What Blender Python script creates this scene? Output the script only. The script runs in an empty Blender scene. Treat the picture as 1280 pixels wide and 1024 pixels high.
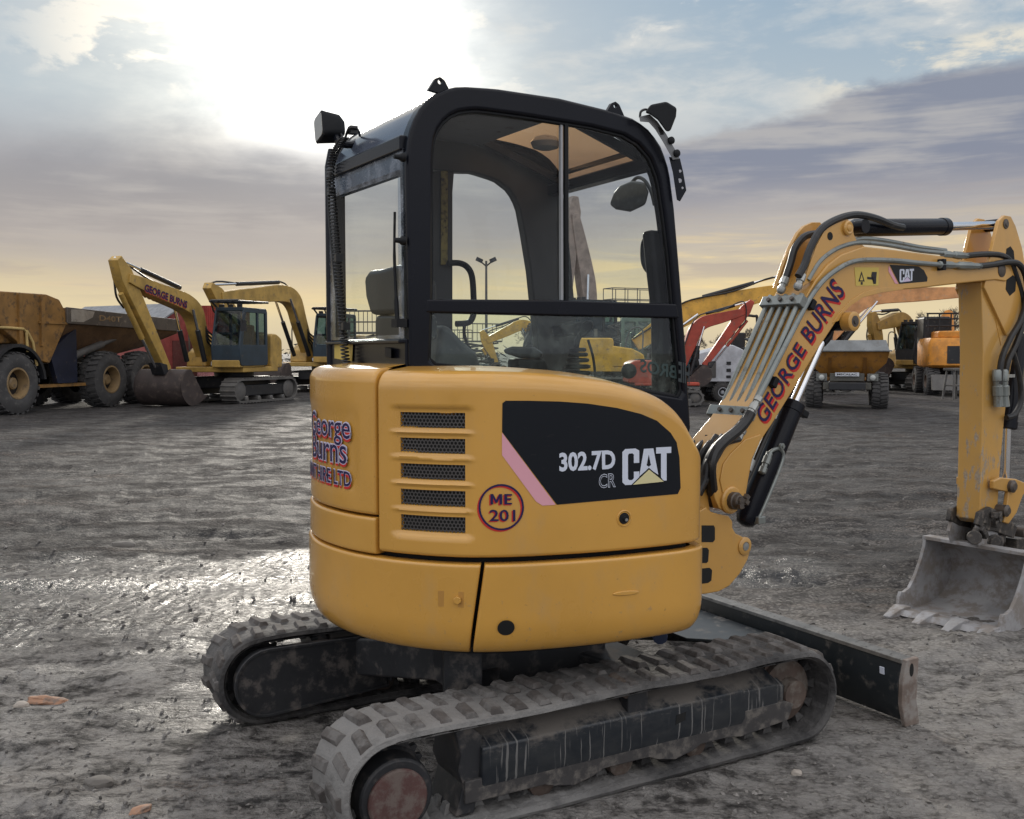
import bpy, bmesh, math, random
from mathutils import Vector, Matrix, noise
R = math.radians
random.seed(7)
scene = bpy.context.scene
COL = scene.collection

# ---------------------------------------------------------------- camera
F = 1240.0; CX, CY = 640.0, 512.0; EYE = 1.55; PITCH = math.atan((512 - 440) / F)
cd = bpy.data.cameras.new('camera'); cam = bpy.data.objects.new('camera', cd); COL.objects.link(cam)
cam.location = (0, 0, EYE); cam.rotation_euler = (R(90) - PITCH, 0, 0)
cd.sensor_width = 36; cd.lens = 36 * F / 1280; cd.clip_start = 0.05; cd.clip_end = 2000
scene.camera = cam
scene.view_settings.view_transform = 'Standard'; scene.view_settings.look = 'None'
scene.view_settings.exposure = 0.0; scene.view_settings.gamma = 1.0

SUN_AZ, SUN_EL = R(-9.6), R(15.6)          # azimuth from +Y towards +X
sun_dir = Vector((math.sin(SUN_AZ) * math.cos(SUN_EL), math.cos(SUN_AZ) * math.cos(SUN_EL), math.sin(SUN_EL)))

# ---------------------------------------------------------------- node helper
def lin(c):
    def f(v):
        v /= 255.0
        return v / 12.92 if v <= 0.04045 else ((v + 0.055) / 1.055) ** 2.4
    return tuple(f(v) for v in c) + (1.0,)

class NT:
    def __init__(s, tree): s.t = tree; s.n = tree.nodes; s.l = tree.links
    def new(s, typ, **kw):
        n = s.n.new(typ)
        for k, v in kw.items(): setattr(n, k, v)
        return n
    def put(s, sock, v):
        if hasattr(v, 'is_linked') or isinstance(v, bpy.types.NodeSocket): s.l.new(v, sock)
        elif v is not None: sock.default_value = v
    def m(s, op, a, b=None, c=None, clamp=False):
        n = s.new('ShaderNodeMath', operation=op, use_clamp=clamp)
        for i, v in enumerate((a, b, c)):
            if v is not None: s.put(n.inputs[i], v)
        return n.outputs[0]
    def sstep(s, x, a, b, lo=0.0, hi=1.0):
        n = s.new('ShaderNodeMapRange', interpolation_type='SMOOTHSTEP')
        s.put(n.inputs[0], x)
        for i, v in enumerate((a, b, lo, hi)): s.put(n.inputs[i + 1], v)
        return n.outputs[0]
    def lstep(s, x, a, b, lo=0.0, hi=1.0):
        n = s.new('ShaderNodeMapRange', clamp=True)
        s.put(n.inputs[0], x)
        for i, v in enumerate((a, b, lo, hi)): s.put(n.inputs[i + 1], v)
        return n.outputs[0]
    def mix(s, f, a, b, bt='MIX'):
        n = s.new('ShaderNodeMix', data_type='RGBA', blend_type=bt)
        s.put(n.inputs[0], f); s.put(n.inputs[6], a); s.put(n.inputs[7], b)
        return n.outputs[2]
    def vec(s, v, sc=(1, 1, 1), loc=(0, 0, 0), rot=(0, 0, 0)):
        n = s.new('ShaderNodeMapping'); s.put(n.inputs[0], v)
        n.inputs['Scale'].default_value = sc; n.inputs['Location'].default_value = loc
        n.inputs['Rotation'].default_value = rot
        return n.outputs[0]
    def noise(s, v, scale, detail=4, rough=0.55, dist=0.0):
        n = s.new('ShaderNodeTexNoise')
        s.put(n.inputs['Vector'], v); n.inputs['Scale'].default_value = scale
        n.inputs['Detail'].default_value = detail; n.inputs['Roughness'].default_value = rough
        n.inputs['Distortion'].default_value = dist
        return n.outputs['Fac']
    def voro(s, v, scale, feature='F1'):
        n = s.new('ShaderNodeTexVoronoi', feature=feature); s.put(n.inputs['Vector'], v); n.inputs['Scale'].default_value = scale
        return n.outputs['Distance']
    def ramp(s, x, stops):
        n = s.new('ShaderNodeValToRGB'); s.put(n.inputs[0], x); e = n.color_ramp.elements
        while len(e) < len(stops): e.new(0.5)
        for el, (p, c) in zip(e, stops): el.position = p; el.color = c
        return n.outputs[0]
    def bump(s, h, strength=0.3, dist=0.01, nrm=None):
        n = s.new('ShaderNodeBump'); s.put(n.inputs['Height'], h)
        n.inputs['Strength'].default_value = strength; n.inputs['Distance'].default_value = dist
        if nrm is not None: s.put(n.inputs['Normal'], nrm)
        return n.outputs[0]

# ---------------------------------------------------------------- sky
def make_world():
    w = bpy.data.worlds.new('World'); scene.world = w; w.use_nodes = True
    T = NT(w.node_tree); T.n.clear()
    out = T.new('ShaderNodeOutputWorld'); bg = T.new('ShaderNodeBackground'); T.l.new(bg.outputs[0], out.inputs[0])
    d = T.new('ShaderNodeTexCoord').outputs['Generated']
    sep = T.new('ShaderNodeSeparateXYZ'); T.l.new(d, sep.inputs[0]); x, y, z = sep.outputs
    el = T.m('MULTIPLY', T.m('ARCSINE', z), 57.2958 * 1.25); az = T.m('MULTIPLY', T.m('ARCTAN2', x, y), 57.2958 * 1.25)
    nbig = T.m('SUBTRACT', T.noise(T.vec(d, (1.6, 1.6, 5)), 1.6, 6, 0.55), 0.5)
    npuf = T.m('SUBTRACT', T.noise(T.vec(d, (1.6, 1.6, 3.0), (3.1, 1.7, 0.4)), 4.6, 9, 0.6, 0.3), 0.5)
    nfine = T.m('SUBTRACT', T.noise(T.vec(d, (1.0, 1.0, 3.0), (.3, 2.7, 0.9)), 12, 8, 0.62, 0.3), 0.5)
    nstr = T.noise(T.vec(d, (1.5, 1.5, 19), (0.3, 0.7, 0.2)), 3.0, 8, 0.58, 0.3)
    elw = T.m('ADD', el, T.m('MULTIPLY', nbig, 5.0))
    base = T.ramp(T.m('DIVIDE', el, 60.0), [(0.0, lin((212, 197, 168))), (0.045, lin((230, 212, 172))), (0.085, lin((224, 206, 168))),
                  (0.125, lin((198, 188, 174))), (0.2, lin((182, 180, 182))), (0.28, lin((178, 192, 202))), (0.40, lin((152, 180, 204))), (1.0, lin((125, 155, 195)))])
    sky = T.new('ShaderNodeTexSky', sky_type='NISHITA'); sky.sun_disc = False
    sky.sun_elevation = SUN_EL; sky.sun_rotation = SUN_AZ; sky.air_density = 1.2; sky.dust_density = 3.0
    hi = T.sstep(el, 12, 30)
    base = T.mix(T.m('MULTIPLY', hi, 0.22), base, T.mix(1.0, sky.outputs[0], (0.035, 0.035, 0.035, 1), 'MULTIPLY'))
    # yellow streaks low on the horizon
    st = T.m('MULTIPLY', T.sstep(nstr, 0.5, 0.66), T.m('MULTIPLY', T.sstep(elw, 1.2, 4.0), T.sstep(elw, 11.5, 6.5)))
    base = T.mix(T.m('MULTIPLY', st, 0.8), base, lin((247, 221, 166)))
    dk = T.m('MULTIPLY', T.sstep(nstr, 0.5, 0.38), T.m('MULTIPLY', T.sstep(elw, 3, 6.5), T.sstep(elw, 14, 9)))
    base = T.mix(T.m('MULTIPLY', dk, 0.6), base, lin((176, 166, 162)))
    # high veil of lighter cloud
    veil = T.m('MULTIPLY', T.sstep(T.m('ADD', nbig, T.m('MULTIPLY', nfine, 0.45)), -0.03, 0.14), T.sstep(el, 13, 18))
    base = T.mix(T.m('MULTIPLY', veil, T.sstep(az, -22, -34, 0.6, 0.2)), base, lin((226, 224, 218)))
    puffs = T.m('MULTIPLY', T.sstep(T.m('ADD', npuf, T.m('MULTIPLY', nfine, 0.5)), T.sstep(az, 0, -10, 0.03, -0.03), T.sstep(az, 0, -10, 0.11, 0.06)), T.sstep(el, 16, 19))
    puffs = T.m('MULTIPLY', puffs, T.m('MULTIPLY', T.sstep(az, -1, -9, 0.45, 1.0), T.sstep(az, -34, -27, .12, 1)))
    base = T.mix(T.m('MULTIPLY', puffs, 0.9), base, lin((252, 246, 234)))
    # grey stratus bank
    U = T.m('ADD', T.sstep(az, 2, 33, 14.2, 17.6), T.sstep(az, 60, 150, 0, 12))
    U = T.m('SUBTRACT', U, T.sstep(az, -14, -36, 0.0, 1.6))
    Lo = T.sstep(az, -5, 16, 6.0, 9.6)
    up = T.m('ADD', T.m('ADD', el, T.m('MULTIPLY', npuf, 3.4)), T.m('MULTIPLY', nbig, 5.0))
    soft = T.sstep(az, 0, 14, 2.6, 0.45)
    bank = T.m('MULTIPLY', T.sstep(T.m('ADD', elw, T.m('MULTIPLY', T.m('SUBTRACT', nstr, .5), 7.0)), T.m('SUBTRACT', Lo, 2.6), T.m('ADD', Lo, 2.4)),
               T.m('SUBTRACT', 1.0, T.sstep(up, T.m('SUBTRACT', U, soft), T.m('ADD', U, soft))))
    bcol = T.mix(T.sstep(az, -6, 16), lin((153, 153, 158)), lin((134, 140, 157)))
    bcol = T.mix(T.m('MULTIPLY', T.sstep(T.m('ADD', nbig, T.m('MULTIPLY', T.m('SUBTRACT', nstr, .5), .5)), -0.06, 0.10), 0.8), bcol, lin((186, 183, 181)))
    bcol = T.mix(T.m('MULTIPLY', T.sstep(el, 13.5, 7), .55), bcol, lin((190, 178, 168)))
    # lit tops above the bank on the right
    rim = T.m('MULTIPLY', T.sstep(up, T.m('SUBTRACT', U, 0.3), T.m('ADD', U, 0.4)), T.sstep(T.m('ADD', el, T.m('MULTIPLY', nbig, 9)), T.m('ADD', U, 3.2), T.m('ADD', U, 1.9)))
    rim = T.m('MULTIPLY', rim, T.m('MULTIPLY', T.sstep(az, 18, 25), T.sstep(T.m('ADD', npuf, nfine), -.14, .05)))
    base = T.mix(T.m('MULTIPLY', rim, 0.85), base, lin((238, 230, 212)))
    skyc = T.mix(T.m('MULTIPLY', bank, 0.93), base, bcol)
    # glow of the veiled sun
    dot = T.new('ShaderNodeVectorMath', operation='DOT_PRODUCT'); T.l.new(d, dot.inputs[0]); dot.inputs[1].default_value = sun_dir
    ang = T.m('MULTIPLY', T.m('ARCCOSINE', T.m('MINIMUM', dot.outputs['Value'], 1.0)), 57.2958 * 1.2)
    angw = T.m('ADD', ang, T.m('MULTIPLY', T.m('ADD', npuf, nfine), 7.0))
    g1 = T.m('MULTIPLY', T.m('EXPONENT', T.m('MULTIPLY', T.m('POWER', T.m('DIVIDE', T.m('MAXIMUM', angw, 0.0), T.sstep(az, -14, 4, 10.0, 7.4)), 2.0), -1.0)), 1.1)
    g2 = T.m('MULTIPLY', T.m('EXPONENT', T.m('DIVIDE', ang, -7.0)), 0.48)
    glow = T.m('MULTIPLY', T.m('ADD', g1, g2), T.sstep(T.m('ADD', nbig, T.m('MULTIPLY', npuf, .8)), -.2, .1, .45, 1.1))
    glow = T.m('MULTIPLY', glow, T.m('SUBTRACT', 1.0, T.m('MULTIPLY', bank, 0.90)))
    glow = T.m('MULTIPLY', glow, T.sstep(el, 3, 13, 0.12, 1.0))
    gc = T.mix(1.0, T.mix(T.sstep(ang, 3, 16), (1, .97, .90, 1), (1, .86, .60, 1)), glow, 'MULTIPLY')
    skyc = T.mix(1.0, skyc, gc, 'ADD')
    # added fill light: unseen sky behind the camera, brightened for the near side
    behind = T.m('ADD', T.sstep(y, 0.35, -0.35), T.m('MULTIPLY', T.sstep(el, 32, 60), 0.9), clamp=True)
    fill_sky = T.mix(T.sstep(T.m('ADD', nbig, T.m('MULTIPLY', npuf, .5)), -.10, .10), lin((190, 196, 208)), (1.22, 1.18, 1.14, 1))
    fill_sky = T.mix(T.sstep(el, 30, 4), fill_sky, lin((176, 180, 190)))
    skyc = T.mix(behind, skyc, T.mix(1.0, fill_sky, (BACK_FILL, BACK_FILL, BACK_FILL, 1), 'MULTIPLY'))
    T.l.new(skyc, bg.inputs[0]); bg.inputs[1].default_value = 1.0
BACK_FILL = 1.36
make_world()
sl = bpy.data.lights.new('sun', 'SUN'); so = bpy.data.objects.new('sun', sl); COL.objects.link(so)
sl.energy = 2.0; sl.angle = R(7); sl.color = (1.0, 0.93, 0.82)
so.rotation_euler = (-sun_dir).to_track_quat('-Z', 'Y').to_euler(); so.location = (-4, 20, 12)

# ---------------------------------------------------------------- materials
MATS = {}
def bsdf(name):
    m = bpy.data.materials.new(name); m.use_nodes = True; T = NT(m.node_tree)
    b = T.n['Principled BSDF']; MATS[name] = m
    return m, T, b
def simple(name, col, rough=0.5, metal=0.0, var=0.12, dirt=None, dirt_amt=0.35, dirt_scale=3.0, bump=0.0, bscale=60, coat=0.0, spec=0.5, rvar=0.12):
    m, T, b = bsdf(name)
    co = T.new('ShaderNodeTexCoord').outputs['Object']
    n = T.noise(co, dirt_scale, 6, 0.6)
    c = T.mix(T.sstep(n, 0.3, 0.7), tuple(v * (1 - var) for v in col[:3]) + (1,), tuple(min(1, v * (1 + var)) for v in col[:3]) + (1,))
    if dirt is not None:
        n2 = T.noise(co, dirt_scale * 2.3, 9, 0.68)
        dm = T.m('MULTIPLY', T.sstep(n2, 0.62 - dirt_amt * 0.4, 0.80 - dirt_amt * 0.4), 0.85)
        c = T.mix(dm, c, dirt)
        T.put(b.inputs['Roughness'], T.m('ADD', T.m('MULTIPLY', dm, 0.9 - rough), T.m('ADD', rough - rvar / 2, T.m('MULTIPLY', n, rvar))))
    else:
        T.put(b.inputs['Roughness'], T.m('ADD', rough - rvar / 2, T.m('MULTIPLY', n, rvar)))
    T.put(b.inputs['Base Color'], c)
    b.inputs['Metallic'].default_value = metal; b.inputs['Specular IOR Level'].default_value = spec
    if coat: b.inputs['Coat Weight'].default_value = coat; b.inputs['Coat Roughness'].default_value = 0.12
    if bump: T.put(b.inputs['Normal'], T.bump(T.noise(co, bscale, 5, 0.6), bump, 0.004))
    return m

YEL = (0.60, 0.315, 0.058)
def yellow_paint(name, col=YEL, dirt=(0.36, 0.27, 0.16, 1), scratches=0.0, rough=0.24, dirt_amt=0.26):
    m, T, b = bsdf(name)
    co = T.new('ShaderNodeTexCoord').outputs['Object']
    n = T.noise(co, 1.7, 5, 0.55)
    c = T.mix(T.sstep(n, 0.3, 0.7), tuple(v * 0.92 for v in col) + (1,), tuple(v * 1.06 for v in col) + (1,))
    dust = T.sstep(T.noise(T.vec(co, (1, 1, .6)), 4.0, 9, 0.7), 0.50, 0.72)
    c = T.mix(T.m('MULTIPLY', dust, dirt_amt), c, dirt)
    spots = T.sstep(T.noise(co, 55, 3, 0.6), 0.70, 0.76)
    c = T.mix(T.m('MULTIPLY', spots, 0.35), c, (0.16, 0.10, 0.05, 1))
    zs = T.new('ShaderNodeSeparateXYZ'); T.l.new(co, zs.inputs[0])
    spl = T.m('MULTIPLY', T.sstep(T.noise(T.vec(co, (1, 1, .8), (4, 4, 1)), 38, 4, .7), .63, .69), T.sstep(zs.outputs[2], .85, .55))
    c = T.mix(T.m('MULTIPLY', spl, .55), c, (.24, .19, .14, 1))
    if scratches:
        w = T.noise(T.vec(co, (1, 1, .35)), 26, 7, 0.7)
        big = T.noise(co, 3.0, 3, 0.5)
        zz = T.new('ShaderNodeSeparateXYZ'); T.l.new(co, zz.inputs[0])
        low = T.sstep(zz.outputs[2], 1.75, 0.75)
        sm = T.sstep(T.m('ADD', w, T.m('ADD', T.m('MULTIPLY', T.m('SUBTRACT', big, 0.5), 0.35), T.m('MULTIPLY', low, 0.10))), 0.66 - 0.04 * scratches, 0.72)
        c = T.mix(sm, c, T.mix(T.noise(co, 90, 3), (0.52, 0.46, 0.36, 1), (0.16, 0.09, 0.05, 1)))
    T.put(b.inputs['Base Color'], c)
    T.put(b.inputs['Roughness'], T.m('ADD', rough, T.m('ADD', T.m('MULTIPLY', dust, 0.22), T.m('MULTIPLY', n, 0.08))))
    b.inputs['Coat Weight'].default_value = .6; b.inputs['Coat Roughness'].default_value = .05
    fs = T.sstep(T.noise(T.vec(co, (1, 1, 7), rot=(0, .5, .3)), 60, 4, .75), .70, .78); c = T.mix(T.m('MULTIPLY', fs, .35), c, (.55, .42, .22, 1)); T.put(b.inputs['Base Color'], c)
    T.put(b.inputs['Normal'], T.bump(T.noise(co, 3.2, 2, 0.4), 0.12, 0.02))
    return m

M_YEL = yellow_paint('yellow_paint'); M_YEL_W = yellow_paint('worn_yellow_paint', (0.56, 0.31, 0.072), scratches=1.0, rough=0.42, dirt_amt=0.35)
M_YEL_B = yellow_paint('boom_yellow_paint', (0.57, 0.305, 0.066), rough=0.38, dirt_amt=0.3)
M_BLK = simple('black_satin_paint', (0.0065, 0.0075, 0.012), 0.26, spec=0.2)
M_BLKM = simple('matt_black_plastic', (0.010, 0.011, 0.013), 0.55, dirt=(0.06, 0.058, 0.055, 1), dirt_amt=0.1, spec=.2)
M_RUB = simple('black_hose_rubber', (0.012, 0.012, 0.013), 0.45, dirt=(0.08, 0.075, 0.07, 1), dirt_amt=0.2, dirt_scale=9)
M_CHR = simple('chromed_rod', (0.75, 0.76, 0.78), 0.14, 1.0, var=0.04)
M_STL = simple('zinc_steel', (0.36, 0.37, 0.36), 0.38, 0.6, dirt=(0.14, 0.12, 0.10, 1), dirt_amt=0.18, dirt_scale=8)
M_PIPE = simple('grey_hydraulic_pipe', (0.235, 0.255, 0.245), 0.36, 0.45, dirt=(0.16, 0.14, 0.11, 1), dirt_amt=0.2, dirt_scale=7)
M_PIN = simple('greasy_steel_pin', (0.11, 0.095, 0.085), 0.45, 0.6, dirt=(0.16, 0.13, 0.10, 1), dirt_amt=0.35, dirt_scale=12)
M_HOLE = simple('dark_hollow', (0.006, 0.006, 0.006), 0.8)
M_BKT = simple('worn_bucket_steel', (0.33, 0.325, 0.33), 0.58, 0.15, var=0.18, dirt=(0.23, 0.20, 0.175, 1), dirt_amt=0.5, dirt_scale=4, bump=0.25, bscale=45)
M_BLADE = simple('blade_black_paint', (0.017, 0.021, 0.024), 0.36, dirt=(0.15, 0.135, 0.12, 1), dirt_amt=0.24, dirt_scale=4)
M_BEDGE = simple('blade_rusty_edge', (0.20, 0.155, 0.13), 0.6, 0.2, var=0.3, dirt=(0.30, 0.28, 0.26, 1), dirt_amt=0.4, dirt_scale=6)
M_CLAY = simple('dried_mud', (0.20, 0.175, 0.155), 0.9, var=0.25, bump=0.8, bscale=30)
M_SEAT = simple('black_seat_vinyl', (0.022, 0.023, 0.025), 0.5)
M_GREY = simple('grey_trim', (0.30, 0.31, 0.33), 0.5)
M_ROOF = simple('roof_black_sky_tint', (0.085, 0.10, 0.135), 0.16, var=0.1, dirt=(0.16, 0.16, 0.16, 1), dirt_amt=0.04)  # sky reflection on the black roof is put into its blue-grey base
M_LINER = simple('cab_headliner_grey', (0.10, 0.11, 0.13), 0.55, dirt=(0.01, 0.01, 0.01, 1), dirt_amt=0.1, dirt_scale=9)

def flat(name, col, rough=0.45, scuff=0.25):
    m, T, b = bsdf(name); b.inputs['Specular IOR Level'].default_value = .2
    co = T.new('ShaderNodeTexCoord').outputs['Object']
    s = T.sstep(T.noise(T.vec(co, (1, 1, 4)), 22, 6, 0.7), 0.60, 0.74)
    T.put(b.inputs['Base Color'], T.mix(T.m('MULTIPLY', s, scuff), col, (0.30, 0.26, 0.22, 1)))
    b.inputs['Roughness'].default_value = rough
    return m
D_BLK = flat('decal_black', (0.009, 0.011, 0.015, 1), 0.32, 0.05); D_WHT = flat('decal_white', (0.62, 0.66, 0.76, 1), 0.4, 0.15)
D_PINK = flat('decal_faded_pink', (0.72, 0.36, 0.42, 1), 0.4, 0.1); D_TRI = flat('decal_pale_yellow', (0.66, 0.60, 0.34, 1))
D_NAVY = flat('decal_navy', (0.022, 0.018, 0.075, 1)); D_RED = flat('decal_red', (0.56, 0.035, 0.03, 1)); D_LAV = flat('decal_pale_lilac', (0.60, 0.52, 0.68, 1))
D_YEL = flat('decal_warning_yellow', (0.62, 0.47, 0.12, 1)); D_DGREY = flat('decal_dark_grey', (0.03, 0.03, 0.035, 1))

def glass(name, tint=(0.93, 0.96, 0.95), dirt=0.05, dirt_haze_col=(0.55, 0.57, 0.56, 1), refl=1.0):
    m = bpy.data.materials.new(name); m.use_nodes = True; T = NT(m.node_tree); T.n.clear()
    out = T.new('ShaderNodeOutputMaterial'); tr = T.new('ShaderNodeBsdfTransparent'); gl = T.new('ShaderNodeBsdfGlossy'); df = T.new('ShaderNodeBsdfDiffuse')
    tr.inputs[0].default_value = tint + (1,); gl.inputs['Roughness'].default_value = 0.02
    df.inputs[0].default_value = dirt_haze_col
    ge = T.new('ShaderNodeNewGeometry'); dt = T.new('ShaderNodeVectorMath', operation='DOT_PRODUCT'); T.l.new(ge.outputs['Incoming'], dt.inputs[0]); T.l.new(ge.outputs['Normal'], dt.inputs[1])
    sch = T.m('ADD', 0.04, T.m('MULTIPLY', 0.9, T.m('POWER', T.m('SUBTRACT', 1.0, T.m('ABSOLUTE', dt.outputs['Value'])), 5.0)))
    mx = T.new('ShaderNodeMixShader'); T.put(mx.inputs[0], T.m('MULTIPLY', sch, refl, clamp=True)); T.l.new(tr.outputs[0], mx.inputs[1]); T.l.new(gl.outputs[0], mx.inputs[2])
    co = T.new('ShaderNodeTexCoord').outputs['Object']
    dn = T.m('MULTIPLY', T.sstep(T.noise(co, 7, 9, 0.72), 0.40, 0.75), dirt * 2.2)
    sp = T.m('MULTIPLY', T.sstep(T.noise(co, 130, 2, 0.5), 0.68, 0.73), dirt * 3.0)
    mx2 = T.new('ShaderNodeMixShader'); T.put(mx2.inputs[0], T.m('ADD', dn, sp, clamp=True)); T.l.new(mx.outputs[0], mx2.inputs[1]); T.l.new(df.outputs[0], mx2.inputs[2])
    T.l.new(mx2.outputs[0], out.inputs[0]); MATS[name] = m
    return m
G_CLR = glass('clear_glass', (0.90, 0.93, 0.93), 0.010, refl=.6); G_GRN = glass('green_tint_glass', (0.82, 0.93, 0.87), 0.075, (0.50, 0.60, 0.55, 1), 1.3)  # green pane's dirt veil is raised to paint a pale reflection
G_ORG = glass('smoked_roof_glass', (0.55, 0.33, 0.18), 0.04, (0.3, 0.2, 0.12, 1), 0.6)
G_REAR = glass('rear_glass', (0.90, 0.93, 0.93), 0.008, refl=.22)
G_FAR = glass('far_cab_glass', (0.30, 0.42, 0.46), 0.10, (0.14, 0.19, 0.22, 1), .8)

# ---------------------------------------------------------------- mesh helper
class MB:
    def __init__(s): s.bm = bmesh.new()
    def faces(s, vs, fs):
        v = [s.bm.verts.new(p) for p in vs]
        for f in fs:
            try: s.bm.faces.new([v[i] for i in f])
            except ValueError: pass
        return v
    def box(s, c, d, rot=None):
        vs = [Vector(((i & 1) - .5, ((i >> 1) & 1) - .5, ((i >> 2) & 1) - .5)) for i in range(8)]
        M = (rot or Matrix.Identity(3))
        vs = [M @ Vector((v.x * d[0], v.y * d[1], v.z * d[2])) + Vector(c) for v in vs]
        s.faces(vs, [(0, 2, 3, 1), (4, 5, 7, 6), (0, 1, 5, 4), (2, 6, 7, 3), (0, 4, 6, 2), (1, 3, 7, 5)]); return s
    def hexa(s, bot, top):
        s.faces(list(bot) + list(top), [(3, 2, 1, 0), (4, 5, 6, 7), (0, 1, 5, 4), (1, 2, 6, 5), (2, 3, 7, 6), (3, 0, 4, 7)]); return s
    def loft(s, loops, cap=True, closed=True):
        V = [[s.bm.verts.new(p) for p in lp] for lp in loops]; n = len(loops[0])
        for a, b in zip(V, V[1:]):
            for i in range(n if closed else n - 1):
                j = (i + 1) % n
                try: s.bm.faces.new((a[i], a[j], b[j], b[i]))
                except ValueError: pass
        if cap and closed:
            s.bm.faces.new(V[0][::-1]); s.bm.faces.new(V[-1])
        return s
    def cyl(s, p0, p1, r0, r1=None, n=16, cap=True):
        p0, p1 = Vector(p0), Vector(p1); r1 = r0 if r1 is None else r1
        t = (p1 - p0).normalized(); u = t.orthogonal().normalized(); w = t.cross(u)
        an = [2 * math.pi * i / n for i in range(n)]
        return s.loft([[p + (u * math.cos(a) + w * math.sin(a)) * r for a in an] for p, r in ((p0, r0), (p1, r1))], cap)
    def turn(s, p0, axis, prof, n=20, cap=True):
        """solid of revolution: prof = [(distance along axis, radius)]"""
        p0 = Vector(p0); t = Vector(axis).normalized(); u = t.orthogonal().normalized(); w = t.cross(u)
        an = [2 * math.pi * i / n for i in range(n)]
        return s.loft([[p0 + t * h + (u * math.cos(a) + w * math.sin(a)) * max(r, 1e-4) for a in an] for h, r in prof], cap)
    def tube(s, pts, r, n=8, closed=False, cap=True):
        P = [Vector(p) for p in pts]; N = len(P); loops = []; u = None
        for i, p in enumerate(P):
            if closed: t = P[(i + 1) % N] - P[i - 1]
            else: t = P[min(i + 1, N - 1)] - P[max(i - 1, 0)]
            if t.length < 1e-9: t = Vector((0, 0, 1))
            t.normalize()
            u = t.orthogonal() if u is None else u - t * u.dot(t)
            if u.length < 1e-6: u = t.orthogonal()
            u.normalize(); w = t.cross(u)
            rr = r[i] if isinstance(r, (list, tuple)) else r
            loops.append([p + (u * math.cos(2 * math.pi * k / n) + w * math.sin(2 * math.pi * k / n)) * rr for k in range(n)])
        if closed: loops.append(loops[0]); cap = False
        return s.loft(loops, cap)
    @staticmethod
    def ax(axis, p, h):
        a, b = p
        return {'y': (a, h, b), 'x': (h, a, b), 'z': (a, b, h)}[axis]
    def prism(s, poly, axis, a, b, top=None):
        return s.loft([[s.ax(axis, p, a) for p in poly], [s.ax(axis, p, b) for p in (top or poly)]])
    def ring(s, outer, inner, axis, a, b):
        n = len(outer); lp = [[s.ax(axis, p, h) for p in q] for q, h in ((outer, a), (outer, b), (inner, b), (inner, a))]
        lp.append(lp[0]); return s.loft(lp, cap=False)
    def build(s, name, mat, parent=None, bevel=0.0, ang=35, seg=2, kind=None, smooth=True):
        bm = s.bm; bmesh.ops.remove_doubles(bm, verts=bm.verts, dist=1e-6)
        bmesh.ops.recalc_face_normals(bm, faces=bm.faces)
        me = bpy.data.meshes.new(name); bm.to_mesh(me); bm.free(); me.materials.append(mat)
        o = bpy.data.objects.new(name, me); COL.objects.link(o)
        if parent: o.parent = parent
        if smooth:
            me.shade_smooth(); me.set_sharp_from_angle(angle=R(ang))
        if bevel:
            bv = o.modifiers.new('bevel', 'BEVEL'); bv.width = bevel; bv.segments = seg; bv.limit_method = 'ANGLE'; bv.angle_limit = R(40); bv.harden_normals = True
        if kind: o['kind'] = kind
        return o

def thing(name, label, cat, loc=(0, 0, 0), rz=0.0, group=None):
    o = bpy.data.objects.new(name, None); COL.objects.link(o); o.location = loc; o.rotation_euler = (0, 0, rz)
    o.empty_display_size = 0.2; o['label'] = label; o['category'] = cat
    if group: o['group'] = group
    return o
def tag(o, label, cat, group=None):
    o['label'] = label; o['category'] = cat
    if group: o['group'] = group
    return o
def spline(pts, k=8, closed=False):
    P = [Vector(p) for p in pts]; n = len(P); out = []
    for i in range(n if closed else n - 1):
        p0 = P[i - 1] if (closed or i > 0) else P[0]; p1 = P[i]; p2 = P[(i + 1) % n]; p3 = P[(i + 2) % n] if (closed or i + 2 < n) else P[-1]
        for j in range(k):
            t = j / k
            out.append(0.5 * ((2 * p1) + (p2 - p0) * t + (2 * p0 - 5 * p1 + 4 * p2 - p3) * t * t + (3 * p1 - p0 - 3 * p2 + p3) * t ** 3))
    if not closed: out.append(P[-1])
    return out
def resample(pts, n, closed=True):
    P = [Vector(p) for p in pts] + ([Vector(pts[0])] if closed else []); L = [0]
    for a, b in zip(P, P[1:]): L.append(L[-1] + (b - a).length)
    out = []; m = n if closed else n - 1
    for i in range(n):
        t = L[-1] * i / m; k = 0
        while k < len(L) - 2 and L[k + 1] < t: k += 1
        f = (t - L[k]) / max(L[k + 1] - L[k], 1e-9); out.append(P[k].lerp(P[k + 1], f))
    return out
def round_poly(poly, r, k=4):
    out = []; n = len(poly)
    for i in range(n):
        p = Vector(poly[i]); a = Vector(poly[i - 1]) - p; b = Vector(poly[(i + 1) % n]) - p
        rr = min(r[i] if isinstance(r, (list, tuple)) else r, a.length * .48, b.length * .48)
        s, e = p + a.normalized() * rr, p + b.normalized() * rr
        for j in range(k + 1):
            t = j / k; out.append((s * (1 - t) ** 2 + p * 2 * t * (1 - t) + e * t * t))
    return out

# pixel of the photograph -> ray from the eye; used to measure the machine on its own planes
def ray(px, py):
    u, v = (px - CX) / F, (CY - py) / F
    return Vector((u, math.cos(PITCH) + v * math.sin(PITCH), -math.sin(PITCH) + v * math.cos(PITCH)))
def ground_at(px, py, z=0.0):
    r = ray(px, py); t = (z - EYE) / r.z; return Vector((0, 0, EYE)) + r * t
def at(px, py, dist):
    """world point seen at pixel (px,py) at depth dist along +Y"""
    r = ray(px, py); return Vector((0, 0, EYE)) + r * (dist / r.y)

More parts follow.
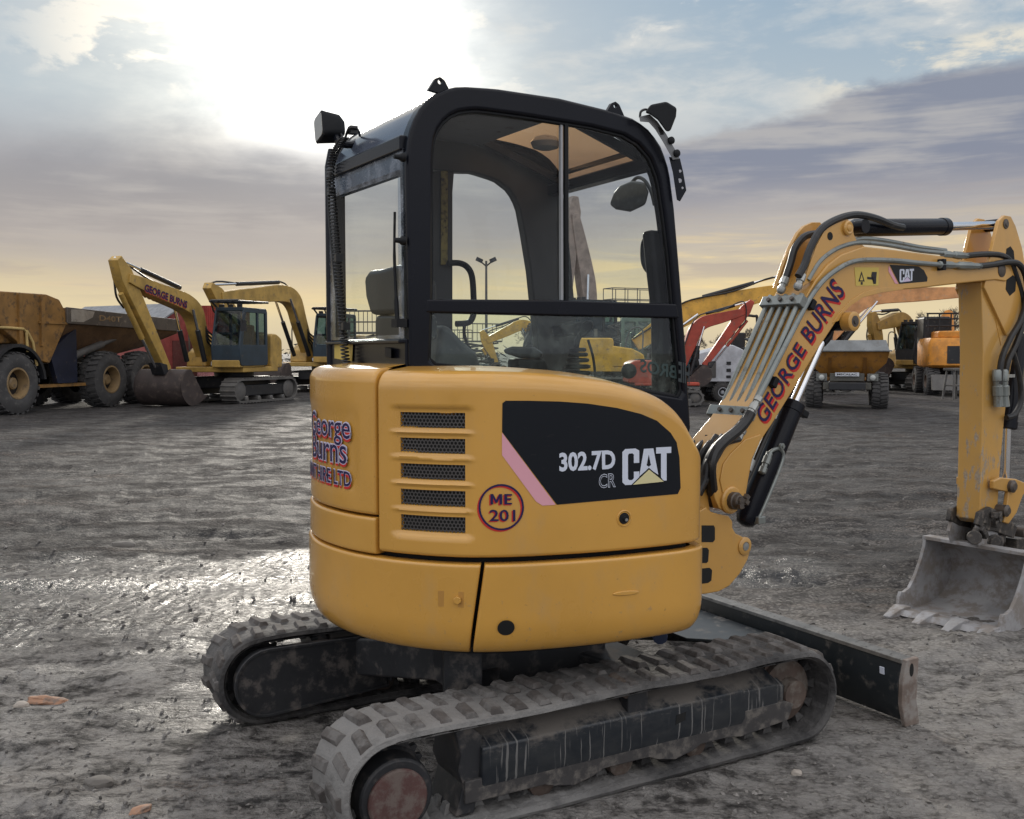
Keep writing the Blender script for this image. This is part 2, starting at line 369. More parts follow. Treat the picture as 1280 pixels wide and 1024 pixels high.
def text2d(s, offset=0.0, bold=0.0):
    """letter shapes as a flat mesh, normalised to the unit box of the plain text"""
    def mk(off):
        cu = bpy.data.curves.new('lettering', 'FONT'); cu.body = s; cu.offset = off; cu.resolution_u = 3
        ob = bpy.data.objects.new('lettering', cu); COL.objects.link(ob)
        dg = bpy.context.evaluated_depsgraph_get(); me = bpy.data.meshes.new_from_object(ob.evaluated_get(dg))
        bpy.data.objects.remove(ob); bpy.data.curves.remove(cu); return me
    m0 = mk(bold); xs = [v.co.x for v in m0.vertices]; ys = [v.co.y for v in m0.vertices]
    x0, x1, y0, y1 = min(xs), max(xs), min(ys), max(ys)
    m1 = mk(bold + offset) if offset else m0
    bm = bmesh.new(); bm.from_mesh(m1)
    for v in bm.verts: v.co = Vector(((v.co.x - x0) / (x1 - x0), (v.co.y - y0) / (y1 - y0), 0))
    return bm
def poly2d(polys):
    bm = bmesh.new()
    for p in polys: bm.faces.new([bm.verts.new((q[0], q[1], 0)) for q in p])
    return bm
def decal(name, bm, f, mat, parent, cuts=0):
    """lay a flat 2D shape on a surface: f(u,v) -> point"""
    bmesh.ops.triangulate(bm, faces=bm.faces)
    if cuts:
        xs = [v.co.x for v in bm.verts]; a, b = min(xs), max(xs)
        for i in range(1, cuts):
            bmesh.ops.bisect_plane(bm, geom=bm.verts[:] + bm.edges[:] + bm.faces[:], plane_co=(a + (b - a) * i / cuts, 0, 0), plane_no=(1, 0, 0))
    for v in bm.verts: v.co = f(v.co.x, v.co.y)
    mb = MB(); mb.bm.free(); mb.bm = bm
    return mb.build(name, mat, parent, smooth=False)
def quad(q):
    """bilinear map of the unit box to a quad of pixels: bl, br, tr, tl"""
    q = [Vector(p) for p in q]
    return lambda u, v: (q[0] * (1 - u) + q[1] * u) * (1 - v) + (q[3] * (1 - u) + q[2] * u) * v
# ================================================================ the compact excavator (local frame: x forwards, y to its left, z up)
MYAW = R(28.5); MC = Vector((-0.026, 4.04, 0))
MINI = thing('mini_excavator', 'large yellow compact excavator marked ME 201 with black glazed cab and rubber tracks', 'excavator', MC, MYAW)
MR = Matrix.Rotation(-MYAW, 3, 'Z')
EO = MR @ (Vector((0, 0, EYE)) - MC)
def P(px, py, y):                       # (x, z) on the machine's plane y
    r = MR @ ray(px, py); t = (y - EO.y) / r.y; q = EO + r * t; return (q.x, q.z)
def P3(px, py, y):
    x, z = P(px, py, y); return Vector((x, y, z))
def PX(px, py, x):                      # (y, z) on the machine's plane x
    r = MR @ ray(px, py); t = (x - EO.x) / r.x; q = EO + r * t; return (q.y, q.z)
def PZ(px, py, z):
    r = MR @ ray(px, py); t = (z - EO.z) / r.z; q = EO + r * t; return (q.x, q.y)

# ---------------------------------------------------------------- house outline in plan
PLAN = resample([Vector((p[0], p[1], 0)) for p in spline([(p[0], p[1], 0) for p in [
    (.462, -.10), (.462, -.45), (.460, -.60), (.446, -.68), (.41, -.732), (.345, -.758), (.22, -.766), (.0, -.752), (-.2, -.715), (-.36, -.668), (-.5, -.592),
    (-.62, -.470), (-.70, -.344), (-.755, -.2), (-.78, 0), (-.755, .2), (-.70, .344), (-.62, .475), (-.5, .6), (-.36, .69), (0, .75), (.36, .76), (.46, .66), (.462, .3)]], 10, True)], 600)
PL = [0.0]
for a, b in zip(PLAN, PLAN[1:]): PL.append(PL[-1] + (b - a).length)
PTOT = PL[-1] + (PLAN[0] - PLAN[-1]).length; DS = PTOT / 600
def plan(s):
    f = (s / DS) % 600; i = int(f); f -= i
    a, b = PLAN[i], PLAN[(i + 1) % 600]; p = a.lerp(b, f)
    c, d = PLAN[i - 2], PLAN[(i + 3) % 600]; t = (d - c).normalized()
    return p, Vector((-t.y, t.x, 0)) if False else Vector((t.y, -t.x, 0))
_p, _n = plan(1.0)
NSGN = 1.0 if _n.dot(_p) > 0 else -1.0
def hitwall(px, py):
    r = MR @ ray(px, py); best = None
    for i in range(600):
        a, b = PLAN[i], PLAN[(i + 1) % 600]; e = b - a
        den = r.x * e.y - r.y * e.x
        if abs(den) < 1e-12: continue
        w = a - EO; t = (w.x * e.y - w.y * e.x) / den; k = (w.x * r.y - w.y * r.x) / den
        if t > 0 and 0 <= k <= 1 and (best is None or t < best[0]): best = (t, (i + k) * DS)
    return best[1], EO.z + r.z * best[0]
def wallpt(s, z, off=0.0):
    p, n = plan(s); p = p + n * NSGN * (off - base_inset(z)); return Vector((p.x, p.y, z))
ZB = 0.527
def base_inset(z):
    if z > 0.635: return 0.0
    t = min(1.0, (0.635 - z) / 0.108); return 0.014 * t + 0.055 * (1 - math.sqrt(max(0, 1 - t ** 3)))
def sm(x, a, b, r):
    def k(t): t = max(0, min(1, t)); return t * t * (3 - 2 * t)
    return k((x - a) / r) * k((b - x) / r)
def breaks(n, extra, edge):
    xs = set([i / n for i in range(n + 1)])
    for e in edge: xs |= {e, 1 - e}
    xs |= set(extra)
    out = []
    for v in sorted(xs):
        if 0 <= v <= 1 and (not out or v - out[-1] > 1e-5): out.append(v)
    return out
def panel(name, s0, s1, zb, zt, nu, nv, er=0.012, top=None, off=0.0, insetf=None, ux=(), vx=(), mat=None, parent=None, inward=(.03, .10, .24), bot_r=None):
    L = (s1(zb) if callable(s1) else s1) - (s0(zb) if callable(s0) else s0); H = (zt(s0) if callable(zt) else zt) - zb
    eu = [er * k / L for k in (.08, .25, .5, .75, 1)]; ev = [er * k / H for k in (.08, .25, .5, .75, 1)]
    us = breaks(nu, ux, eu); vs = breaks(nv, vx, ev)
    if top: vs = sorted(set(vs) | {1 - top * k / H for k in (.02, .06, .13, .22, .34, .5, .7, .9, 1)})
    def e(d, r): 
        t = 1 - min(max(d, 0) / r, 1); return r * (1 - math.sqrt(max(0, 1 - t * t)))
    grid = []
    for v in vs:
        row = []
        for u in us:
            if callable(s0) or callable(s1):
                z = zb + H * v; a = s0(z) if callable(s0) else s0; b = s1(z) if callable(s1) else s1; s = a + (b - a) * u; h = H
            else:
                s = s0 + (s1 - s0) * u; h = (zt(s) if callable(zt) else zt) - zb; z = zb + h * v
            ins = e(min(u, 1 - u) * L, er) + e(v * h, bot_r or er) + e((1 - v) * h, top or er) + (insetf(s, z) if insetf else 0)
            row.append((s, z, ins))
        grid.append(row)
    pt = lambda q, ex=0.0, dz=0.0: wallpt(q[0], q[1], off - q[2] - ex) + Vector((0, 0, dz))
    rows = [[pt(q, 0.035) for q in grid[0]]] + [[pt(q) for q in r] for r in grid]
    if top: rows += [[pt(q, k, 0.012 * min(1, k / .1)) for q in grid[-1]] for k in inward]
    else: rows += [[pt(q, 0.035) for q in grid[-1]]]
    m = MB(); V = []
    for r in rows:
        p0, p1 = r[0], r[-1]
        V.append([m.bm.verts.new(p) for p in r])
    for a, b in zip(V, V[1:]):
        for i in range(len(a) - 1): m.bm.faces.new((a[i], a[i + 1], b[i + 1], b[i]))
    # returns along the two upright edges
    for col, k in ((0, 0), (-1, -1)):
        q = [m.bm.verts.new(wallpt(grid[j][col][0], grid[j][col][1], off - grid[j][col][2] - 0.035)) for j in range(len(grid))]
        for j in range(len(grid) - 1): m.bm.faces.new((V[j + 1][col], q[j], q[j + 1], V[j + 2][col]))
    return m.build(name, mat or M_YEL, parent or MINI, ang=50)

S_SEAM = hitwall(470, 590)[0]; S_FRONT = 0.33; S_END = PTOT - 1.35
_ztp = []
for q in [(880, 640), (878, 612), (876, 585), (873, 556), (869, 540), (860, 522), (845, 505), (823, 492), (798, 483.5), (765, 475.5), (714, 469), (660, 465), (600, 463.5), (560, 463), (475, 463)]:
    try:
        r = MR @ ray(*q)
        s, z = hitwall(min(q[0], 876.5), q[1]); _ztp.append((s, z))
    except TypeError: pass
_ztp.sort()
def ztop(s):
    if s <= _ztp[0][0]: return _ztp[0][1]
    for (a, za), (b, zb_) in zip(_ztp, _ztp[1:]):
        if a <= s <= b: return za + (zb_ - za) * (s - a) / max(b - a, 1e-6)
    return _ztp[-1][1]
_raw = [(S_FRONT + i * .005) for i in range(500)]
def ztop_s(s):
    return sum(ztop(s + k * .012) for k in range(-4, 5)) / 9
ZTOP = ztop(S_SEAM - 0.2)
Z_COV = 0.862; Z_SK = 0.842
# ventilation slots, measured on the wall
SL0 = hitwall(581, 590)[0]; SL1 = hitwall(498.5, 590)[0]
SLOTS = []
for a, b in ((516, 535.5), (548.5, 567.5), (581, 600.5), (613.5, 633.5), (646, 666)):
    SLOTS.append((hitwall(540, b)[1], hitwall(540, a)[1]))
def cover_inset(s, z):
    v = 0.0
    for a, b in SLOTS:
        v = max(v, 0.011 * sm(s, SL0 - .028, SL1 + .028, .016) * sm(z, a - .020, b + .022, .014))
        if SL0 - 1e-6 < s < SL1 + 1e-6 and a - 1e-6 < z < b + 1e-6: v = 0.034
    # shallow pressed crease along the shoulder and beside the decal
    sc = S_SEAM - .305
    v += 0.004 * sm(s, sc - .02, sc + .02, .018) * sm(z, 1.0, 1.42, .05)
    return v
_L = S_SEAM - .005 - S_FRONT; _H = ZTOP - Z_COV
ux = []
for s in (SL0, SL1): ux += [(s - S_FRONT) / _L, (s - S_FRONT + (.0012 if s == SL0 else -.0012)) / _L]
vx = []
for a, b in SLOTS:
    vx += [(a - Z_COV) / _H, (a + .0012 - Z_COV) / _H, (b - Z_COV) / _H, (b - .0012 - Z_COV) / _H, (a - .012 - Z_COV) / _H, (b + .014 - Z_COV) / _H, (b + .007 - Z_COV) / _H]
def cover_inset2(s, z):
    # the hole starts 1 mm inside the measured slot so its walls are steep
    v = 0.0
    for a, b in SLOTS:
        v = max(v, 0.011 * sm(s, SL0 - .028, SL1 + .028, .016) * sm(z, a - .020, b + .022, .014))
        if SL0 + .001 < s < SL1 - .001 and a + .001 < z < b - .001: v = 0.036
    sc = S_SEAM - .30
    return v + 0.003 * sm(s, sc - .022, sc + .022, .02) * sm(z, 1.0, 1.42, .05)
COVER = panel('engine_side_cover', S_FRONT, S_SEAM - .005, Z_COV, ztop_s, 110, 54, er=.014, top=.062, insetf=cover_inset2, ux=ux, vx=vx)
COVER['label'] = 'yellow side cover with five vents and black model decal'
def emboss_rear(s, z):
    a = S_SEAM + .075
    return 0.006 * sm(s, a, a + .9, .03) * sm(z, 1.05, 1.36, .03)
CW = panel('counterweight', S_SEAM + .005, S_END, 0.985, ZTOP + .006, 90, 20, er=.014, top=.05, insetf=emboss_rear)
panel('counterweight_band', S_SEAM + .005, S_END, 0.850, 0.977, 90, 6, er=.010, off=.004)
_sb = hitwall(597, 780)[0]
_s_t = hitwall(603.5, 738)[0]; _s_b = hitwall(592, 800)[0]
def sk(z):
    t = (z - 0.62) / (0.84 - 0.62); return _s_b + (_s_t - _s_b) * t
SKF = panel('side_skirt', S_FRONT + .01, lambda z: sk(z) - .006, ZB, Z_SK, 60, 16, er=.010, off=.010)
SKR = panel('tail_skirt', lambda z: sk(z) + .006, S_END, ZB, Z_SK, 90, 16, er=.010, off=.010)
# dark body behind the seams
m = MB()
core = [plan(PTOT * i / 90) for i in range(90)]
m.loft([[(p - n * NSGN * (.05 if z > .6 else .13)) + Vector((0, 0, z)) for p, n in core] for z in (.56, .66, 1.12)])
m.build('house_frame', M_HOLE, MINI, ang=60)
m = MB(); m.loft([[(p - n * NSGN * .16) + Vector((0, 0, z)) for p, n in core] for z in (.49, .56)]); m.build('house_floor', M_BLKM, MINI)

# vent grilles: punched hexagon mesh
for a, b in SLOTS:
    g = MB(); w, h = SL1 - SL0, b - a; r = 0.0078; dx = r * math.sqrt(3); dy = r * 1.5
    j = 0; zz = a + .001
    while zz < b + r:
        i = 0; ss = SL0 + (dx / 2 if j % 2 else 0)
        while ss < SL1 + dx:
            oc = [(ss + r * math.sin(k * math.pi / 3), zz + r * math.cos(k * math.pi / 3)) for k in range(6)]
            ic = [(ss + .70 * r * math.sin(k * math.pi / 3), zz + .70 * r * math.cos(k * math.pi / 3)) for k in range(6)]
            cl = lambda q: (min(max(q[0], SL0), SL1), min(max(q[1], a), b))
            oc = [cl(q) for q in oc]; ic = [cl(q) for q in ic]
            for k in range(6):
                n_ = (k + 1) % 6; q = [oc[k], oc[n_], ic[n_], ic[k]]
                if abs((q[0][0] - q[2][0]) * (q[1][1] - q[3][1]) - (q[0][1] - q[2][1]) * (q[1][0] - q[3][0])) < 1e-8: continue
                try: g.bm.faces.new([g.bm.verts.new(wallpt(t[0], t[1], -.015)) for t in q])
                except ValueError: pass
            ss += dx; i += 1
        zz += dy; j += 1
    go = g.build('vent_grille', simple('grille_steel', (0.075, 0.07, 0.068), 0.5, 0.3) if 'grille_steel' not in MATS else MATS['grille_steel'], COVER, smooth=False)
    bk = MB(); bk.faces([wallpt(SL0 + (SL1 - SL0) * i / 6, z, -.030) for z in (a, b) for i in range(7)], [(i, i + 1, i + 8, i + 7) for i in range(6)])
    bk.build('vent_backing', M_HOLE, COVER, smooth=False)

# ---------------------------------------------------------------- decals on the house
def WP(off):
    def f(px, py):
        s, z = hitwall(px, py); return wallpt(s, z, off)
    return f
def wall_text(name, s, q, off, mat, offset=0.0, bold=0.02, cuts=10, shift=(0, 0), parent=COVER):
    Q = quad(q); w = WP(off)
    decal(name, text2d(s, offset, bold), lambda u, v: w(*(Q(u, v) + Vector(shift))), mat, parent, cuts)
w2 = WP(.0015); w3 = WP(.0026); w4 = WP(.0036)
blk = [(628, 504), (632, 501), (660, 501), (700, 502), (734, 504.5), (771, 510), (801, 517.5), (821, 526), (838, 541), (845.5, 553), (849, 572), (850.5, 610), (847, 617.5), (696, 631), (627.5, 540)]
decal('model_decal', poly2d([blk]), lambda u, v: w2(u, v), D_BLK, COVER, 24)
decal('decal_stripe', poly2d([[(627.5, 541), (694.5, 631), (678, 632), (670, 627), (627.5, 569)]]), lambda u, v: w2(u, v), D_PINK, COVER, 6)
wall_text('model_lettering', '302.7D', [(699, 590), (769, 586.5), (768.5, 562), (698.5, 566)], .0026, D_WHT, 0, .035)
wall_text('model_lettering', 'CR', [(748.5, 610), (768.5, 608.5), (768.5, 591.5), (748.5, 593.5)], .0026, D_WHT, .022, .0, 3)
wall_text('model_lettering', 'CR', [(748.5, 610), (768.5, 608.5), (768.5, 591.5), (748.5, 593.5)], .0034, D_BLK, -.012, .0, 3)
CAT_L = [[(.06, 1), (.27, 1), (.345, .94), (.345, .60), (.235, .60), (.235, .83), (.21, .87), (.14, .87), (.115, .83), (.115, .17), (.14, .13), (.2, .13), (.235, .18), (.235, .36), (.345, .36), (.345, .19), (.27, .05), (.22, 0), (.06, 0), (0, .08), (0, .92)],
         [(.44, .98), (.54, .98), (.54, .82), (.495, .52), (.54, .475), (.54, .43), (.345, .22)], [(.54, .98), (.635, .98), (.735, .24), (.54, .43), (.54, .475), (.585, .52), (.54, .82)],
         [(.69, 1), (1, 1), (1, .83), (.905, .83), (.905, .07), (.84, .07), (.79, .17), (.79, .83), (.69, .83)]]
TRI = [[(.21, 0), (.84, .045), (.54, .40)]]
Q = quad([(777.5, 606.5), (838.5, 603.5), (838.5, 558.5), (777.5, 561.5)])
cl = poly2d(CAT_L); decal('maker_lettering', cl, lambda u, v: w3(*Q(u, v)), D_WHT, COVER, 10)
decal('maker_triangle', poly2d([[(.17, -.02), (.88, .025), (.54, .45)]]), lambda u, v: w4(*Q(u, v)), D_BLK, COVER, 5)
w5 = WP(.0046); decal('maker_triangle', poly2d(TRI), lambda u, v: w5(*Q(u, v)), D_TRI, COVER, 5)
# fleet number roundel
def ringpoly(r0, r1, n=40):
    o = [(math.cos(2 * math.pi * i / n), math.sin(2 * math.pi * i / n)) for i in range(n)]
    return [[(o[i][0] * r0, o[i][1] * r0), (o[i][0] * r1, o[i][1] * r1), (o[(i + 1) % n][0] * r1, o[(i + 1) % n][1] * r1), (o[(i + 1) % n][0] * r0, o[(i + 1) % n][1] * r0)] for i in range(n)]
for dx, dy, mt, of in ((-1.8, 1.8, D_RED, w2), (0, 0, D_NAVY, w3)):
    decal('fleet_number_ring', poly2d(ringpoly(.915, 1.0)), lambda u, v: of(626.5 + dx + u * 28.3, 634 + dy - v * 29), mt, COVER)
for t, q in (('ME', [(613, 630.5), (640, 630.5), (640, 617.5), (613, 617.5)]), ('201', [(612, 651.5), (644, 651.5), (644, 637), (612, 637)])):
    Q = quad(q)
    for off_, mt_, sh in ((.0018, D_RED, Vector((-1.5, 1.3))), (.0030, D_NAVY, Vector((0, 0)))):
        wf = WP(off_)
        gb = poly2d([[(0, 0), (0, 1), (.13, 1), (.27, .42), (.41, 1), (.54, 1), (.54, 0), (.42, 0), (.42, .62), (.31, .16), (.23, .16), (.12, .62), (.12, 0)], [(.64, 0), (.64, 1), (1, 1), (1, .84), (.77, .84), (.77, .60), (.97, .60), (.97, .44), (.77, .44), (.77, .16), (1, .16), (1, 0)]]) if t == 'ME' else text2d(t, 0, .012)
        decal('fleet_number', gb, lambda u, v: wf(*(Q(u, v) + sh)), mt_, COVER, 4)
# owner's name round the counterweight, by arc length
def rear_text(s, px_r, y_b, y_t, width, bold, parent=CW, caps=None):
    sr, zb_ = hitwall(px_r, y_b); zt_ = hitwall(px_r, y_t)[1]
    for off, o, mt, dx, dz in ((.0010, .030, D_WHT, 0, 0), (.0014, .004, D_RED, .004, -.010), (.0020, .014, D_LAV, 0, 0), (.0030, -.010, D_NAVY, 0, 0)):
        decal('owner_lettering', text2d(s, o, bold), lambda u, v: wallpt(sr + (1 - u) * width - dx * 0, zb_ + (zt_ - zb_) * v + dz, off - emboss_rear(sr + (1 - u) * width, 1.2) * 0), mt, parent, 12)
rear_text('George', 438.5, 559, 519, .37, .012)
rear_text('Burns', 434, 581, 547, .33, .012)
rear_text('PLANT HIRE LTD', 439.5, 609, 590, .50, .02)

# ---------------------------------------------------------------- lock, drain hole, lifting notch
s, z = hitwall(780, 648); c = wallpt(s, z); n = (wallpt(s, z, 1) - c)
m = MB(); m.turn(c - n * .002, n, [(0, .029), (.004, .029), (.005, .026), (.0, .021), (-.004, .020)], 28); m.build('lock_bezel', M_YEL, COVER, ang=50)
m = MB(); m.turn(c + n * .0015, n, [(0, .020), (.002, .0185), (.003, .008), (.008, .006), (.0085, .001)], 24); m.build('lock', M_BLKM, COVER)
m = MB(); m.cyl(c + n * .008 + Vector((.004, 0, -.004)), c + n * .012 + Vector((.004, 0, -.004)), .0055); m.build('lock_barrel', M_STL, COVER)
s, z = hitwall(632, 783); c = wallpt(s, z, .010); n = (wallpt(s, z + .0, 1) - wallpt(s, z, 0)); n = (n + Vector((0, 0, -.30))).normalized()
m = MB(); m.turn(c + n * .004, n, [(0, .029), (.001, .029), (.0012, .027)], 24); m.build('drain_hole', M_HOLE, SKF)
def wbox(px0, py0, px1, py1, off, th, name, mat, par, bev=.004):
    a = hitwall(px0, py1); b = hitwall(px1, py0); m = MB()
    q = [(a[0], a[1]), (b[0], a[1]), (b[0], b[1]), (a[0], b[1])]
    m.hexa([wallpt(s, z, off) for s, z in q], [wallpt(s, z, off + th) for s, z in q]); return m.build(name, mat, par, bevel=bev)
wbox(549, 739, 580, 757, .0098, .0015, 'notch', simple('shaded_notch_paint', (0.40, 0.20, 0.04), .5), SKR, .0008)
s, z = hitwall(573, 749); c = wallpt(s, z, .011); n = (wallpt(s, z, 1) - wallpt(s, z, 0))
m = MB(); m.cyl(c, c + n * .012, .014, n=6); m.build('bolt', M_YEL, SKR, bevel=.002)
m = MB()
for i in range(13):
    a = math.pi * i / 12
_q0, _q1 = hitwall(764, 742), hitwall(797, 739)
loop = []
for i in range(20):
    a = 2 * math.pi * i / 20; u = .5 + .5 * math.cos(a); loop.append((_q0[0] + (_q1[0] - _q0[0]) * u, _q0[1] + (_q1[1] - _q0[1]) * u + .008 * math.sin(a)))
m.loft([[wallpt(s, z, .008) for s, z in loop], [wallpt(s, z, .014) for s, z in loop]]); m.build('finger_grip', M_YEL, SKF, bevel=.003)

# ---------------------------------------------------------------- cab
YR, XR = -0.30, P(513, 300, -0.30)[0]; YL = PX(413, 300, XR)[0]; print('XR', XR, 'YL', YL)
outer_px = [(514, 545), (510, 300), (508.5, 200), (510, 175), (515, 155), (524, 137), (537, 122), (553, 112), (575, 107), (620, 110), (700, 122), (765, 138), (796, 149), (815, 164), (829, 185), (838, 213), (844, 260), (850, 330), (858, 430), (865, 545)]
inner_px = [(538, 455), (541, 372), (541, 200), (543, 176), (549, 159), (560, 146), (578, 138), (600, 137), (660, 145), (740, 158), (780, 168), (800, 180), (815, 198), (825, 224), (832, 270), (838, 320), (843, 378), (849, 440), (855, 498), (820, 492), (700, 473), (600, 461)]
outer = [Vector(P(a, b, YR)) for a, b in outer_px]; inner = [Vector(P(a, b, YR)) for a, b in inner_px]
oo = resample(outer, 110); ii = []
# pair every outer point with the inner loop by angle about a common centre
cen = Vector(P(690, 330, YR))
def polar(loop, q):
    d = (q - cen).normalized(); best = None; n = len(loop)
    for i in range(n):
        a, b = loop[i], loop[(i + 1) % n]; e = b - a; den = d.x * e.y - d.y * e.x
        if abs(den) < 1e-12: continue
        w = a - cen; t = (w.x * e.y - w.y * e.x) / den; k = (w.x * d.y - w.y * d.x) / den
        if t > 0 and -1e-6 <= k <= 1 + 1e-6 and (best is None or t < best): best = t
    return cen + d * best
ii = [polar(inner, q) for q in oo]
m = MB(); m.ring(oo, ii, 'y', YR, YR + .075)
FRAME = m.build('cab_frame', M_BLK, MINI, bevel=.016, seg=3, ang=50)
# rubber seal lip round the opening
m = MB(); m.ring([cen + (q - cen) * 1.004 for q in ii], [cen + (q - cen) * .985 for q in ii], 'y', YR + .012, YR + .03); m.build('window_seal', M_BLKM, FRAME, bevel=.003)
m = MB(); m.prism([P(a, b, YR) for a, b in ((533, 374), (700, 375), (846, 380), (849, 398), (700, 395), (532, 391))], 'y', YR - .004, YR + .06); m.build('window_rail', M_BLK, FRAME, bevel=.008)
def pane(name, px, y, mat, par=FRAME):
    m = MB(); pts = [P3(a, b, y) for a, b in px]; m.faces(pts, [tuple(range(len(pts)))]); return m.build(name, mat, par, smooth=False)
pane('side_window', [(535, 380), (539, 200), (543, 172), (560, 143), (600, 133), (712, 150), (712, 380)], YR + .030, G_CLR)
pane('side_window', [(704, 380), (704, 149), (780, 165), (802, 178), (818, 198), (828, 224), (846, 384)], YR + .020, G_CLR)
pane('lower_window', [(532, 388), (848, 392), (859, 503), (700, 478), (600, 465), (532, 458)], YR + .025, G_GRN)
for x0, x1, mt, y in ((703.5, 706.3, M_GREY, YR + .022), (708.2, 712.4, M_BLKM, YR + .017)):
    m = MB(); m.prism([P(a, b, YR) for a, b in ((x0, 150), (x1, 150.6), (x1 + .6, 380), (x0 + .6, 380))], 'y', y - .006, y + .008); m.build('window_edge', mt, FRAME)
# black printed band of the lower pane
m = MB(); m.faces([P3(a, b, YR + .023) for a, b in ((534, 470), (534, 452), (600, 459), (700, 470.5), (800, 484.5), (853, 495), (853, 540))], [tuple(range(7))]); m.build('window_border', D_DGREY, FRAME, smooth=False)
# sign reflected in the lower pane, painted on as reversed lettering
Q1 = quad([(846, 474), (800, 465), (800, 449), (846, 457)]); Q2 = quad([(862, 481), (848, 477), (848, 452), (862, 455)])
_ghost = flat('painted_reflection', (0.05, 0.075, 0.075, 1), .5, 0)
decal('reflection_lettering', text2d('BROS', 0, .02), lambda u, v: P3(*Q1(u, v), YR + .0215), _ghost, FRAME)
_gh2 = flat('painted_reflection_on_frame', (0.05, 0.06, 0.065, 1), .5, 0)
decal('reflection_lettering', text2d('HIE', 0, .02), lambda u, v: P3(*Q2(u, v), YR - .0015), _gh2, FRAME)
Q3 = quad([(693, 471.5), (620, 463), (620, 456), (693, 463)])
decal('reflection_lettering', text2d('RITCHIE BROS', 0, .03), lambda u, v: P3(*Q3(u, v), YR + .0215), flat('painted_reflection_dark', (0.006, 0.007, 0.008, 1), .5, 0), FRAME)
YLr = PX(413, 300, XR)[0]; YQ = max(YL, YLr); KT = (PX(413, 218, XR)[1] - PX(508, 178, XR)[1]) / (YQ - YR)
# roof: sweep the frame's outline across the cab, with a glazed hatch
iR = min(range(len(oo)), key=lambda i: (oo[i] - Vector(P(508.5, 205, YR))).length); iF = min(range(len(oo)), key=lambda i: (oo[i] - Vector(P(834, 200, YR))).length)
prof = [oo[i] for i in range(min(iR, iF), max(iR, iF) + 1)]
if prof[0].x > prof[-1].x: prof.reverse()
hx0, hx1, hy0, hy1 = 0.06, 0.50, -0.16, 0.40
ZR = max(q.y for q in prof)
hA = PZ(630, 187, ZR - .03); hD = PZ(690, 228, ZR - .03); hC = PZ(800, 190, ZR - .03)
print('hatch corners', hA, hD, hC, 'roof', ZR, 'cab rear x', XR, 'front', P(862, 500, YR), 'ztop', ZTOP, 'slots', SLOTS[0], SL0, SL1, 'seam', S_SEAM)
hx0, hx1, hy0, hy1 = 0.14, 0.60, -0.16, 0.48
px_ = []
for a, b in zip(prof, prof[1:]):
    for xc in (hx0, hx1):
        if a.x < xc < b.x: px_.append(a.lerp(b, (xc - a.x) / (b.x - a.x)))
prof = sorted(prof + px_, key=lambda q: prof.index(q) if q in prof else [i for i in range(len(prof) - 1) if prof[i].x <= q.x][-1] + .5)
ys = [YR + .05, hy0, hy1, YQ - .02]
for nm, dz, mt in (('roof', 0.0, M_ROOF), ('roof_liner', 0.035, M_LINER)):
    m = MB(); c2 = Vector((cen.x, cen.y))
    pp = [q - (q - Vector((.1, 1.9))).normalized() * (dz + .004) for q in prof]
    V = [[m.bm.verts.new((q.x, y, q.y + KT * (y - YR))) for y in ys] for q in pp]
    for i in range(len(pp) - 1):
        for j in range(3):
            if j == 1 and hx0 - 1e-4 <= prof[i].x and prof[i + 1].x <= hx1 + 1e-4: continue
            m.bm.faces.new((V[i][j], V[i + 1][j], V[i + 1][j + 1], V[i][j + 1]))
    ROOF_ = m.build(nm, mt, MINI, ang=60)
    if nm == 'roof': ROOF = ROOF_
zh = lambda x: min(prof, key=lambda q: abs(q.x - x)).y
m = MB(); m.ring([(hx0 - .03, hy0 - .03), (hx1 + .02, hy0 - .03), (hx1 + .02, hy1 + .03), (hx0 - .03, hy1 + .03)], [(hx0, hy0), (hx1, hy0), (hx1, hy1), (hx0, hy1)], 'z', 0, .04)
for v in m.bm.verts: v.co.z += zh(v.co.x) - .038 + KT * (v.co.y - YR)
m.build('hatch_frame', M_BLK, ROOF, bevel=.005)
m = MB(); m.faces([(x, y, zh(x) - .01 + KT * (y - YR)) for x, y in ((hx0, hy0), (hx1, hy0), (hx1, hy1), (hx0, hy1))], [(0, 1, 2, 3)]); m.build('roof_window', G_ORG, ROOF, smooth=False)
m = MB(); m.box((hx1 - .075, (hy0 + hy1) / 2, zh(hx1 - .07) - .03), (.022, hy1 - hy0 + .04, .02)); m.build('hatch_bar', M_BLKM, ROOF, bevel=.004)
# front-roof round lamp seen through the hatch
m = MB(); m.turn((.28, .16, zh(.28) - .075), (0, 0, 1), [(0, .03), (.008, .055), (.03, .065), (.05, .05), (.06, .02)], 20); m.build('cab_light', M_GREY, ROOF)
# lifting eyes on the roof edge
for c_ in ((549, 104), (768, 134)):
    x, z = P(c_[0], c_[1], YR + .02); m = MB(); o_ = [(x - .045, z - .03), (x - .018, z + .012), (x, z + .02), (x + .018, z + .010), (x + .05, z - .045)]
    hole = [(x + .009 * math.cos(2 * math.pi * i / 10), z + .003 + .009 * math.sin(2 * math.pi * i / 10)) for i in range(10)]
    ro = resample([Vector(q) for q in o_], 40); cc = Vector((x, z + .003))
    ri = [cc + (q - cc).normalized() * .009 for q in ro]
    m.ring(ro, ri, 'y', YR + .012, YR + .03); m.build('lifting_eye', M_BLK, MINI)

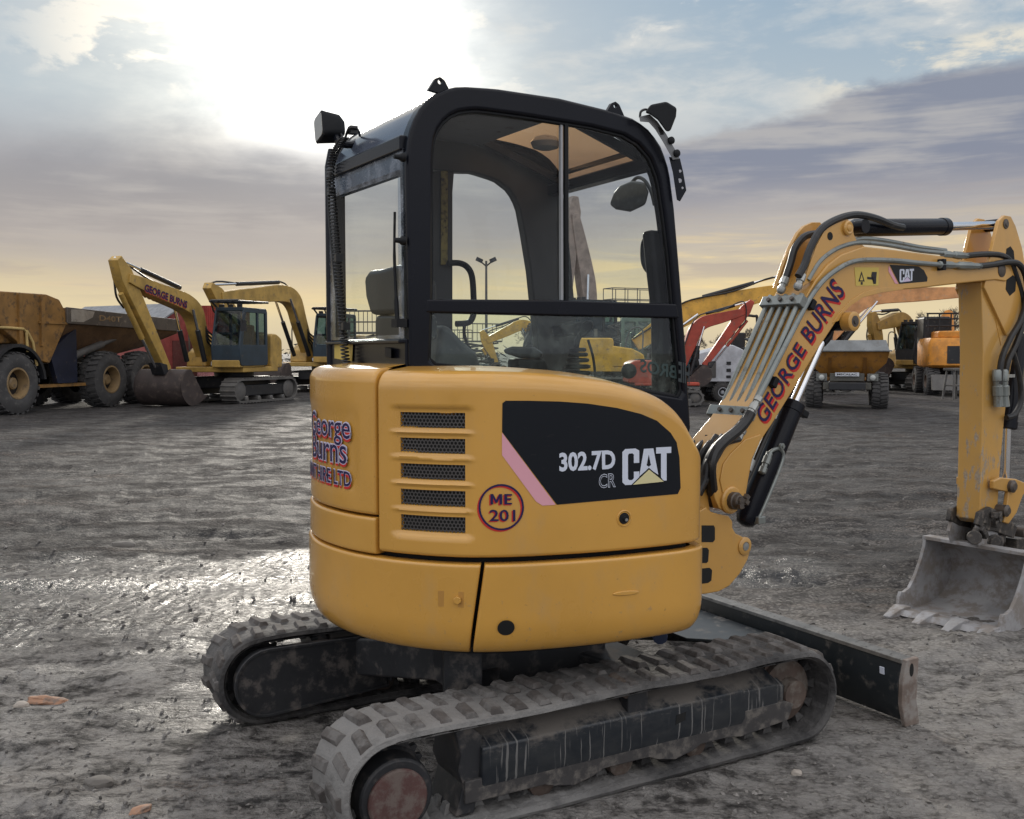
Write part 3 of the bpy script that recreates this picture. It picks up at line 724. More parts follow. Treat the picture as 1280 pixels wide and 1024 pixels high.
# left side frame with the door opening
lin_px = [(566, 500), (567, 300), (567, 232), (569, 221), (577, 215.5), (592, 215.5), (622, 225), (640, 239), (650, 258), (656, 290), (664, 340), (672, 420), (678, 500)]
li = [Vector(P(a, b, YL - .06)) for a, b in lin_px]; zt_l = li[4].y; xr_l = XR + .05
li = [Vector((xr_l, li[0].y)), Vector((xr_l, zt_l - .08)), Vector((xr_l + .02, zt_l - .03)), Vector((xr_l + .07, zt_l))] + li[4:]
cen_keep = cen; cen = Vector(P(590, 380, YL - .06)); lii = [polar(li, q) for q in oo]; cen = cen_keep
m = MB(); m.ring([q + Vector((0, KT * (YL - YR) if q.y > 1.9 else 0)) for q in oo], lii, 'y', YL - .06, YL); LFRAME = m.build('cab_door', simple('door_inner_black', (0.020, 0.020, 0.020), .55), MINI, bevel=.010, ang=50)
m = MB(); m.faces([(q.x, YL - .03, q.y) for q in li], [tuple(range(len(li)))]); m.build('door_window', G_CLR, LFRAME, smooth=False)
m = MB(); m.prism([P(a, b, YL - .06) for a, b in ((541, 214), (569, 214), (567, 240), (567, 520), (541, 520))], 'y', YL - .055, YL - .008); m.build('door_pillar', MATS['door_inner_black'], LFRAME, bevel=.008)
# yellow safety strip on the inner pillar
m = MB(); m.prism([P(a, b, YL - .062) for a, b in ((551, 214), (559.5, 214), (559, 325), (556, 331), (551, 331))], 'y', YL - .066, YL - .0615); m.build('warning_strip', simple('old_yellow_label', (.20, .155, .03), .6, dirt=(.03, .025, .015, 1), dirt_amt=.4, dirt_scale=22), LFRAME)
m = MB(); m.tube(spline([P3(a, b, YL - .10) for a, b in ((560, 329), (574, 329), (584, 334), (590, 346), (592, 372), (592, 392), (586, 403), (570, 405))], 5), .014, 10); m.build('grab_handle', M_BLKM, LFRAME)
m = MB(); m.tube(spline([P3(a, b, YL - .10) for a, b in ((582, 402), (580, 415), (584, 430), (592, 445))], 5), .008, 8); m.build('latch_cable', M_BLKM, LFRAME)
# front: header, sill, pillars come from the side frames
fr = [q for q in oo if q.x > .3]
ft = Vector(P(832, 196, YR)); fb = Vector(P(861, 500, YR))
m = MB(); m.box((ft.x - .03, (YR + YL) / 2, ft.y - .02), (.07, YL - YR - .06, .05)); m.box((fb.x - .06, (YR + YL) / 2, fb.y - .25), (.05, YL - YR - .06, .5)); m.build('front_crossbars', M_BLK, MINI, bevel=.01)
m = MB(); m.faces([(ft.x - .01, YR + .05, ft.y), (ft.x - .01, YL - .05, ft.y), (fb.x - .01, YL - .05, fb.y), (fb.x - .01, YR + .05, fb.y)], [(0, 1, 2, 3)]); m.build('windscreen', G_CLR, MINI, smooth=False)
# rear wall
zr0 = PX(508, 180, XR)[1]; YLr = PX(413, 300, XR)[0]
print('rear left y', YLr, 'zr', zr0, PX(412, 214, XR), PX(418, 429, XR), PX(512, 425, XR))
zt_bar = PX(508, 178, XR)[1]; zb_win = PX(470, 424, XR)[1]
m = MB(); zq = zt_bar + KT * (YQ - YR)
m.hexa([(XR - .025, YR + .03, zt_bar - .03), (XR + .015, YR + .03, zt_bar - .03), (XR + .015, YQ - .02, zq - .03), (XR - .025, YQ - .02, zq - .03)], [(XR - .025, YR + .03, zt_bar + .025), (XR + .015, YR + .03, zt_bar + .025), (XR + .015, YQ - .02, zq + .025), (XR - .025, YQ - .02, zq + .025)]); m.build('rear_crossbar', M_BLK, MINI, bevel=.008)
m = MB(); m.tube([(XR, YQ - .015, 1.42), (XR, YQ - .015, zq + .03), (XR + .015, YQ - .015, zq + .10)], .026, 10); m.build('rear_pillar', M_BLK, MINI)
m = MB(); m.box((XR + .005, (YR + YQ) / 2, (zb_win + .95) / 2), (.035, YQ - YR - .04, zb_win - .95)); RP = m.build('rear_panel', M_BLK, MINI, bevel=.008)
m = MB(); m.faces([(XR - .012, YR + .03, zb_win), (XR - .012, YQ - .03, zb_win), (XR - .012, YQ - .03, zq), (XR - .012, YR + .03, zt_bar)], [(0, 1, 2, 3)]); RW = m.build('rear_window', G_REAR, MINI, smooth=False)
m = MB(); w_ = .07
m.ring([(YR + .03, zb_win), (YQ - .02, zb_win), (YQ - .02, zq - .02), (YR + .03, zt_bar - .02)], [(YR + .075, zb_win + .012), (YQ - .10, zb_win + .012), (YQ - .10, zq - .11), (YR + .075, zt_bar - .11)], 'x', XR - .016, XR - .013)
m.build('rear_window_edge', glass('painted_reflection_edge', (.80, .84, .88), .16, (.62, .66, .74, 1), .6), RW, smooth=False)  # pale edge strip; the reflection it shows is put into its colour
m = MB(); m.box((XR - .012, (YR + YQ) / 2, zb_win - .012), (.05, YQ - YR - .05, .012)); m.build('rear_ledge', M_BLK, RP, bevel=.003)
def rq(px, py, dx=0): y, z = PX(px, py, XR + dx); return Vector((XR + dx, y, z))
m = MB(); m.hexa([rq(418, 448, -.018), rq(440, 452, -.018), rq(441, 431, -.018), rq(418, 428, -.018)], [rq(418, 448, -.014), rq(440, 452, -.014), rq(441, 431, -.014), rq(418, 428, -.014)]); m.build('warning_label', D_YEL, RP)
m = MB(); m.hexa([rq(481, 446, -.03), rq(489, 448, -.03), rq(489, 436, -.03), rq(481, 434, -.03)], [rq(481, 446, -.01), rq(489, 448, -.01), rq(489, 436, -.01), rq(481, 434, -.01)]); m.build('rear_latch', M_BLKM, RP, bevel=.002)
# coiled light cable down the rear pillar
cab_pts = resample(spline([rq(a, b, -.045) for a, b in ((431, 172), (424, 181), (417, 195), (413, 215), (415, 245), (419, 290), (423, 340), (427, 390), (430, 425), (432, 448), (436, 457))], 12), 640, False)
m = MB(); hel = []
for i, q in enumerate(cab_pts):
    a = i * 2 * math.pi / 9.0; hel.append(q + Vector((math.cos(a) * .015, math.sin(a) * .015, 0)))
m.tube(hel, .0035, 5); m.build('coiled_cable', M_RUB, MINI)
m = MB(); m.tube(spline([rq(a, b, -.05) for a, b in ((413, 215), (411, 260), (416, 320), (421, 370), (428, 420))], 10), .006, 6)
for a, b in ((423, 323), (414, 240), (432, 408)): m.box(rq(a, b, -.045), (.03, .03, .03))
m.build('light_wire', M_RUB, MINI)
m = MB(); m.tube(spline([rq(a, b, -.03) for a, b in ((493.5, 265), (493, 320), (495, 370), (497, 404))], 6), [.005] * 6 + [.006] * 7 + [.009] * 6, 8); m.box(rq(499, 404, -.03), (.04, .05, .03)); m.build('wiper', M_BLKM, RW)
for a, b in ((506, 301), (506, 197)):
    m = MB(); m.turn(rq(a, b, -.02), (-1, 0, 0), [(0, .016), (.012, .016), (.02, .010), (.04, .008), (.041, .001)], 12); m.build('window_catch', M_BLKM, RW)
# work lamps
m = MB(); q = rq(408, 160, -.05)
L1 = m
bx = [(-.054, -.055), (.054, -.055), (.056, .055), (-.056, .055)]
rl = Matrix.Rotation(R(-12), 3, 'X')
lp = lambda k, dx, rr: [q + Vector((dx, 0, 0)) + rl @ Vector((0, a * k, b * k)) for a, b in round_poly([Vector(t) for t in bx], rr * 1.7)]
m.loft([lp(.55, .07, .02), lp(.92, .045, .02), lp(1, -.02, .014), lp(1.03, -.03, .014), lp(.95, -.034, .014)]); WL = m.build('work_lamp', M_BLKM, MINI, ang=45)
m = MB(); m.loft([lp(.88, -.036, .014), lp(.9, -.03, .014)]); m.build('lamp_lens', simple('lamp_lens', (.35, .33, .30), .15, .3), WL)
m = MB(); m.tube(spline([q + Vector((.03, -.03, -.03)), rq(424, 178, -.02), rq(437, 181, .02), rq(450, 176, .08), rq(470, 170, .12)], 6), .015, 10); m.build('lamp_bracket', M_BLK, WL)
m = MB(); m.tube(spline([q + Vector((.05, -.03, -.02)), rq(430, 176, -.03), rq(433, 168, -.03), rq(437, 160, -.03), rq(446, 161, 0), rq(450, 170, .05)], 6), .005, 6); m.box(rq(441, 163, -.01), (.03, .035, .03)); m.build('lamp_wire', M_RUB, WL)
yl = YR - .03
m = MB(); lq = P3(829, 146, yl + .03)
def lo(poly, y0, y1, k=1): 
    m.loft([[P3(a, b, y) for a, b in poly] for y in (y0, y1)])
lo([(806, 141), (813, 131), (833, 127), (846, 135), (845, 146), (838, 164), (833, 165), (822, 150), (812, 143)], yl - .04, yl + .07); FL = m.build('work_lamp', M_BLKM, MINI, bevel=.012, ang=45)
m = MB(); hb = [(799, 146), (812, 143), (822, 152), (833, 168), (841, 182), (849, 196), (849, 199), (841, 200), (838, 194), (829, 178), (819, 162), (811, 153), (800, 152)]
lo(hb, yl - .012, yl - .004); m.build('lamp_bracket', simple('pale_bracket_paint', (.17, .175, .18), .45, .2), FL, bevel=.002)
for a, b in ((838, 176), (845, 192)):
    m = MB(); m.turn(P3(a, b, yl - .011), (0, -1, 0), [(0, .015), (.01, .015), (.013, .011), (.014, .001)], 12); m.build('bolt', M_BLKM, FL)
m = MB(); lo([(822, 158), (827, 160), (830, 168), (826, 169)], yl - .013, yl - .0115); m.build('bracket_slot', M_HOLE, FL)
m = MB(); lo([(836, 196), (850, 198), (854, 215), (858, 238), (850, 252), (846, 250), (841, 216)], yl + .006, yl + .012); m.build('bracket_plate', M_BLK, FL, bevel=.002)
for a, b, r_ in ((850, 214, .006), (849.5, 226, .009), (853, 235, .005)):
    m = MB(); m.cyl(P3(a, b, yl + .0055), P3(a, b, yl + .004), r_, n=12); m.build('plate_hole', simple('sky_seen_hole', (.45, .46, .5), .6) if 'sky_seen_hole' not in MATS else MATS['sky_seen_hole'], FL)
m = MB(); m.tube(spline([P3(a, b, yl + .02) for a, b in ((800, 147), (801, 140), (806, 137), (812, 138))], 5), .005, 6); m.build('lamp_wire', M_RUB, FL)
# mirror and grab rail at the front of the cab
xm = fb.x + .05
def fq(px, py, x=None): y, z = PX(px, py, x if x is not None else .66); return Vector((x if x is not None else .66, y, z))
m = MB(); mp = [(768, 240), (775, 232), (790, 226), (806, 228), (811, 240), (807, 256), (788, 265), (770, 262), (762, 256)]
m.loft([[fq(a, b, .70) for a, b in mp], [fq(a, b, .76) for a, b in mp]]); MIR = m.build('mirror', simple('mirror_black', (.035, .038, .04), .45, dirt=(.12, .13, .13, 1), dirt_amt=.3, dirt_scale=16), MINI, bevel=.012)
m = MB(); m.tube(spline([fq(790, 228, .72), fq(797, 222, .72), fq(806, 226, .71), fq(814, 240, .69), fq(818, 256, .68)], 5), .008, 8); m.build('mirror_arm', M_BLKM, MIR)
m = MB(); m.tube(spline([fq(a, b, .64) for a, b in ((812, 300), (805, 301), (803, 312), (804, 328), (809, 338), (817, 343))], 5), .010, 8); m.build('grab_handle', M_BLKM, FRAME)
m = MB(); m.loft([[Vector((x, y, z)) for x, y in ((fb.x - .10 - d, YR + .06), (fb.x - .02 - d, YR + .06), (fb.x - .02 - d, YR + .13), (fb.x - .10 - d, YR + .13))] for z, d in ((1.2, 0.0), (1.72, .012), (1.9, .04), (2.05, .06))]); m.build('inner_pillar', M_BLKM, FRAME, bevel=.02)

# seat, levers and consoles
m = MB(); sb = [(.0, 1.12), (.02, 1.14), (-.04, 1.40), (-.10, 1.62), (-.14, 1.70), (-.19, 1.68), (-.17, 1.5), (-.12, 1.3), (-.10, 1.12)]
XS = XR + .33
def seatpart(name, prof, y0, y1, mat, bev=.03):
    m = MB(); m.prism([(XS + a, z) for a, z in prof], 'y', y0, y1); return m.build(name, mat, MINI, bevel=bev, seg=3, ang=60)
ys0 = .02; ys1 = .46
zs = lambda px, py: PX(px, py, XS - .14)
yA, zA = zs(454, 346); yB, zB = zs(520, 346)
ST = seatpart('seat', [(.0, 1.02), (.45, 1.04), (.47, 1.10), (.40, 1.14), (.02, 1.12)], ys0, ys1, M_SEAT)
m = MB()
bp = [(454, 347), (460, 338), (474, 336), (492, 331), (503, 332), (512, 345), (522, 350), (522, 392), (462, 394), (456, 372)]
m.loft([[Vector((XS - .13, *PX(a, b, XS - .13))) for a, b in bp], [Vector((XS - .04, *PX(a, b, XS - .13))) for a, b in bp]]); m.build('backrest', M_SEAT, ST, bevel=.025, seg=3, ang=60)
m = MB(); bp = [(470, 394), (522, 394), (522, 425), (468, 425), (468, 400)]
m.loft([[Vector((XS - .12, *PX(a, b, XS - .12))) for a, b in bp], [Vector((XS - .03, *PX(a, b, XS - .12))) for a, b in bp]]); m.build('lower_backrest', M_SEAT, ST, bevel=.02)
m = MB(); m.box(((XR + .6) / 2 + .1, (YR + YL) / 2, .98), (1.1, .9, .12)); m.build('cab_floor', M_BLKM, MINI)
ya = .12
m = MB(); m.loft([[P3(a, b, y) for a, b in ((628, 437), (640, 433), (668, 434), (680, 442), (676, 449), (650, 448), (632, 442))] for y in (ya - .05, ya + .05)]); m.build('armrest', M_SEAT, MINI, bevel=.015)
m = MB(); m.prism([P(a, b, ya) for a, b in ((640, 448), (676, 449), (690, 500), (640, 500))], 'y', ya - .05, ya + .05); m.build('control_console', M_BLKM, MINI, bevel=.015)
m = MB(); yj = .0
for i, (w_, yy) in enumerate(((.060, 466), (.056, 458), (.050, 450), (.045, 443), (.038, 437))):
    c_ = P3(722, yy, yj); m.turn(c_, (0, 0, 1), [(-.01, w_ * .8), (-.006, w_), (.004, w_), (.008, w_ * .8)], 16)
m.build('lever_boot', M_RUB, MINI)
m = MB(); m.tube([P3(719, 440, yj), P3(722, 425, yj), P3(728, 412, yj)], .012, 10)
m.loft([[P3(a, b, y) for a, b in ((722, 416), (728, 404), (736, 400), (742, 402), (741, 410), (734, 419), (727, 423))] for y in (yj - .025, yj + .025)]); m.build('control_lever', M_BLKM, MINI, bevel=.01)
m = MB(); m.tube(spline([P3(a, b, .1) for a, b in ((735, 425), (741, 445), (744, 468), (746, 490))], 5), .006, 6); m.build('lever_rod', M_BLKM, MINI)
m = MB(); m.prism([P(a, b, .5) for a, b in ((690, 408), (716, 402), (722, 412), (712, 420), (694, 420))], 'y', .42, .52); m.build('monitor', M_BLKM, MINI, bevel=.01)
m = MB(); m.prism([P(a, b, .3) for a, b in ((540, 470), (548, 404), (560, 410), (575, 426), (592, 440), (602, 470))], 'y', .26, .55); m.build('side_console', simple('console_grey', (.09, .095, .10), .55), MINI, bevel=.03, seg=3)
m = MB(); c_ = P3(786, 464, .02); m.turn(c_, (-.5, -.85, .1), [(-.01, .02), (0, .034), (.012, .034), (.016, .028), (.018, .001)], 18); m.build('round_gauge', M_SEAT, MINI)
# ================================================================ undercarriage
def mud_rubber():
    m, T, b = bsdf('muddy_track_rubber')
    co = T.new('ShaderNodeTexCoord').outputs['Object']
    n = T.noise(co, 5, 9, 0.65); n2 = T.noise(co, 38, 4, 0.6); n3 = T.noise(co, 2.1, 3, .5)
    c = T.mix(T.sstep(n, 0.35, 0.62), (0.030, 0.029, 0.030, 1), (0.105, 0.100, 0.097, 1))
    c = T.mix(T.m('MULTIPLY', T.sstep(n2, 0.52, 0.70), 0.6), c, (0.055, 0.052, 0.05, 1))
    sx = T.new('ShaderNodeSeparateXYZ'); T.l.new(co, sx.inputs[0])
    pale = T.m('MULTIPLY', T.sstep(T.m('ADD', sx.outputs[0], T.m('MULTIPLY', T.m('SUBTRACT', n3, .5), .9)), 0.35, -0.5), T.sstep(n, .25, .5))
    c = T.mix(T.m('MULTIPLY', T.m('MULTIPLY', pale, .7), T.sstep(sx.outputs[1], .2, -.2)), c, (0.235, 0.228, 0.22, 1))
    T.put(b.inputs['Base Color'], c); b.inputs['Roughness'].default_value = 0.82
    T.put(b.inputs['Normal'], T.bump(T.m('ADD', n, T.m('MULTIPLY', n2, 0.5)), 0.9, 0.02)); return m
M_TRACK = mud_rubber()
M_LUGMUD = simple('muddy_lug', (0.062, 0.054, 0.050), 0.85, var=.35, dirt=(.14, .133, .128, 1), dirt_amt=.5, dirt_scale=5, bump=.9, bscale=40)
def drip_black():
    m, T, b = bsdf('black_paint_with_mud_runs')
    co = T.new('ShaderNodeTexCoord').outputs['Object']
    sx = T.new('ShaderNodeSeparateXYZ'); T.l.new(co, sx.inputs[0])
    wob = T.m('MULTIPLY', T.noise(co, 9, 2), 0.05)
    cxx = T.new('ShaderNodeCombineXYZ'); T.put(cxx.inputs[0], T.m('ADD', sx.outputs[0], T.m('MULTIPLY', wob, .35))); T.put(cxx.inputs[1], T.m('MULTIPLY', sx.outputs[2], 0.035))
    f = T.noise(cxx.outputs[0], 84, 2, .5); seg = T.noise(T.vec(co, (14, 1, 3)), 1.5, 3)
    run = T.m('MULTIPLY', T.sstep(f, 0.61, 0.65), T.sstep(seg, 0.30, 0.42))
    low = T.noise(T.vec(co, (1, 1, 2)), 6, 7, .7)
    z = sx.outputs[2]
    mud = T.sstep(T.m('ADD', T.m('MULTIPLY', z, 5.0), T.m('MULTIPLY', T.m('SUBTRACT', low, .5), 1.5)), 1.22, 1.50)
    spk = T.m('MULTIPLY', T.sstep(T.noise(T.vec(co, (1, 1, 2)), 42, 3, .7), .60, .66), T.sstep(T.m('MULTIPLY', z, 5.0), 1.0, 1.35))
    c = T.mix(T.sstep(low, .35, .7), (0.018, 0.022, 0.028, 1), (0.040, 0.043, 0.046, 1))
    c = T.mix(T.m('MULTIPLY', spk, .35), c, (0.16, 0.15, 0.14, 1))
    c = T.mix(T.m('MULTIPLY', run, .8), c, (0.19, 0.185, 0.178, 1)); c = T.mix(mud, c, T.mix(low, (0.085, 0.075, 0.068, 1), (.15, .135, .12, 1)))
    T.put(b.inputs['Base Color'], c); T.put(b.inputs['Roughness'], T.m('ADD', .4, T.m('MULTIPLY', T.m('MAXIMUM', mud, run), .45)))
    T.put(b.inputs['Normal'], T.bump(T.m('ADD', T.m('MULTIPLY', run, .25), T.m('MULTIPLY', low, T.m('ADD', .15, mud))), .35, .006)); return m
M_DRIP = drip_black()
M_RUST = simple('rusty_brown_steel', (0.085, 0.060, 0.048), 0.75, .1, var=.3, dirt=(.17, .15, .13, 1), dirt_amt=.4, dirt_scale=6, bump=.3, bscale=40)
M_DARK = simple('dirty_black_frame', (0.020, 0.021, 0.024), 0.5, dirt=(.12, .105, .095, 1), dirt_amt=.32, dirt_scale=5, bump=.2, bscale=40)
M_HUB = simple('faded_red_cover', (0.090, 0.043, 0.038), 0.7, dirt=(.15, .12, .105, 1), dirt_amt=.5, dirt_scale=8, bump=.2)
XA, XB, ZC, RO = -.805, .912, .194, .183
def stadium(t, r, L=XB - XA):
    """point and outward normal on the track path, t in metres of the RO path"""
    arc = math.pi * RO; tot = 2 * L + 2 * arc; t %= tot
    if t < L: return Vector((XA + t, 0, ZC + r)), Vector((0, 0, 1)), Vector((1, 0, 0))
    t -= L
    if t < arc: a = math.pi / 2 - t / RO; return Vector((XB + r * math.cos(a), 0, ZC + r * math.sin(a))), Vector((math.cos(a), 0, math.sin(a))), Vector((math.sin(a), 0, -math.cos(a)))
    t -= arc
    if t < L: return Vector((XB - t, 0, ZC - r)), Vector((0, 0, -1)), Vector((-1, 0, 0))
    t -= L; a = -math.pi / 2 - t / RO
    return Vector((XA + r * math.cos(a), 0, ZC + r * math.sin(a))), Vector((math.cos(a), 0, math.sin(a))), Vector((math.sin(a), 0, -math.cos(a)))
TOT = 2 * (XB - XA) + 2 * math.pi * RO
_before = set(bpy.data.objects)
def make_track(yc, near):
    y0, y1 = yc - .15, yc + .15; m = MB(); N = 220; loops = []
    sec = [(y0, -.018), (y0 + .006, -.004), (y0 + .03, 0.004), (y0 + .06, .001), (yc - .02, -.001), (yc + .02, -.001), (y1 - .06, .001), (y1 - .03, .004), (y1 - .006, -.004), (y1, -.018), (y1 - .02, -.028), (yc, -.03), (y0 + .02, -.028)]
    for i in range(N + 1):
        t = TOT * i / N; p, n, tg = stadium(t, RO); q = []
        wav = .004 * math.sin(t * 9) * max(0, n.z)
        for y, h in sec:
            k = noise.noise(Vector((t * 9, y * 22, 3 + yc))) * .003
            q.append(p + n * (h + k + wav) + Vector((0, y, 0)))
        loops.append(q)
    loops[-1] = loops[0]
    m.loft(loops, cap=False); TR = m.build('rubber_track', M_TRACK, MINI, ang=40)
    m = MB(); NL = 50
    for i in range(NL):
        for side in (-1, 1):
            t = TOT * (i + (.5 if side > 0 else 0)) / NL
            jit = random.uniform(-.1, .1); hgt = random.uniform(.014, .022)
            ya, yb = (yc + side * .015, yc + side * .135)
            lo_, hi_ = [], []
            for (tt, yy, hh, g) in ((-.024, ya, 0, lo_), (.026, ya, 0, lo_), (.012, yb, 0, lo_), (-.040, yb, 0, lo_),
                                   (-.013, ya + side * .008, hgt, hi_), (.014, ya + side * .008, hgt, hi_), (.002, yb - side * .008, hgt, hi_), (-.028, yb - side * .008, hgt, hi_)):
                p, n, tg = stadium(t + tt, RO); g.append(p + n * (hh - .003) + Vector((0, yy, 0)))
            m.hexa(lo_, hi_)
    LG = m.build('tread_lugs', M_LUGMUD, TR, bevel=.003, ang=40)
    m = MB(); NI = 46
    for i in range(NI):
        t = TOT * i / NI
        for side in (-1, 1):
            lo_, hi_ = [], []
            for tt, yy, hh, g in ((-.026, .012, -.026, lo_), (.026, .012, -.026, lo_), (.026, .052, -.026, lo_), (-.026, .052, -.026, lo_), (-.013, .016, -.062, hi_), (.013, .016, -.062, hi_), (.013, .044, -.062, hi_), (-.013, .044, -.062, hi_)):
                p, n, tg = stadium(t + tt, RO); g.append(p + n * hh + Vector((0, yc + side * yy, 0)))
            m.hexa(lo_, hi_)
            lo_, hi_ = [], []
            for tt, yy, hh, g in ((-.020, .06, -.026, lo_), (.020, .06, -.026, lo_), (.020, .135, -.026, lo_), (-.020, .135, -.026, lo_), (-.012, .06, -.036, hi_), (.012, .06, -.036, hi_), (.012, .13, -.030, hi_), (-.012, .13, -.030, hi_)):
                p, n, tg = stadium(t + tt, RO); g.append(p + n * hh + Vector((0, yc + side * yy, 0)))
            m.hexa(lo_, hi_)
    lps = []
    for i in range(221):
        q, n, tg = stadium(TOT * (i % 220) / 220, RO); lps.append([q + n * h + Vector((0, yc + y, 0)) for y, h in ((-.13, -.026), (.13, -.026), (.13, -.031), (-.13, -.031))])
    m.loft(lps, cap=False)
    m.build('guide_teeth', M_TRACK, TR, ang=60)  # guide teeth on the belt's inner side, joined by a thin added strip
    return TR
TRK = make_track(-.625, True)
TRF = make_track(.625, False)
_far = None
for yc, sg in ((-.625, -1), (.625, 1)):
    if sg > 0: _far = set(bpy.data.objects)
    yo = yc + sg * .0
    # sprocket with teeth, drive motor and front idler
    m = MB(); n_ = 22; gear = []
    for i in range(n_ * 4):
        a = 2 * math.pi * i / (n_ * 4); r_ = .146 if i % 4 in (0, 1) else .128
        gear.append((XA + r_ * math.cos(a), ZC + r_ * math.sin(a)))
    m.prism(gear, 'y', yc - .012, yc + .012); m.build('sprocket', M_DARK, MINI, bevel=.002)
    m = MB(); m.turn((XA + .01, yc, ZC - .03), (0, sg, 0), [(-.02, .134), (.02, .134), (.03, .126), (.10, .124), (.108, .116)], 32); m.build('drive_motor', M_DARK, MINI, bevel=.003)
    m = MB(); m.turn((XA + .01, yc + sg * .096, ZC - .035), (0, sg, 0), [(-.01, .099), (.020, .099), (.026, .093), (.028, .001)], 32); m.build('motor_cover', M_HUB, MINI)
    m = MB(); m.turn((XB, yc, ZC), (0, sg, 0), [(-.06, .05), (-.05, .095), (-.045, .122), (-.02, .122), (-.018, .132), (.018, .132), (.02, .122), (.045, .122), (.05, .095), (.055, .06), (.10, .055), (.10, .001)], 40); m.build('front_idler', M_RUST, MINI)
    # frame: box with sloping top, lower guide plate with scallops
    x0, x1 = -.50, .86
    yo_ = yc + sg * .118
    m = MB()
    m.loft([[Vector((x, yc + sg * a, z)) for a, z in ((-.11, .11), (-.11, .30), (-.06, .345), (.015, .335), (.070, .285), (.118, .265), (.118, .150), (.10, .11))] for x in (x0, x0 + .02, .3, .62)] +
           [[Vector((x, yc + sg * a, z)) for a, z in ((-.11, .11), (-.11, .285), (-.06, .32), (.015, .31), (.070, .275), (.110, .255), (.110, .160), (.09, .12))] for x in (.64, x1 - .06)] +
           [[Vector((x, yc + sg * a, z)) for a, z in ((-.10, .14), (-.10, .26), (-.06, .28), (.015, .275), (.060, .255), (.09, .24), (.09, .170), (.07, .14))] for x in (x1 - .02, x1)])
    TF = m.build('track_frame', M_DRIP, MINI, bevel=.008)
    lowp = [(x0 - .06, .165), (x1 - .02, .185), (x1 + .03, .165), (x1, .105), (.62, .085), (.55, .095), (.42, .095), (.38, .078), (.30, .062), (.22, .078), (.18, .095), (-.02, .095), (-.06, .078), (-.14, .062), (-.22, .078), (-.26, .09), (x0 - .06, .09)]
    m = MB(); m.prism(lowp, 'y', yc + sg * .085, yc + sg * .112); m.build('guide_plate', M_DRIP if False else simple('mud_run_plate', (.045, .042, .042), .7, dirt=(.15, .135, .12, 1), dirt_amt=.4, dirt_scale=7, bump=.3) if 'mud_run_plate' not in MATS else MATS['mud_run_plate'], TF, bevel=.004)
    m = MB(); m.prism([(x0 - .09, .05), (x0 - .02, .05), (x0 - .0, .16), (x0 + .01, .30), (x0 - .03, .34), (x0 - .09, .33), (x0 - .07, .25), (x0 - .08, .2), (x0 - .06, .15)], 'y', yc - .10, yc + .10); m.build('frame_end', M_DARK, TF, bevel=.006)
    for xx in (-.25, .08, .42):
        m = MB(); m.turn((xx, yc - .09, .085), (0, 1, 0), [(0, .03), (.01, .05), (.05, .05), (.055, .035), (.125, .035), (.13, .05), (.17, .05), (.18, .03)], 18); m.build('track_roller', M_RUST, MINI)
    for xx in ((-.30, .095) if sg < 0 else (.1,)):
        if xx > -.2:
            m = MB(); m.turn((xx, yc + sg * .105, .355), (0, -sg, 0), [(0, .018), (.006, .034), (.10, .034), (.11, .02)], 18); m.build('carrier_roller', M_RUST, MINI)
            m = MB(); m.box((xx + .04, yc + sg * .075, .30), (.09, .06, .09)); m.build('roller_bracket', M_DARK, MINI, bevel=.006)
for o in (set(bpy.data.objects) - _far) | {TRF}:
    if o.parent is MINI: o.location.x -= .07
for xx in (.315,):
    m = MB(); m.hexa([(xx - .022, -.7445, .195), (xx + .022, -.7445, .205), (xx + .026, -.7445, .235), (xx - .018, -.7445, .230)], [(xx - .022, -.730, .195), (xx + .022, -.730, .205), (xx + .026, -.730, .235), (xx - .018, -.730, .230)]); m.build('frame_slot', M_HOLE, MINI)
# inner side of the far track: rounded motor guard
def stad(x0, x1, r, zc, n=14):
    return [(x0 + r * math.cos(a), zc + r * math.sin(a)) for a in [math.pi / 2 + math.pi * i / n for i in range(n + 1)]] + [(x1, zc - r * .72), (x1, zc + r * .95)]
m = MB(); m.prism(stad(XA - .06, -.34, .135, ZC), 'y', .445, .50); m.build('motor_guard', M_DARK, MINI, bevel=.006)
m = MB(); m.ring(stad(XA - .06, -.34, .142, ZC), stad(XA - .06, -.34, .128, ZC), 'y', .438, .452); m.build('guard_rim', M_DARK, MINI, bevel=.003)
m = MB(); m.box((-.335, .46, .24), (.014, .09, .24)); m.box((.1, .49, .26), (.86, .06, .14)); m.build('inner_frame_beam', M_DARK, MINI, bevel=.006)
# centre frame and slewing ring
m = MB()
for sx in (-1, 1):
    for sy in (-1, 1):
        m.hexa([(sx * .02, sy * .05, .23), (sx * .34, sy * .52, .15), (sx * .52, sy * .52, .15), (sx * .30, sy * .02, .23)], [(sx * .02, sy * .05, .40), (sx * .34, sy * .52, .31), (sx * .52, sy * .52, .31), (sx * .30, sy * .02, .40)])
m.box((0, 0, .33), (.62, .56, .20)); m.build('centre_frame', M_DARK, MINI, bevel=.012)
m = MB(); m.turn((0, 0, .42), (0, 0, 1), [(0, .30), (.03, .33), (.12, .33), (.13, .30), (.17, .30)], 48); m.build('slewing_ring', M_DARK, MINI)
m = MB(); m.hexa([(-.45, -.35, .33), (-.33, -.42, .33), (-.31, -.36, .33), (-.43, -.30, .33)], [(-.45, -.35, .60), (-.33, -.42, .60), (-.31, -.36, .60), (-.43, -.30, .60)]); m.build('frame_gusset', M_DARK, MINI, bevel=.005)
m = MB(); m.tube(spline([(.45, -.45, .42), (.55, -.30, .46), (.66, -.22, .50), (.74, -.16, .52)], 6), .03, 10); m.tube(spline([(.40, -.38, .42), (.55, -.20, .42), (.72, -.05, .40), (.9, .0, .3)], 6), .018, 8); m.build('undercarriage_hoses', simple('bluish_hose', (.03, .04, .075), .5), MINI)
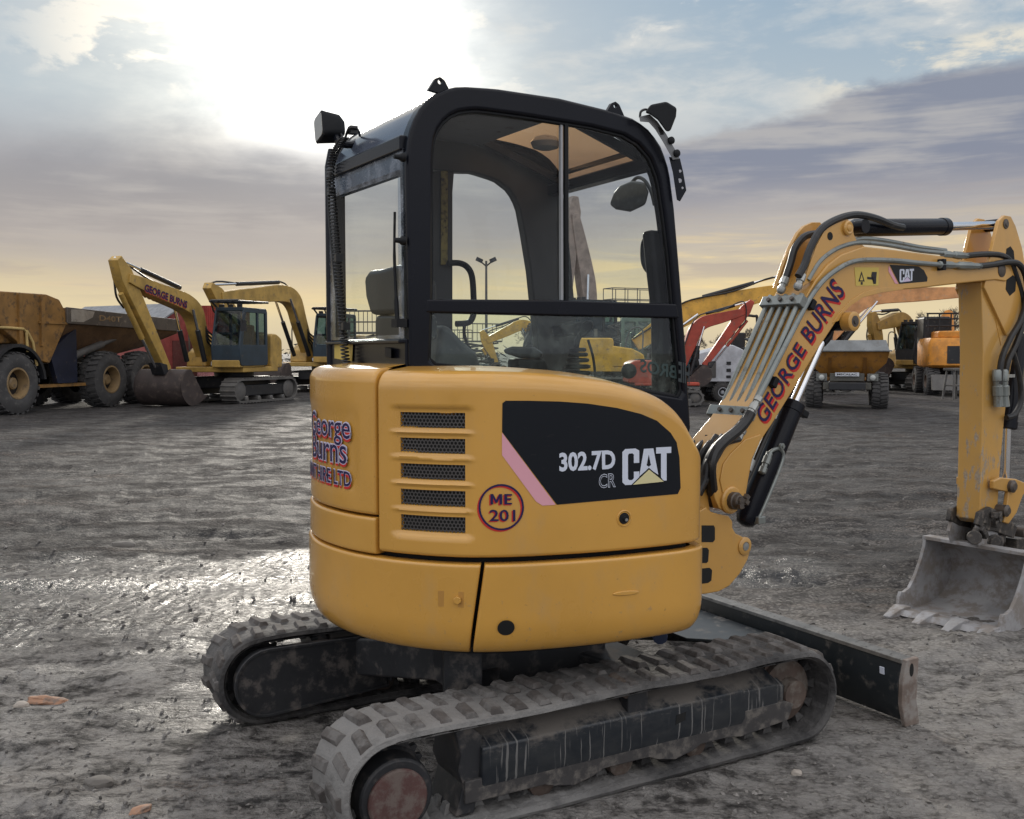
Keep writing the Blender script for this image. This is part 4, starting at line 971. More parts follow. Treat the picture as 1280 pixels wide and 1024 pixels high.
# mud lying in the far gap and on the tracks
m = MB()
for i in range(60):
    x = random.uniform(-.42, .55); y = -.625 + random.uniform(-.05, .06); s_ = random.uniform(.006, .016)
    z = .345 if abs(y + .64) < .04 else .325
    m.box((x, y, z + s_ * .2), (s_, s_ * 1.2, s_), Matrix.Rotation(random.uniform(0, 3), 3, 'Z') @ Matrix.Rotation(random.uniform(0, 1), 3, 'X'))
m.build('mud_clods', M_CLAY, MINI, kind='stuff', ang=10)

# ---------------------------------------------------------------- dozer blade
bp = [(1.415, .015), (1.375, .10), (1.372, .19), (1.395, .268), (1.450, .276), (1.452, .262), (1.430, .20), (1.432, .11), (1.475, .015)]
m = MB(); bp = [(a + .03, b) for a, b in bp]; m.prism(bp, 'y', -.812, .812); BL = m.build('dozer_blade', M_BLADE, MINI, bevel=.004)
m = MB(); m.prism([(1.418, .262), (1.424, .278), (1.482, .284), (1.488, .268), (1.48, .262)], 'y', -.812, .812); m.build('blade_top_edge', simple('worn_blade_edge', (.17, .165, .155), .45, .5, var=.25, dirt=(.05, .05, .05, 1), dirt_amt=.25, dirt_scale=14), BL, bevel=.003)
for sg in (-1, 1):
    m = MB(); ep = [(1.398, .0), (1.372, .10), (1.374, .20), (1.395, .282), (1.470, .284), (1.468, .21), (1.462, .11), (1.485, .0)]
    y = sg * .812; ep = [(a + .03, b) for a, b in ep]; m.prism(ep, 'y', y, y + sg * .022); E_ = m.build('blade_end', M_BEDGE, BL, bevel=.004)
m = MB(); lp_ = [(1.455 + .012 * math.cos(2 * math.pi * i / 14), .238 + .028 * math.sin(2 * math.pi * i / 14)) for i in range(14)]
m.prism(lp_, 'y', -.8355, -.8345); m.build('end_slot', M_HOLE, BL)
m = MB(); x_ = 1.402; m.box((x_, -.73, .215), (.004, .022, .03), Matrix.Rotation(R(-5), 3, 'Y')); m.build('blade_sticker', D_WHT, BL)
m = MB()
for sg in (-1, 1): m.hexa([(.55, sg * .36, .20), (1.40, sg * .28, .07), (1.40, sg * .36, .07), (.55, sg * .44, .20)], [(.55, sg * .36, .30), (1.40, sg * .28, .17), (1.40, sg * .36, .17), (.55, sg * .44, .30)])
m.build('blade_arms', M_BLADE, BL, bevel=.008)
m = MB(); m.hexa([(1.0, .05, .20), (1.385, -.30, .20), (1.385, .50, .20), (1.0, .35, .20)], [(1.0, .05, .212), (1.385, -.30, .215), (1.385, .50, .215), (1.0, .35, .212)]); m.build('blade_web', M_BLADE, BL, bevel=.003)

UYAW = R(29.5) - MYAW
for o in set(bpy.data.objects) - _before:
    if o.parent is MINI: o.rotation_euler = (0, 0, UYAW)
# ================================================================ swing bracket, boom, dipper, bucket
_before = set(bpy.data.objects); BYAW = R(35)
MR = Matrix.Rotation(-BYAW, 3, 'Z'); EO = MR @ (Vector((0, 0, EYE)) - MC)      # the boom is swung a few degrees on its post
YB = -.14; HW = .104; YN = YB - HW; YF = YB + HW
m = MB(); sbp = [(866, 590), (876, 640), (886, 632), (892, 628), (900, 640), (915, 640), (921, 650), (918, 660), (922, 668), (932, 672), (939, 678), (940, 690), (934, 706), (922, 724), (908, 738), (890, 743), (872, 745), (850, 745), (850, 590)]
sbp = [(860, 700), (860, 640), (874, 640), (884, 634), (890, 640), (900, 643), (912, 645), (917, 652), (917, 660), (921, 667), (929, 671), (937, 675), (940, 685), (936, 700), (926, 718), (913, 733), (900, 740), (884, 743), (860, 745)]
for y0, y1 in ((YN + .005, YN + .035), (YF - .035, YF - .005)):
    m.prism([P(a, b, YN) for a, b in sbp], 'y', y0, y1)
m.prism([P(a, b, YN) for a, b in ((850, 700), (905, 690), (905, 735), (850, 743))], 'y', YN + .03, YF - .03)
m.prism([P(a, b, YN) for a, b in ((840, 585), (884, 596), (893, 612), (898, 645), (902, 690), (898, 735), (840, 743))], 'y', YN + .045, YF - .045)
SB = m.build('swing_bracket', M_YEL_B, MINI, bevel=.006)
for q in ([(878, 657), (893, 657), (894.5, 660), (894.5, 675), (892, 678), (878, 678)], [(878, 685), (885, 685), (887, 688), (886, 702), (884, 704), (878, 704)], [(878, 711), (888, 710), (891, 713), (890, 726), (886, 729), (878, 730)]):
    m = MB(); m.prism([P(a, b, YN) for a, b in q], 'y', YN + .0035, YN + .008); m.build('bracket_opening', M_HOLE, SB)
m = MB(); x, z = P(931.5, 683, YN); m.turn((x, YN + .012, z), (0, -1, 0), [(0, .042), (.012, .042), (.016, .036), (.018, .022), (.014, .021), (.012, .001)], 28); m.build('pin_boss', M_YEL_B, SB)
m = MB(); m.turn((x, YN - .002, z), (0, -1, 0), [(0, .020), (.004, .019), (.0045, .008), (.006, .001)], 20); m.build('pivot_pin', M_STL, SB)
m = MB(); m.tube(spline([(.52, YB - .12, .95), (.66, YB - .06, .97), (.80, YB - .02, .96)], 5), .05, 12); m.box((.66, YB, .84), (.24, .22, .40)); m.build('swing_post', M_YEL_B, SB, bevel=.02)

boom_px = [(893, 600), (897, 572), (907, 552), (930, 524), (945, 500), (962, 467), (985, 420), (1003, 380), (1020, 350), (1035, 331), (1052, 318), (1080, 308), (1115, 312), (1184, 321), (1252, 334), (1262, 345), (1258, 352), (1245, 350), (1204, 354), (1149, 360.5), (1101, 364.5), (1078, 370), (1062, 380), (1048, 399), (1020, 441), (990, 491), (965, 531), (951, 552), (941, 574), (936, 600), (932, 625), (922, 637), (910, 641), (899, 636), (893, 622)]
bl = [Vector(P(a, b, YN)) for a, b in boom_px]
m = MB(); m.prism(bl, 'y', YN, YF); BOOM = m.build('boom', M_YEL_B, MINI, bevel=.008, seg=3)
# weld plate round the knee and foot doubler
m = MB(); m.prism([P(a, b, YN) for a, b in ((905, 628), (899, 600), (903, 580), (913, 566), (931, 549), (950, 543), (947, 556), (938, 574), (933, 598), (928, 625), (917, 634))], 'y', YN - .007, YN + .002); m.build('foot_plate', M_YEL_B, BOOM, bevel=.004)
kp = [(1048, 401), (1052, 393), (1062, 383), (1078, 372), (1101, 366), (1130, 362), (1124, 359), (1100, 360), (1080, 365), (1062, 376), (1050, 390), (1040, 404)]
m = MB(); m.prism([P(a, b, YN) for a, b in kp], 'y', YN - .004, YN + .002); m.build('knee_rib', M_YEL_B, BOOM, bevel=.002)
def boss(px, py, r, y, name, par, th=.02, mat=None, pin=True):
    x, z = P(px, py, y); m = MB(); m.turn((x, y + .004, z), (0, -1, 0), [(0, r), (th, r), (th + .004, r * .88), (th + .005, r * .62)], 28); b_ = m.build(name, mat or M_YEL_B, par)
    if pin:
        m = MB(); m.turn((x, y - th + .004, z), (0, -1, 0), [(0, r * .60), (.006, r * .58), (.007, r * .3), (.012, r * .28), (.0125, .001)], 20); m.build('pivot_pin', M_PIN, par)
boss(1058, 402, .048, YN, 'pin_boss', BOOM, .05)
x, z = P(912, 625, YN); m = MB(); m.turn((x, YN + .004, z), (0, -1, 0), [(0, .062), (.016, .062), (.022, .055), (.024, .035)], 28); m.build('pin_boss', M_YEL_B, BOOM)
m = MB(); m.turn((x, YN - .012, z), (0, -1, 0), [(0, .040), (.03, .040), (.034, .034), (.05, .030), (.055, .02), (.065, .018), (.066, .001)], 14)
for k in range(5): m.box((x + random.uniform(-.03, .04), YN - .06 - random.uniform(0, .02), z + random.uniform(-.035, .03)), (.022, .02, .02), Matrix.Rotation(random.random() * 3, 3, 'Y'))
m.build('greasy_pin', M_PIN, BOOM)
# ears for the dipper cylinder on top of the knee
ear = [(1006, 358), (1015, 330), (1024, 306), (1034, 287), (1042, 278), (1052, 273), (1062, 273), (1069, 281), (1070, 292), (1074, 301), (1084, 308), (1060, 322), (1030, 345)]
for y0 in (YN + .012, YF - .034):
    m = MB(); m.prism([P(a, b, YN) for a, b in ear], 'y', y0, y0 + .022); m.build('cylinder_ear', M_YEL_B, BOOM, bevel=.004)
x, z = P(1061, 285, YN); m = MB(); m.turn((x, YN + .014, z), (0, -1, 0), [(0, .036), (.014, .036), (.02, .028), (.018, .018), (.022, .016), (.026, .001)], 24); m.build('pin_boss', M_YEL_B, BOOM)
m = MB(); x, z = P(1040, 295, YN); m.cyl((x, YN + .010, z), (x, YN + .0125, z), .020, n=16); m.build('ear_hole', M_HOLE, BOOM)
# hoses and pipes along the back of the boom
def back(px, py, dy=0.0): return P3(px, py, YN + dy)
up0 = Vector(P(943, 520, YN)); up1 = Vector(P(1003, 382, YN)); du = (up1 - up0).normalized(); nb = Vector((-du.y, du.x))
if nb.x > 0: nb = -nb
ya_ = [YN + .010 + .047 * k for k in range(5)]
a0 = Vector(P(916, 536, YN)); 
for k, y in enumerate(ya_):
    m = MB(); s0 = up0 - du * .06 + nb * .022; s1 = up1 + du * .05 + nb * .022
    m.tube([(s0.x, y, s0.y), (s1.x, y, s1.y)], .0125, 10); m.build('hydraulic_pipe', M_PIPE, BOOM)
for px_, q in ((0, up0 - du * .005), (1, up1 + du * .005)):
    c_ = q + nb * .026; m = MB(); rotm = Matrix.Rotation(-math.atan2(du.y, du.x), 3, 'Y')
    m.box((c_.x, YB - .005 + (.018 if px_ == 0 else 0), c_.y), (.055, .245 + (.02 if px_ == 0 else 0), .045), rotm); CLP = m.build('pipe_clamp', M_PIPE, BOOM, bevel=.005)
    for k in range(3):
        m = MB(); cc = c_ + nb * .024; m.cyl((cc.x - du.x * 0, YB - .075 + .07 * k, cc.y), (cc.x + nb.x * .01, YB - .075 + .07 * k, cc.y + nb.y * .01), .011, n=8); m.build('clamp_bolt', M_PIN, CLP)
# unions and rubber hoses below the lower clamp, running down behind the house
for k, y in enumerate(ya_):
    e0 = up0 - du * .06 + nb * .022; e1 = e0 - du * .07
    m = MB(); d3 = Vector((du.x, 0, du.y)); p_ = Vector((e0.x, y, e0.y)); m.turn(p_ + d3 * .01, -d3, [(0, .013), (.004, .018), (.022, .018), (.026, .014), (.034, .014), (.036, .019), (.055, .019), (.06, .015), (.085, .0165), (.09, .012)], 8); m.build('pipe_union', M_STL, BOOM)
    q = p_ - d3 * .075; sx_ = 916 - 9.5 * k
    m = MB(); m.tube(spline([q, P3(sx_ - 9, 554, y - .01), P3(sx_ - 20, 570, y - .015), P3(sx_ - 30 + 2 * k, 590, y - .01), P3(sx_ - 40 + 4 * k, 612, y)], 6), .0165, 8); m.build('hydraulic_hose', M_RUB, BOOM)
for k in range(6):
    y = YN - .01 + .03 * k
    m = MB(); m.tube(spline([P3(a + random.uniform(-2, 2), b, y) for a, b in ((912 - k * 5, 545), (896 - k * 3, 562), (885 - k, 580), (880, 600), (872, 618))], 6), .016, 8); m.build('hydraulic_hose', M_RUB, BOOM)
# upper hoses to the dipper cylinder
def hose(pts, r, mat=M_RUB, name='hydraulic_hose', par=None):
    m = MB(); m.tube(spline(pts, 7), r, 9); return m.build(name, mat, par or BOOM)
for y, pts in ((YN + .03, ((1002, 345), (1010, 330), (1017, 310), (1030, 287), (1050, 274), (1073, 268), (1097, 272), (1120, 281), (1133, 284))), (YN + .115, ((982, 348), (988, 330), (993, 312), (1001, 300), (1010, 294), (1022, 292)))):
    hose([P3(a, b, YN if y < YN + .1 else y) + Vector((0, .0 if y > YN + .1 else .02, 0)) for a, b in pts], .0185)
for y, a, b in ((YN + .03, (996, 362), (1003, 344)), (YN + .115, (975, 366), (982, 348))):
    m = MB(); p0, p1 = P3(*a, y), P3(*b, y); d3 = (p1 - p0); L_ = d3.length; m.turn(p0, d3, [(0, .014), (.01, .021), (L_ * .35, .021), (L_ * .4, .016), (L_ * .55, .016), (L_ * .58, .022), (L_, .021), (L_ + .005, .017)], 8); m.build('hose_ferrule', M_STL, BOOM)
# pipe on the near face with its clips
p1 = [(936, 519), (950, 494), (975, 445), (1000, 396), (1013, 372), (1028, 352), (1045, 338), (1064, 328), (1085, 325), (1120, 326), (1150, 329), (1176, 331)]
hose([P3(a, b, YN - .016) for a, b in p1], .0125, M_PIPE, 'hydraulic_pipe')
p2 = [(1010, 352), (1025, 328), (1045, 313), (1065, 306), (1082, 305), (1110, 308), (1150, 315), (1182, 318)]
hose([P3(a, b, YN + .012) + Vector((0, 0, .006)) for a, b in p2], .0115, M_PIPE, 'hydraulic_pipe')
p2b = [(1012, 346), (1027, 322), (1047, 307.5), (1067, 301.5), (1084, 300), (1110, 303), (1150, 310.5), (1182, 314.5)]
hose([P3(a, b, YN + .045) + Vector((0, 0, .006)) for a, b in p2b], .0115, M_PIPE, 'hydraulic_pipe')
for a, b in ((967, 478), (1014, 381)):
    m = MB(); q = P3(a, b, YN - .012); m.box(q, (.05, .035, .03), Matrix.Rotation(R(-60), 3, 'Y')); m.build('pipe_clip', M_BLKM, BOOM, bevel=.004)
def union(p0, p1, r, par, name='pipe_union', mat=None):
    p0, p1 = Vector(p0), Vector(p1); d3 = p1 - p0; L_ = d3.length; m = MB()
    m.turn(p0, d3, [(0, r * .8), (.006, r * 1.15), (L_ * .3, r * 1.15), (L_ * .33, r * .85), (L_ * .45, r * .85), (L_ * .48, r * 1.2), (L_ * .8, r * 1.2), (L_ * .83, r), (L_, r)], 8); return m.build(name, mat or M_PIPE, par)
union(P3(1174, 331, YN - .016), P3(1225, 333, YN - .016), .018, BOOM); union(P3(1178, 318, YN + .012), P3(1208, 320, YN + .012), .018, BOOM)
m = MB(); q = P3(1177, 331, YN - .016); m.box(q, (.03, .04, .06)); m.build('pipe_clip', M_BLKM, BOOM, bevel=.004)
union(P3(950, 496, YN - .016), P3(937, 517, YN - .016), .018, BOOM, 'hose_ferrule', M_STL)
hose([P3(a, b, YN - .016) for a, b in ((938, 516), (932, 527), (920, 540), (905, 552), (893, 566), (888, 585))] + [P3(890, 610, YN + .02), P3(892, 630, YN + .05)], .026)
hose([P3(a, b, YN - .016) for a, b in ((1222, 333), (1240, 331), (1258, 328), (1273, 330))] + [P3(1282, 345, YN - .02), P3(1284, 370, YN - .02), P3(1276, 400, YN - .02), P3(1262, 425, YN - .02), P3(1252, 450, YN - .02), P3(1249, 480, YN - .02)], .0175)
hose([P3(a, b, YN + .012) for a, b in ((1206, 320), (1230, 318), (1250, 319), (1262, 326), (1268, 340), (1277, 370))] + [P3(1280, 400, YN), P3(1270, 430, YN), P3(1259, 455, YN), P3(1257, 480, YN)], .0175)
# boom cylinder
def cylinder(name, pa, pb, pc, rb, rr, par=MINI):
    """barrel from pa to pb, rod on to pc"""
    pa, pb, pc = Vector(pa), Vector(pb), Vector(pc); d3 = (pb - pa); L_ = d3.length; m = MB()
    m.turn(pa, d3, [(-.02, rb * .35), (-.01, rb * .75), (.02, rb), (L_ - .05, rb), (L_ - .048, rb * 1.08), (L_ - .004, rb * 1.08), (L_, rb * .95), (L_ + .002, rr)], 32); B_ = m.build(name, M_BLK, par)
    m = MB(); m.cyl(pb - d3 * .1, pc, rr, n=24); m.build('piston_rod', M_CHR, B_); return B_
cA, cB, cC = P3(932, 652, YB), P3(992, 504, YB), P3(1026, 428, YB)
BC = cylinder('boom_cylinder', cA, cB, cC, .055, .024)
m = MB(); _x, _z = P(1058, 402, YN); e_ = Vector((_x, YB, _z)); m.tube(spline([cC, P3(1034, 418, YB), e_], 5), .03, 12); m.cyl((e_.x, YN + .01, e_.z), (e_.x, YF - .01, e_.z), .045); m.build('rod_eye', M_BLK, BC)
m = MB(); _x, _z = P(931.5, 683, YN); q = Vector((_x, YB, _z)); m.cyl((q.x, YN + .04, q.z), (q.x, YF - .04, q.z), .028); m.build('barrel_eye', M_BLK, BC)
yc_ = YB - .055
hose([P3(a, b, yc_) for a, b in ((958, 570), (966, 563), (974, 561), (979, 568), (976, 582), (965, 610), (953, 638), (946, 652))], .009, M_PIPE, 'cylinder_pipe', BC)
union(P3(952, 592, yc_), P3(962, 566, yc_), .016, BC); m = MB(); m.turn(P3(976, 558, yc_ - .005), (0, -1, 0), [(0, .016), (.012, .016), (.013, .008), (.02, .008)], 12); m.build('banjo_fitting', M_PIPE, BC); m = MB(); m.box(P3(949, 650, yc_), (.05, .04, .035)); m.build('pipe_block', M_PIPE, BC, bevel=.005)
m = MB(); m.box(P3(1004, 517, YB - .03), (.035, .035, .05), Matrix.Rotation(R(-65), 3, 'Y')); m.build('cylinder_port', M_BLKM, BC, bevel=.006)
hose([P3(a, b, YB - .05) for a, b in ((968, 524), (955, 550), (940, 585), (928, 612), (920, 640))], .014, M_RUB, 'hydraulic_hose', BC)
m = MB(); p0, p1 = P3(940, 575, YB - .05), P3(935, 588, YB - .05); m.cyl(p0, p1, .018); m.build('hose_ferrule', M_STL, BC)
# dipper cylinder on top
dA, dB, dC = P3(1066, 285, YB), P3(1182, 283.5, YB), P3(1246, 281.5, YB)
DC = cylinder('dipper_cylinder', dA, dB, dC, .046, .024)
m = MB(); m.cyl((dA.x - .01, YN + .02, dA.z), (dA.x - .01, YF - .02, dA.z), .035); m.build('cylinder_eye', M_BLK, DC); m = MB(); m.cyl((dC.x, YN + .04, dC.z), (dC.x, YF - .04, dC.z), .036); m.build('cylinder_eye', M_BLK, DC)
# dipper (stick)
DN, DF = YN + .028, YF - .036
st_px = [(1227, 352), (1236, 318), (1242, 290), (1246, 275), (1253, 269.5), (1260, 271), (1266, 283), (1274, 310), (1280, 345), (1282, 372), (1278, 400), (1270, 430), (1262, 470), (1255, 530), (1250, 590), (1247, 640), (1240, 652), (1229, 655), (1224, 650), (1226, 600), (1228, 520), (1229, 440), (1227.5, 380)]
stp = [Vector(P(a, b, DN)) for a, b in st_px]
m = MB(); m.prism(stp[:1] + stp[9:], 'y', DN, DF)
DP = m.build('dipper', M_YEL_W, MINI, bevel=.007, seg=3)
earp = [Vector(P(a, b, DN)) for a, b in ((1227, 360), (1232, 330), (1240, 298), (1245, 277), (1252, 269.5), (1260, 271), (1266, 283), (1274, 310), (1280, 345), (1282, 372), (1278, 400), (1255, 420))]
for y0 in (DN - .018, DF - .004):
    m = MB(); m.prism(earp, 'y', y0, y0 + .022); m.build('dipper_ear', M_YEL_B, DP, bevel=.004)
for q in ([(1258, 311), (1263, 308), (1267, 314), (1268, 326), (1262, 328), (1257, 322)], [(1258, 350), (1266, 344), (1270, 348), (1269, 364), (1262, 370), (1257, 362)]):
    m = MB(); m.prism([P(a, b, DN - .018) for a, b in q], 'y', DN - .0195, DN - .017); m.build('ear_opening', M_HOLE, DP)
m = MB(); m.prism([P(a, b, DN) for a, b in ((1236, 362), (1242, 360), (1246, 390), (1252, 420), (1251, 432), (1244, 400))], 'y', DN - .003, DN + .001); m.build('weld_seam', M_YEL_B, DP)
x, z = P(1257, 280, DN - .018); m = MB(); m.turn((x, DN - .017, z), (0, -1, 0), [(0, .028), (.006, .028), (.008, .016), (.012, .014), (.0125, .001)], 20); m.build('pivot_pin', M_PIN, DP)
x, z = P(1250, 338, DN - .018); m = MB(); m.turn((x, DN - .017, z), (0, -1, 0), [(0, .04), (.014, .04), (.018, .03), (.02, .001)], 20); m.build('pivot_pin', M_PIN, DP)
# bucket cylinder in front of the dipper
bA, bB, bC = P3(1274, 420, YB), P3(1258, 536, YB), P3(1257, 605, YB)
KC = cylinder('bucket_cylinder', bA, bB, bC, .055, .024)
for a, b, y in ((1243, 440, YN - .01), (1251, 440, YN - .02)):
    m = MB(); p0, p1 = P3(a + 3, b + 22, y), P3(a + 5, b + 68, y); d3 = p1 - p0; L_ = d3.length
    m.turn(p0, d3, [(0, .02), (.01, .027), (L_ * .3, .027), (L_ * .32, .022), (L_ * .42, .022), (L_ * .45, .029), (L_ * .7, .029), (L_ * .72, .024), (L_, .027)], 10); m.build('hose_ferrule', M_PIPE, KC)
m = MB(); m.box(P3(1256, 470, YN - .005), (.13, .05, .018)); m.build('hose_strap', M_STL, KC)
hose([P3(1266, 440, YN), P3(1274, 470, YN), P3(1276, 500, YN), P3(1268, 518, YN), P3(1258, 522, YN)], .016, M_RUB, 'hydraulic_hose', KC)
# linkage and quick coupler
m = MB(); lk = [(1233, 600), (1243, 596), (1262, 598), (1276, 604), (1278, 612), (1270, 618), (1262, 640), (1252, 654), (1246, 652), (1250, 630), (1252, 614), (1240, 612), (1233, 610)]
for y0, y1 in ((DN - .045, DN - .015), (DF + .015, DF + .045)): m.prism([P(a, b, DN) for a, b in lk], 'y', y0, y1)
LK = m.build('bucket_link', M_YEL_B, MINI, bevel=.008)
m = MB()
for a, b, r_, e in ((1238, 605, .036, .065), (1276, 608, .030, .07), (1231, 635, .034, .06), (1256, 662, .032, .055)):
    q = P3(a, b, YB); m.cyl((q.x, DN - e, q.z), (q.x, DF + e, q.z), r_, n=18)
    m.cyl((q.x, DN - e - .012, q.z), (q.x, DN - e, q.z), r_ * .6, r_ * 1.05, n=18); m.cyl((q.x, DF + e, q.z), (q.x, DF + e + .02, q.z), r_ * 1.05, r_ * .7, n=18)
m.build('linkage_pins', M_PIN, LK)
m = MB(); qc = [(1219, 640), (1232, 633), (1246, 640), (1258, 650), (1266, 658), (1262, 672), (1250, 668), (1240, 664), (1228, 662), (1216, 655)]
for y0, y1 in ((DN - .03, DN + .0), (DF - .0, DF + .03)): m.prism([P(a, b, DN) for a, b in qc], 'y', y0, y1)
m.box(P3(1236, 655, YB), (.16, DF - DN, .06)); m.cyl(P3(1218, 672, DN - .07), P3(1218, 672, DF + .05), .040, n=18); m.cyl(P3(1244, 678, DN - .05), P3(1244, 678, DF + .05), .046, n=18)
m.cyl(P3(1244, 678, DN - .056), P3(1244, 678, DN - .05), .030, n=18); m.box(P3(1230, 672, YB), (.16, DF - DN + .04, .05)); m.box(P3(1262, 678, YB), (.10, DF - DN, .07))
for k in range(10): m.box(P3(1234 + random.uniform(-14, 16), 655 + random.uniform(-12, 16), DN - .03 + random.uniform(-.02, .01)), (.04, .03, .035), Matrix.Rotation(random.random() * 3, 3, 'Y'))
QC = m.build('quick_coupler', simple('dirty_coupler_steel', (.055, .05, .047), .55, .4, var=.3, dirt=(.22, .19, .16, 1), dirt_amt=.35, dirt_scale=12), MINI, bevel=.008)
# bucket: shell swept across its width, side plates, lip and teeth
BY0, BY1 = -.50, .115; BX = .32
prof_i = [(2.53, .035), (2.70, .020), (2.86, .025), (3.00, .055), (3.09, .12), (3.125, .21), (3.10, .30), (3.02, .375), (2.94, .405), (2.855, .415)]
pi = spline([(a + BX, 0, b) for a, b in prof_i], 5); po = []
for i, q in enumerate(pi):
    t = (pi[min(i + 1, len(pi) - 1)] - pi[max(i - 1, 0)]).normalized(); po.append(q + Vector((t.z, 0, -t.x)) * .018)
m = MB(); m.loft([[Vector((q.x, y, q.z)) for q in pi + po[::-1]] for y in (BY0, BY1)]); BK = m.build('bucket', M_BKT, MINI, bevel=.003)
sp = [(q.x, q.z) for q in po] + [*[(a + BX, b) for a, b in ((2.84, .425), (2.835, .38), (2.80, .30), (2.745, .21), (2.69, .145), (2.635, .125), (2.60, .13), (2.585, .10), (2.575, .05), (2.53, .02))]]
for y0, y1 in ((BY0 - .012, BY0 + .008), (BY1 - .008, BY1 + .012)):
    m = MB(); m.prism(sp, 'y', y0, y1); m.build('side_plate', M_BKT, BK, bevel=.004)
m = MB(); m.prism([(2.50 + BX, .018), (2.60 + BX, .008), (2.62 + BX, .042), (2.53 + BX, .046)], 'y', BY0 - .014, BY1 + .014); m.build('cutting_lip', M_BKT, BK, bevel=.003)
for k in range(4):
    y = BY0 + .035 + (BY1 - BY0 - .07) * k / 3; m = MB()
    m.loft([[Vector((x + BX, y + sy * w_, z)) for sy, z in ((-1, z0), (1, z0), (1, z1), (-1, z1))] for x, w_, z0, z1 in ((2.60, .040, .008, .060), (2.55, .040, .005, .062), (2.50, .032, .006, .050), (2.42, .022, .006, .020))]); m.build('bucket_tooth', M_BKT, BK, bevel=.004)
m = MB(); m.box((2.875 + BX, (BY0 + BY1) / 2, .428), (.075, BY1 - BY0 + .03, .022)); m.build('bucket_top_rail', M_BKT, BK, bevel=.004)
m = MB()
for y in (YB - .09, YB + .07): m.prism([(2.84 + BX, .42), (2.80 + BX, .50), (2.84 + BX, .60), (2.92 + BX, .62), (3.02 + BX, .52), (3.08 + BX, .40)], 'y', y, y + .022)
m.build('bucket_hanger', M_BKT, BK, bevel=.004)
# lettering and labels on the boom
yk = YN
def boom_text(s, q, bold=.03):
    Q = quad(q)
    for off, mt, o, d in ((.0012, D_RED, .01, (1.5, 2.6)), (.0020, D_RED, .0, (.7, 1.3)), (.0030, D_NAVY, 0, (0, 0))):
        decal('owner_lettering', text2d(s, o, bold), lambda u, v: P3(*(Q(u, v) + Vector(d)), yk - off), mt, BOOM)
boom_text('GEORGE', [(956, 532), (1008.5, 438), (996, 426.5), (944, 516)], .012)
boom_text('BURNS', [(1014, 430), (1057, 366), (1041, 346), (1000.5, 415)], .012)
decal('warning_label', poly2d([[(1068, 334), (1098.5, 334.5), (1098, 357), (1070, 357.5)]]), lambda u, v: P3(u, v, yk - .0015), D_YEL, BOOM)
for q in ([(1073, 352), (1081, 352), (1077, 339)], [(1084, 349), (1092, 350), (1092, 347), (1084, 346)], [(1090, 340), (1096, 340), (1095, 355), (1092, 355), (1093, 346), (1089, 345)], [(1076, 356), (1078.5, 356), (1078.5, 352.6), (1076, 352.6)]):
    decal('label_symbol', poly2d([q]), lambda u, v: P3(u, v, yk - .0026), D_DGREY, BOOM)
decal('label_symbol', poly2d([[(1075, 350.5), (1079, 350.5), (1077, 343)]]), lambda u, v: P3(u, v, yk - .0036), D_YEL, BOOM)
decal('maker_decal', poly2d([[(1112, 331), (1148, 333), (1155, 338), (1159.5, 347), (1159, 352), (1124, 355)]]), lambda u, v: P3(u, v, yk - .0015), D_BLK, BOOM)
decal('decal_stripe', poly2d([[(1111, 332), (1123, 355), (1119, 354.5), (1110.5, 339)]]), lambda u, v: P3(u, v, yk - .0015), D_PINK, BOOM)
Q4 = quad([(1124.5, 353), (1142, 352), (1142.5, 336), (1124.5, 336.5)])
decal('maker_lettering', poly2d(CAT_L), lambda u, v: P3(*Q4(u, v), yk - .0026), D_WHT, BOOM)
decal('maker_triangle', poly2d(TRI), lambda u, v: P3(*Q4(u, v), yk - .0036), D_LAV, BOOM)

for o in set(bpy.data.objects) - _before:
    if o.parent is MINI: o.rotation_euler = (0, 0, BYAW - MYAW)
MR = Matrix.Rotation(-MYAW, 3, 'Z'); EO = MR @ (Vector((0, 0, EYE)) - MC)
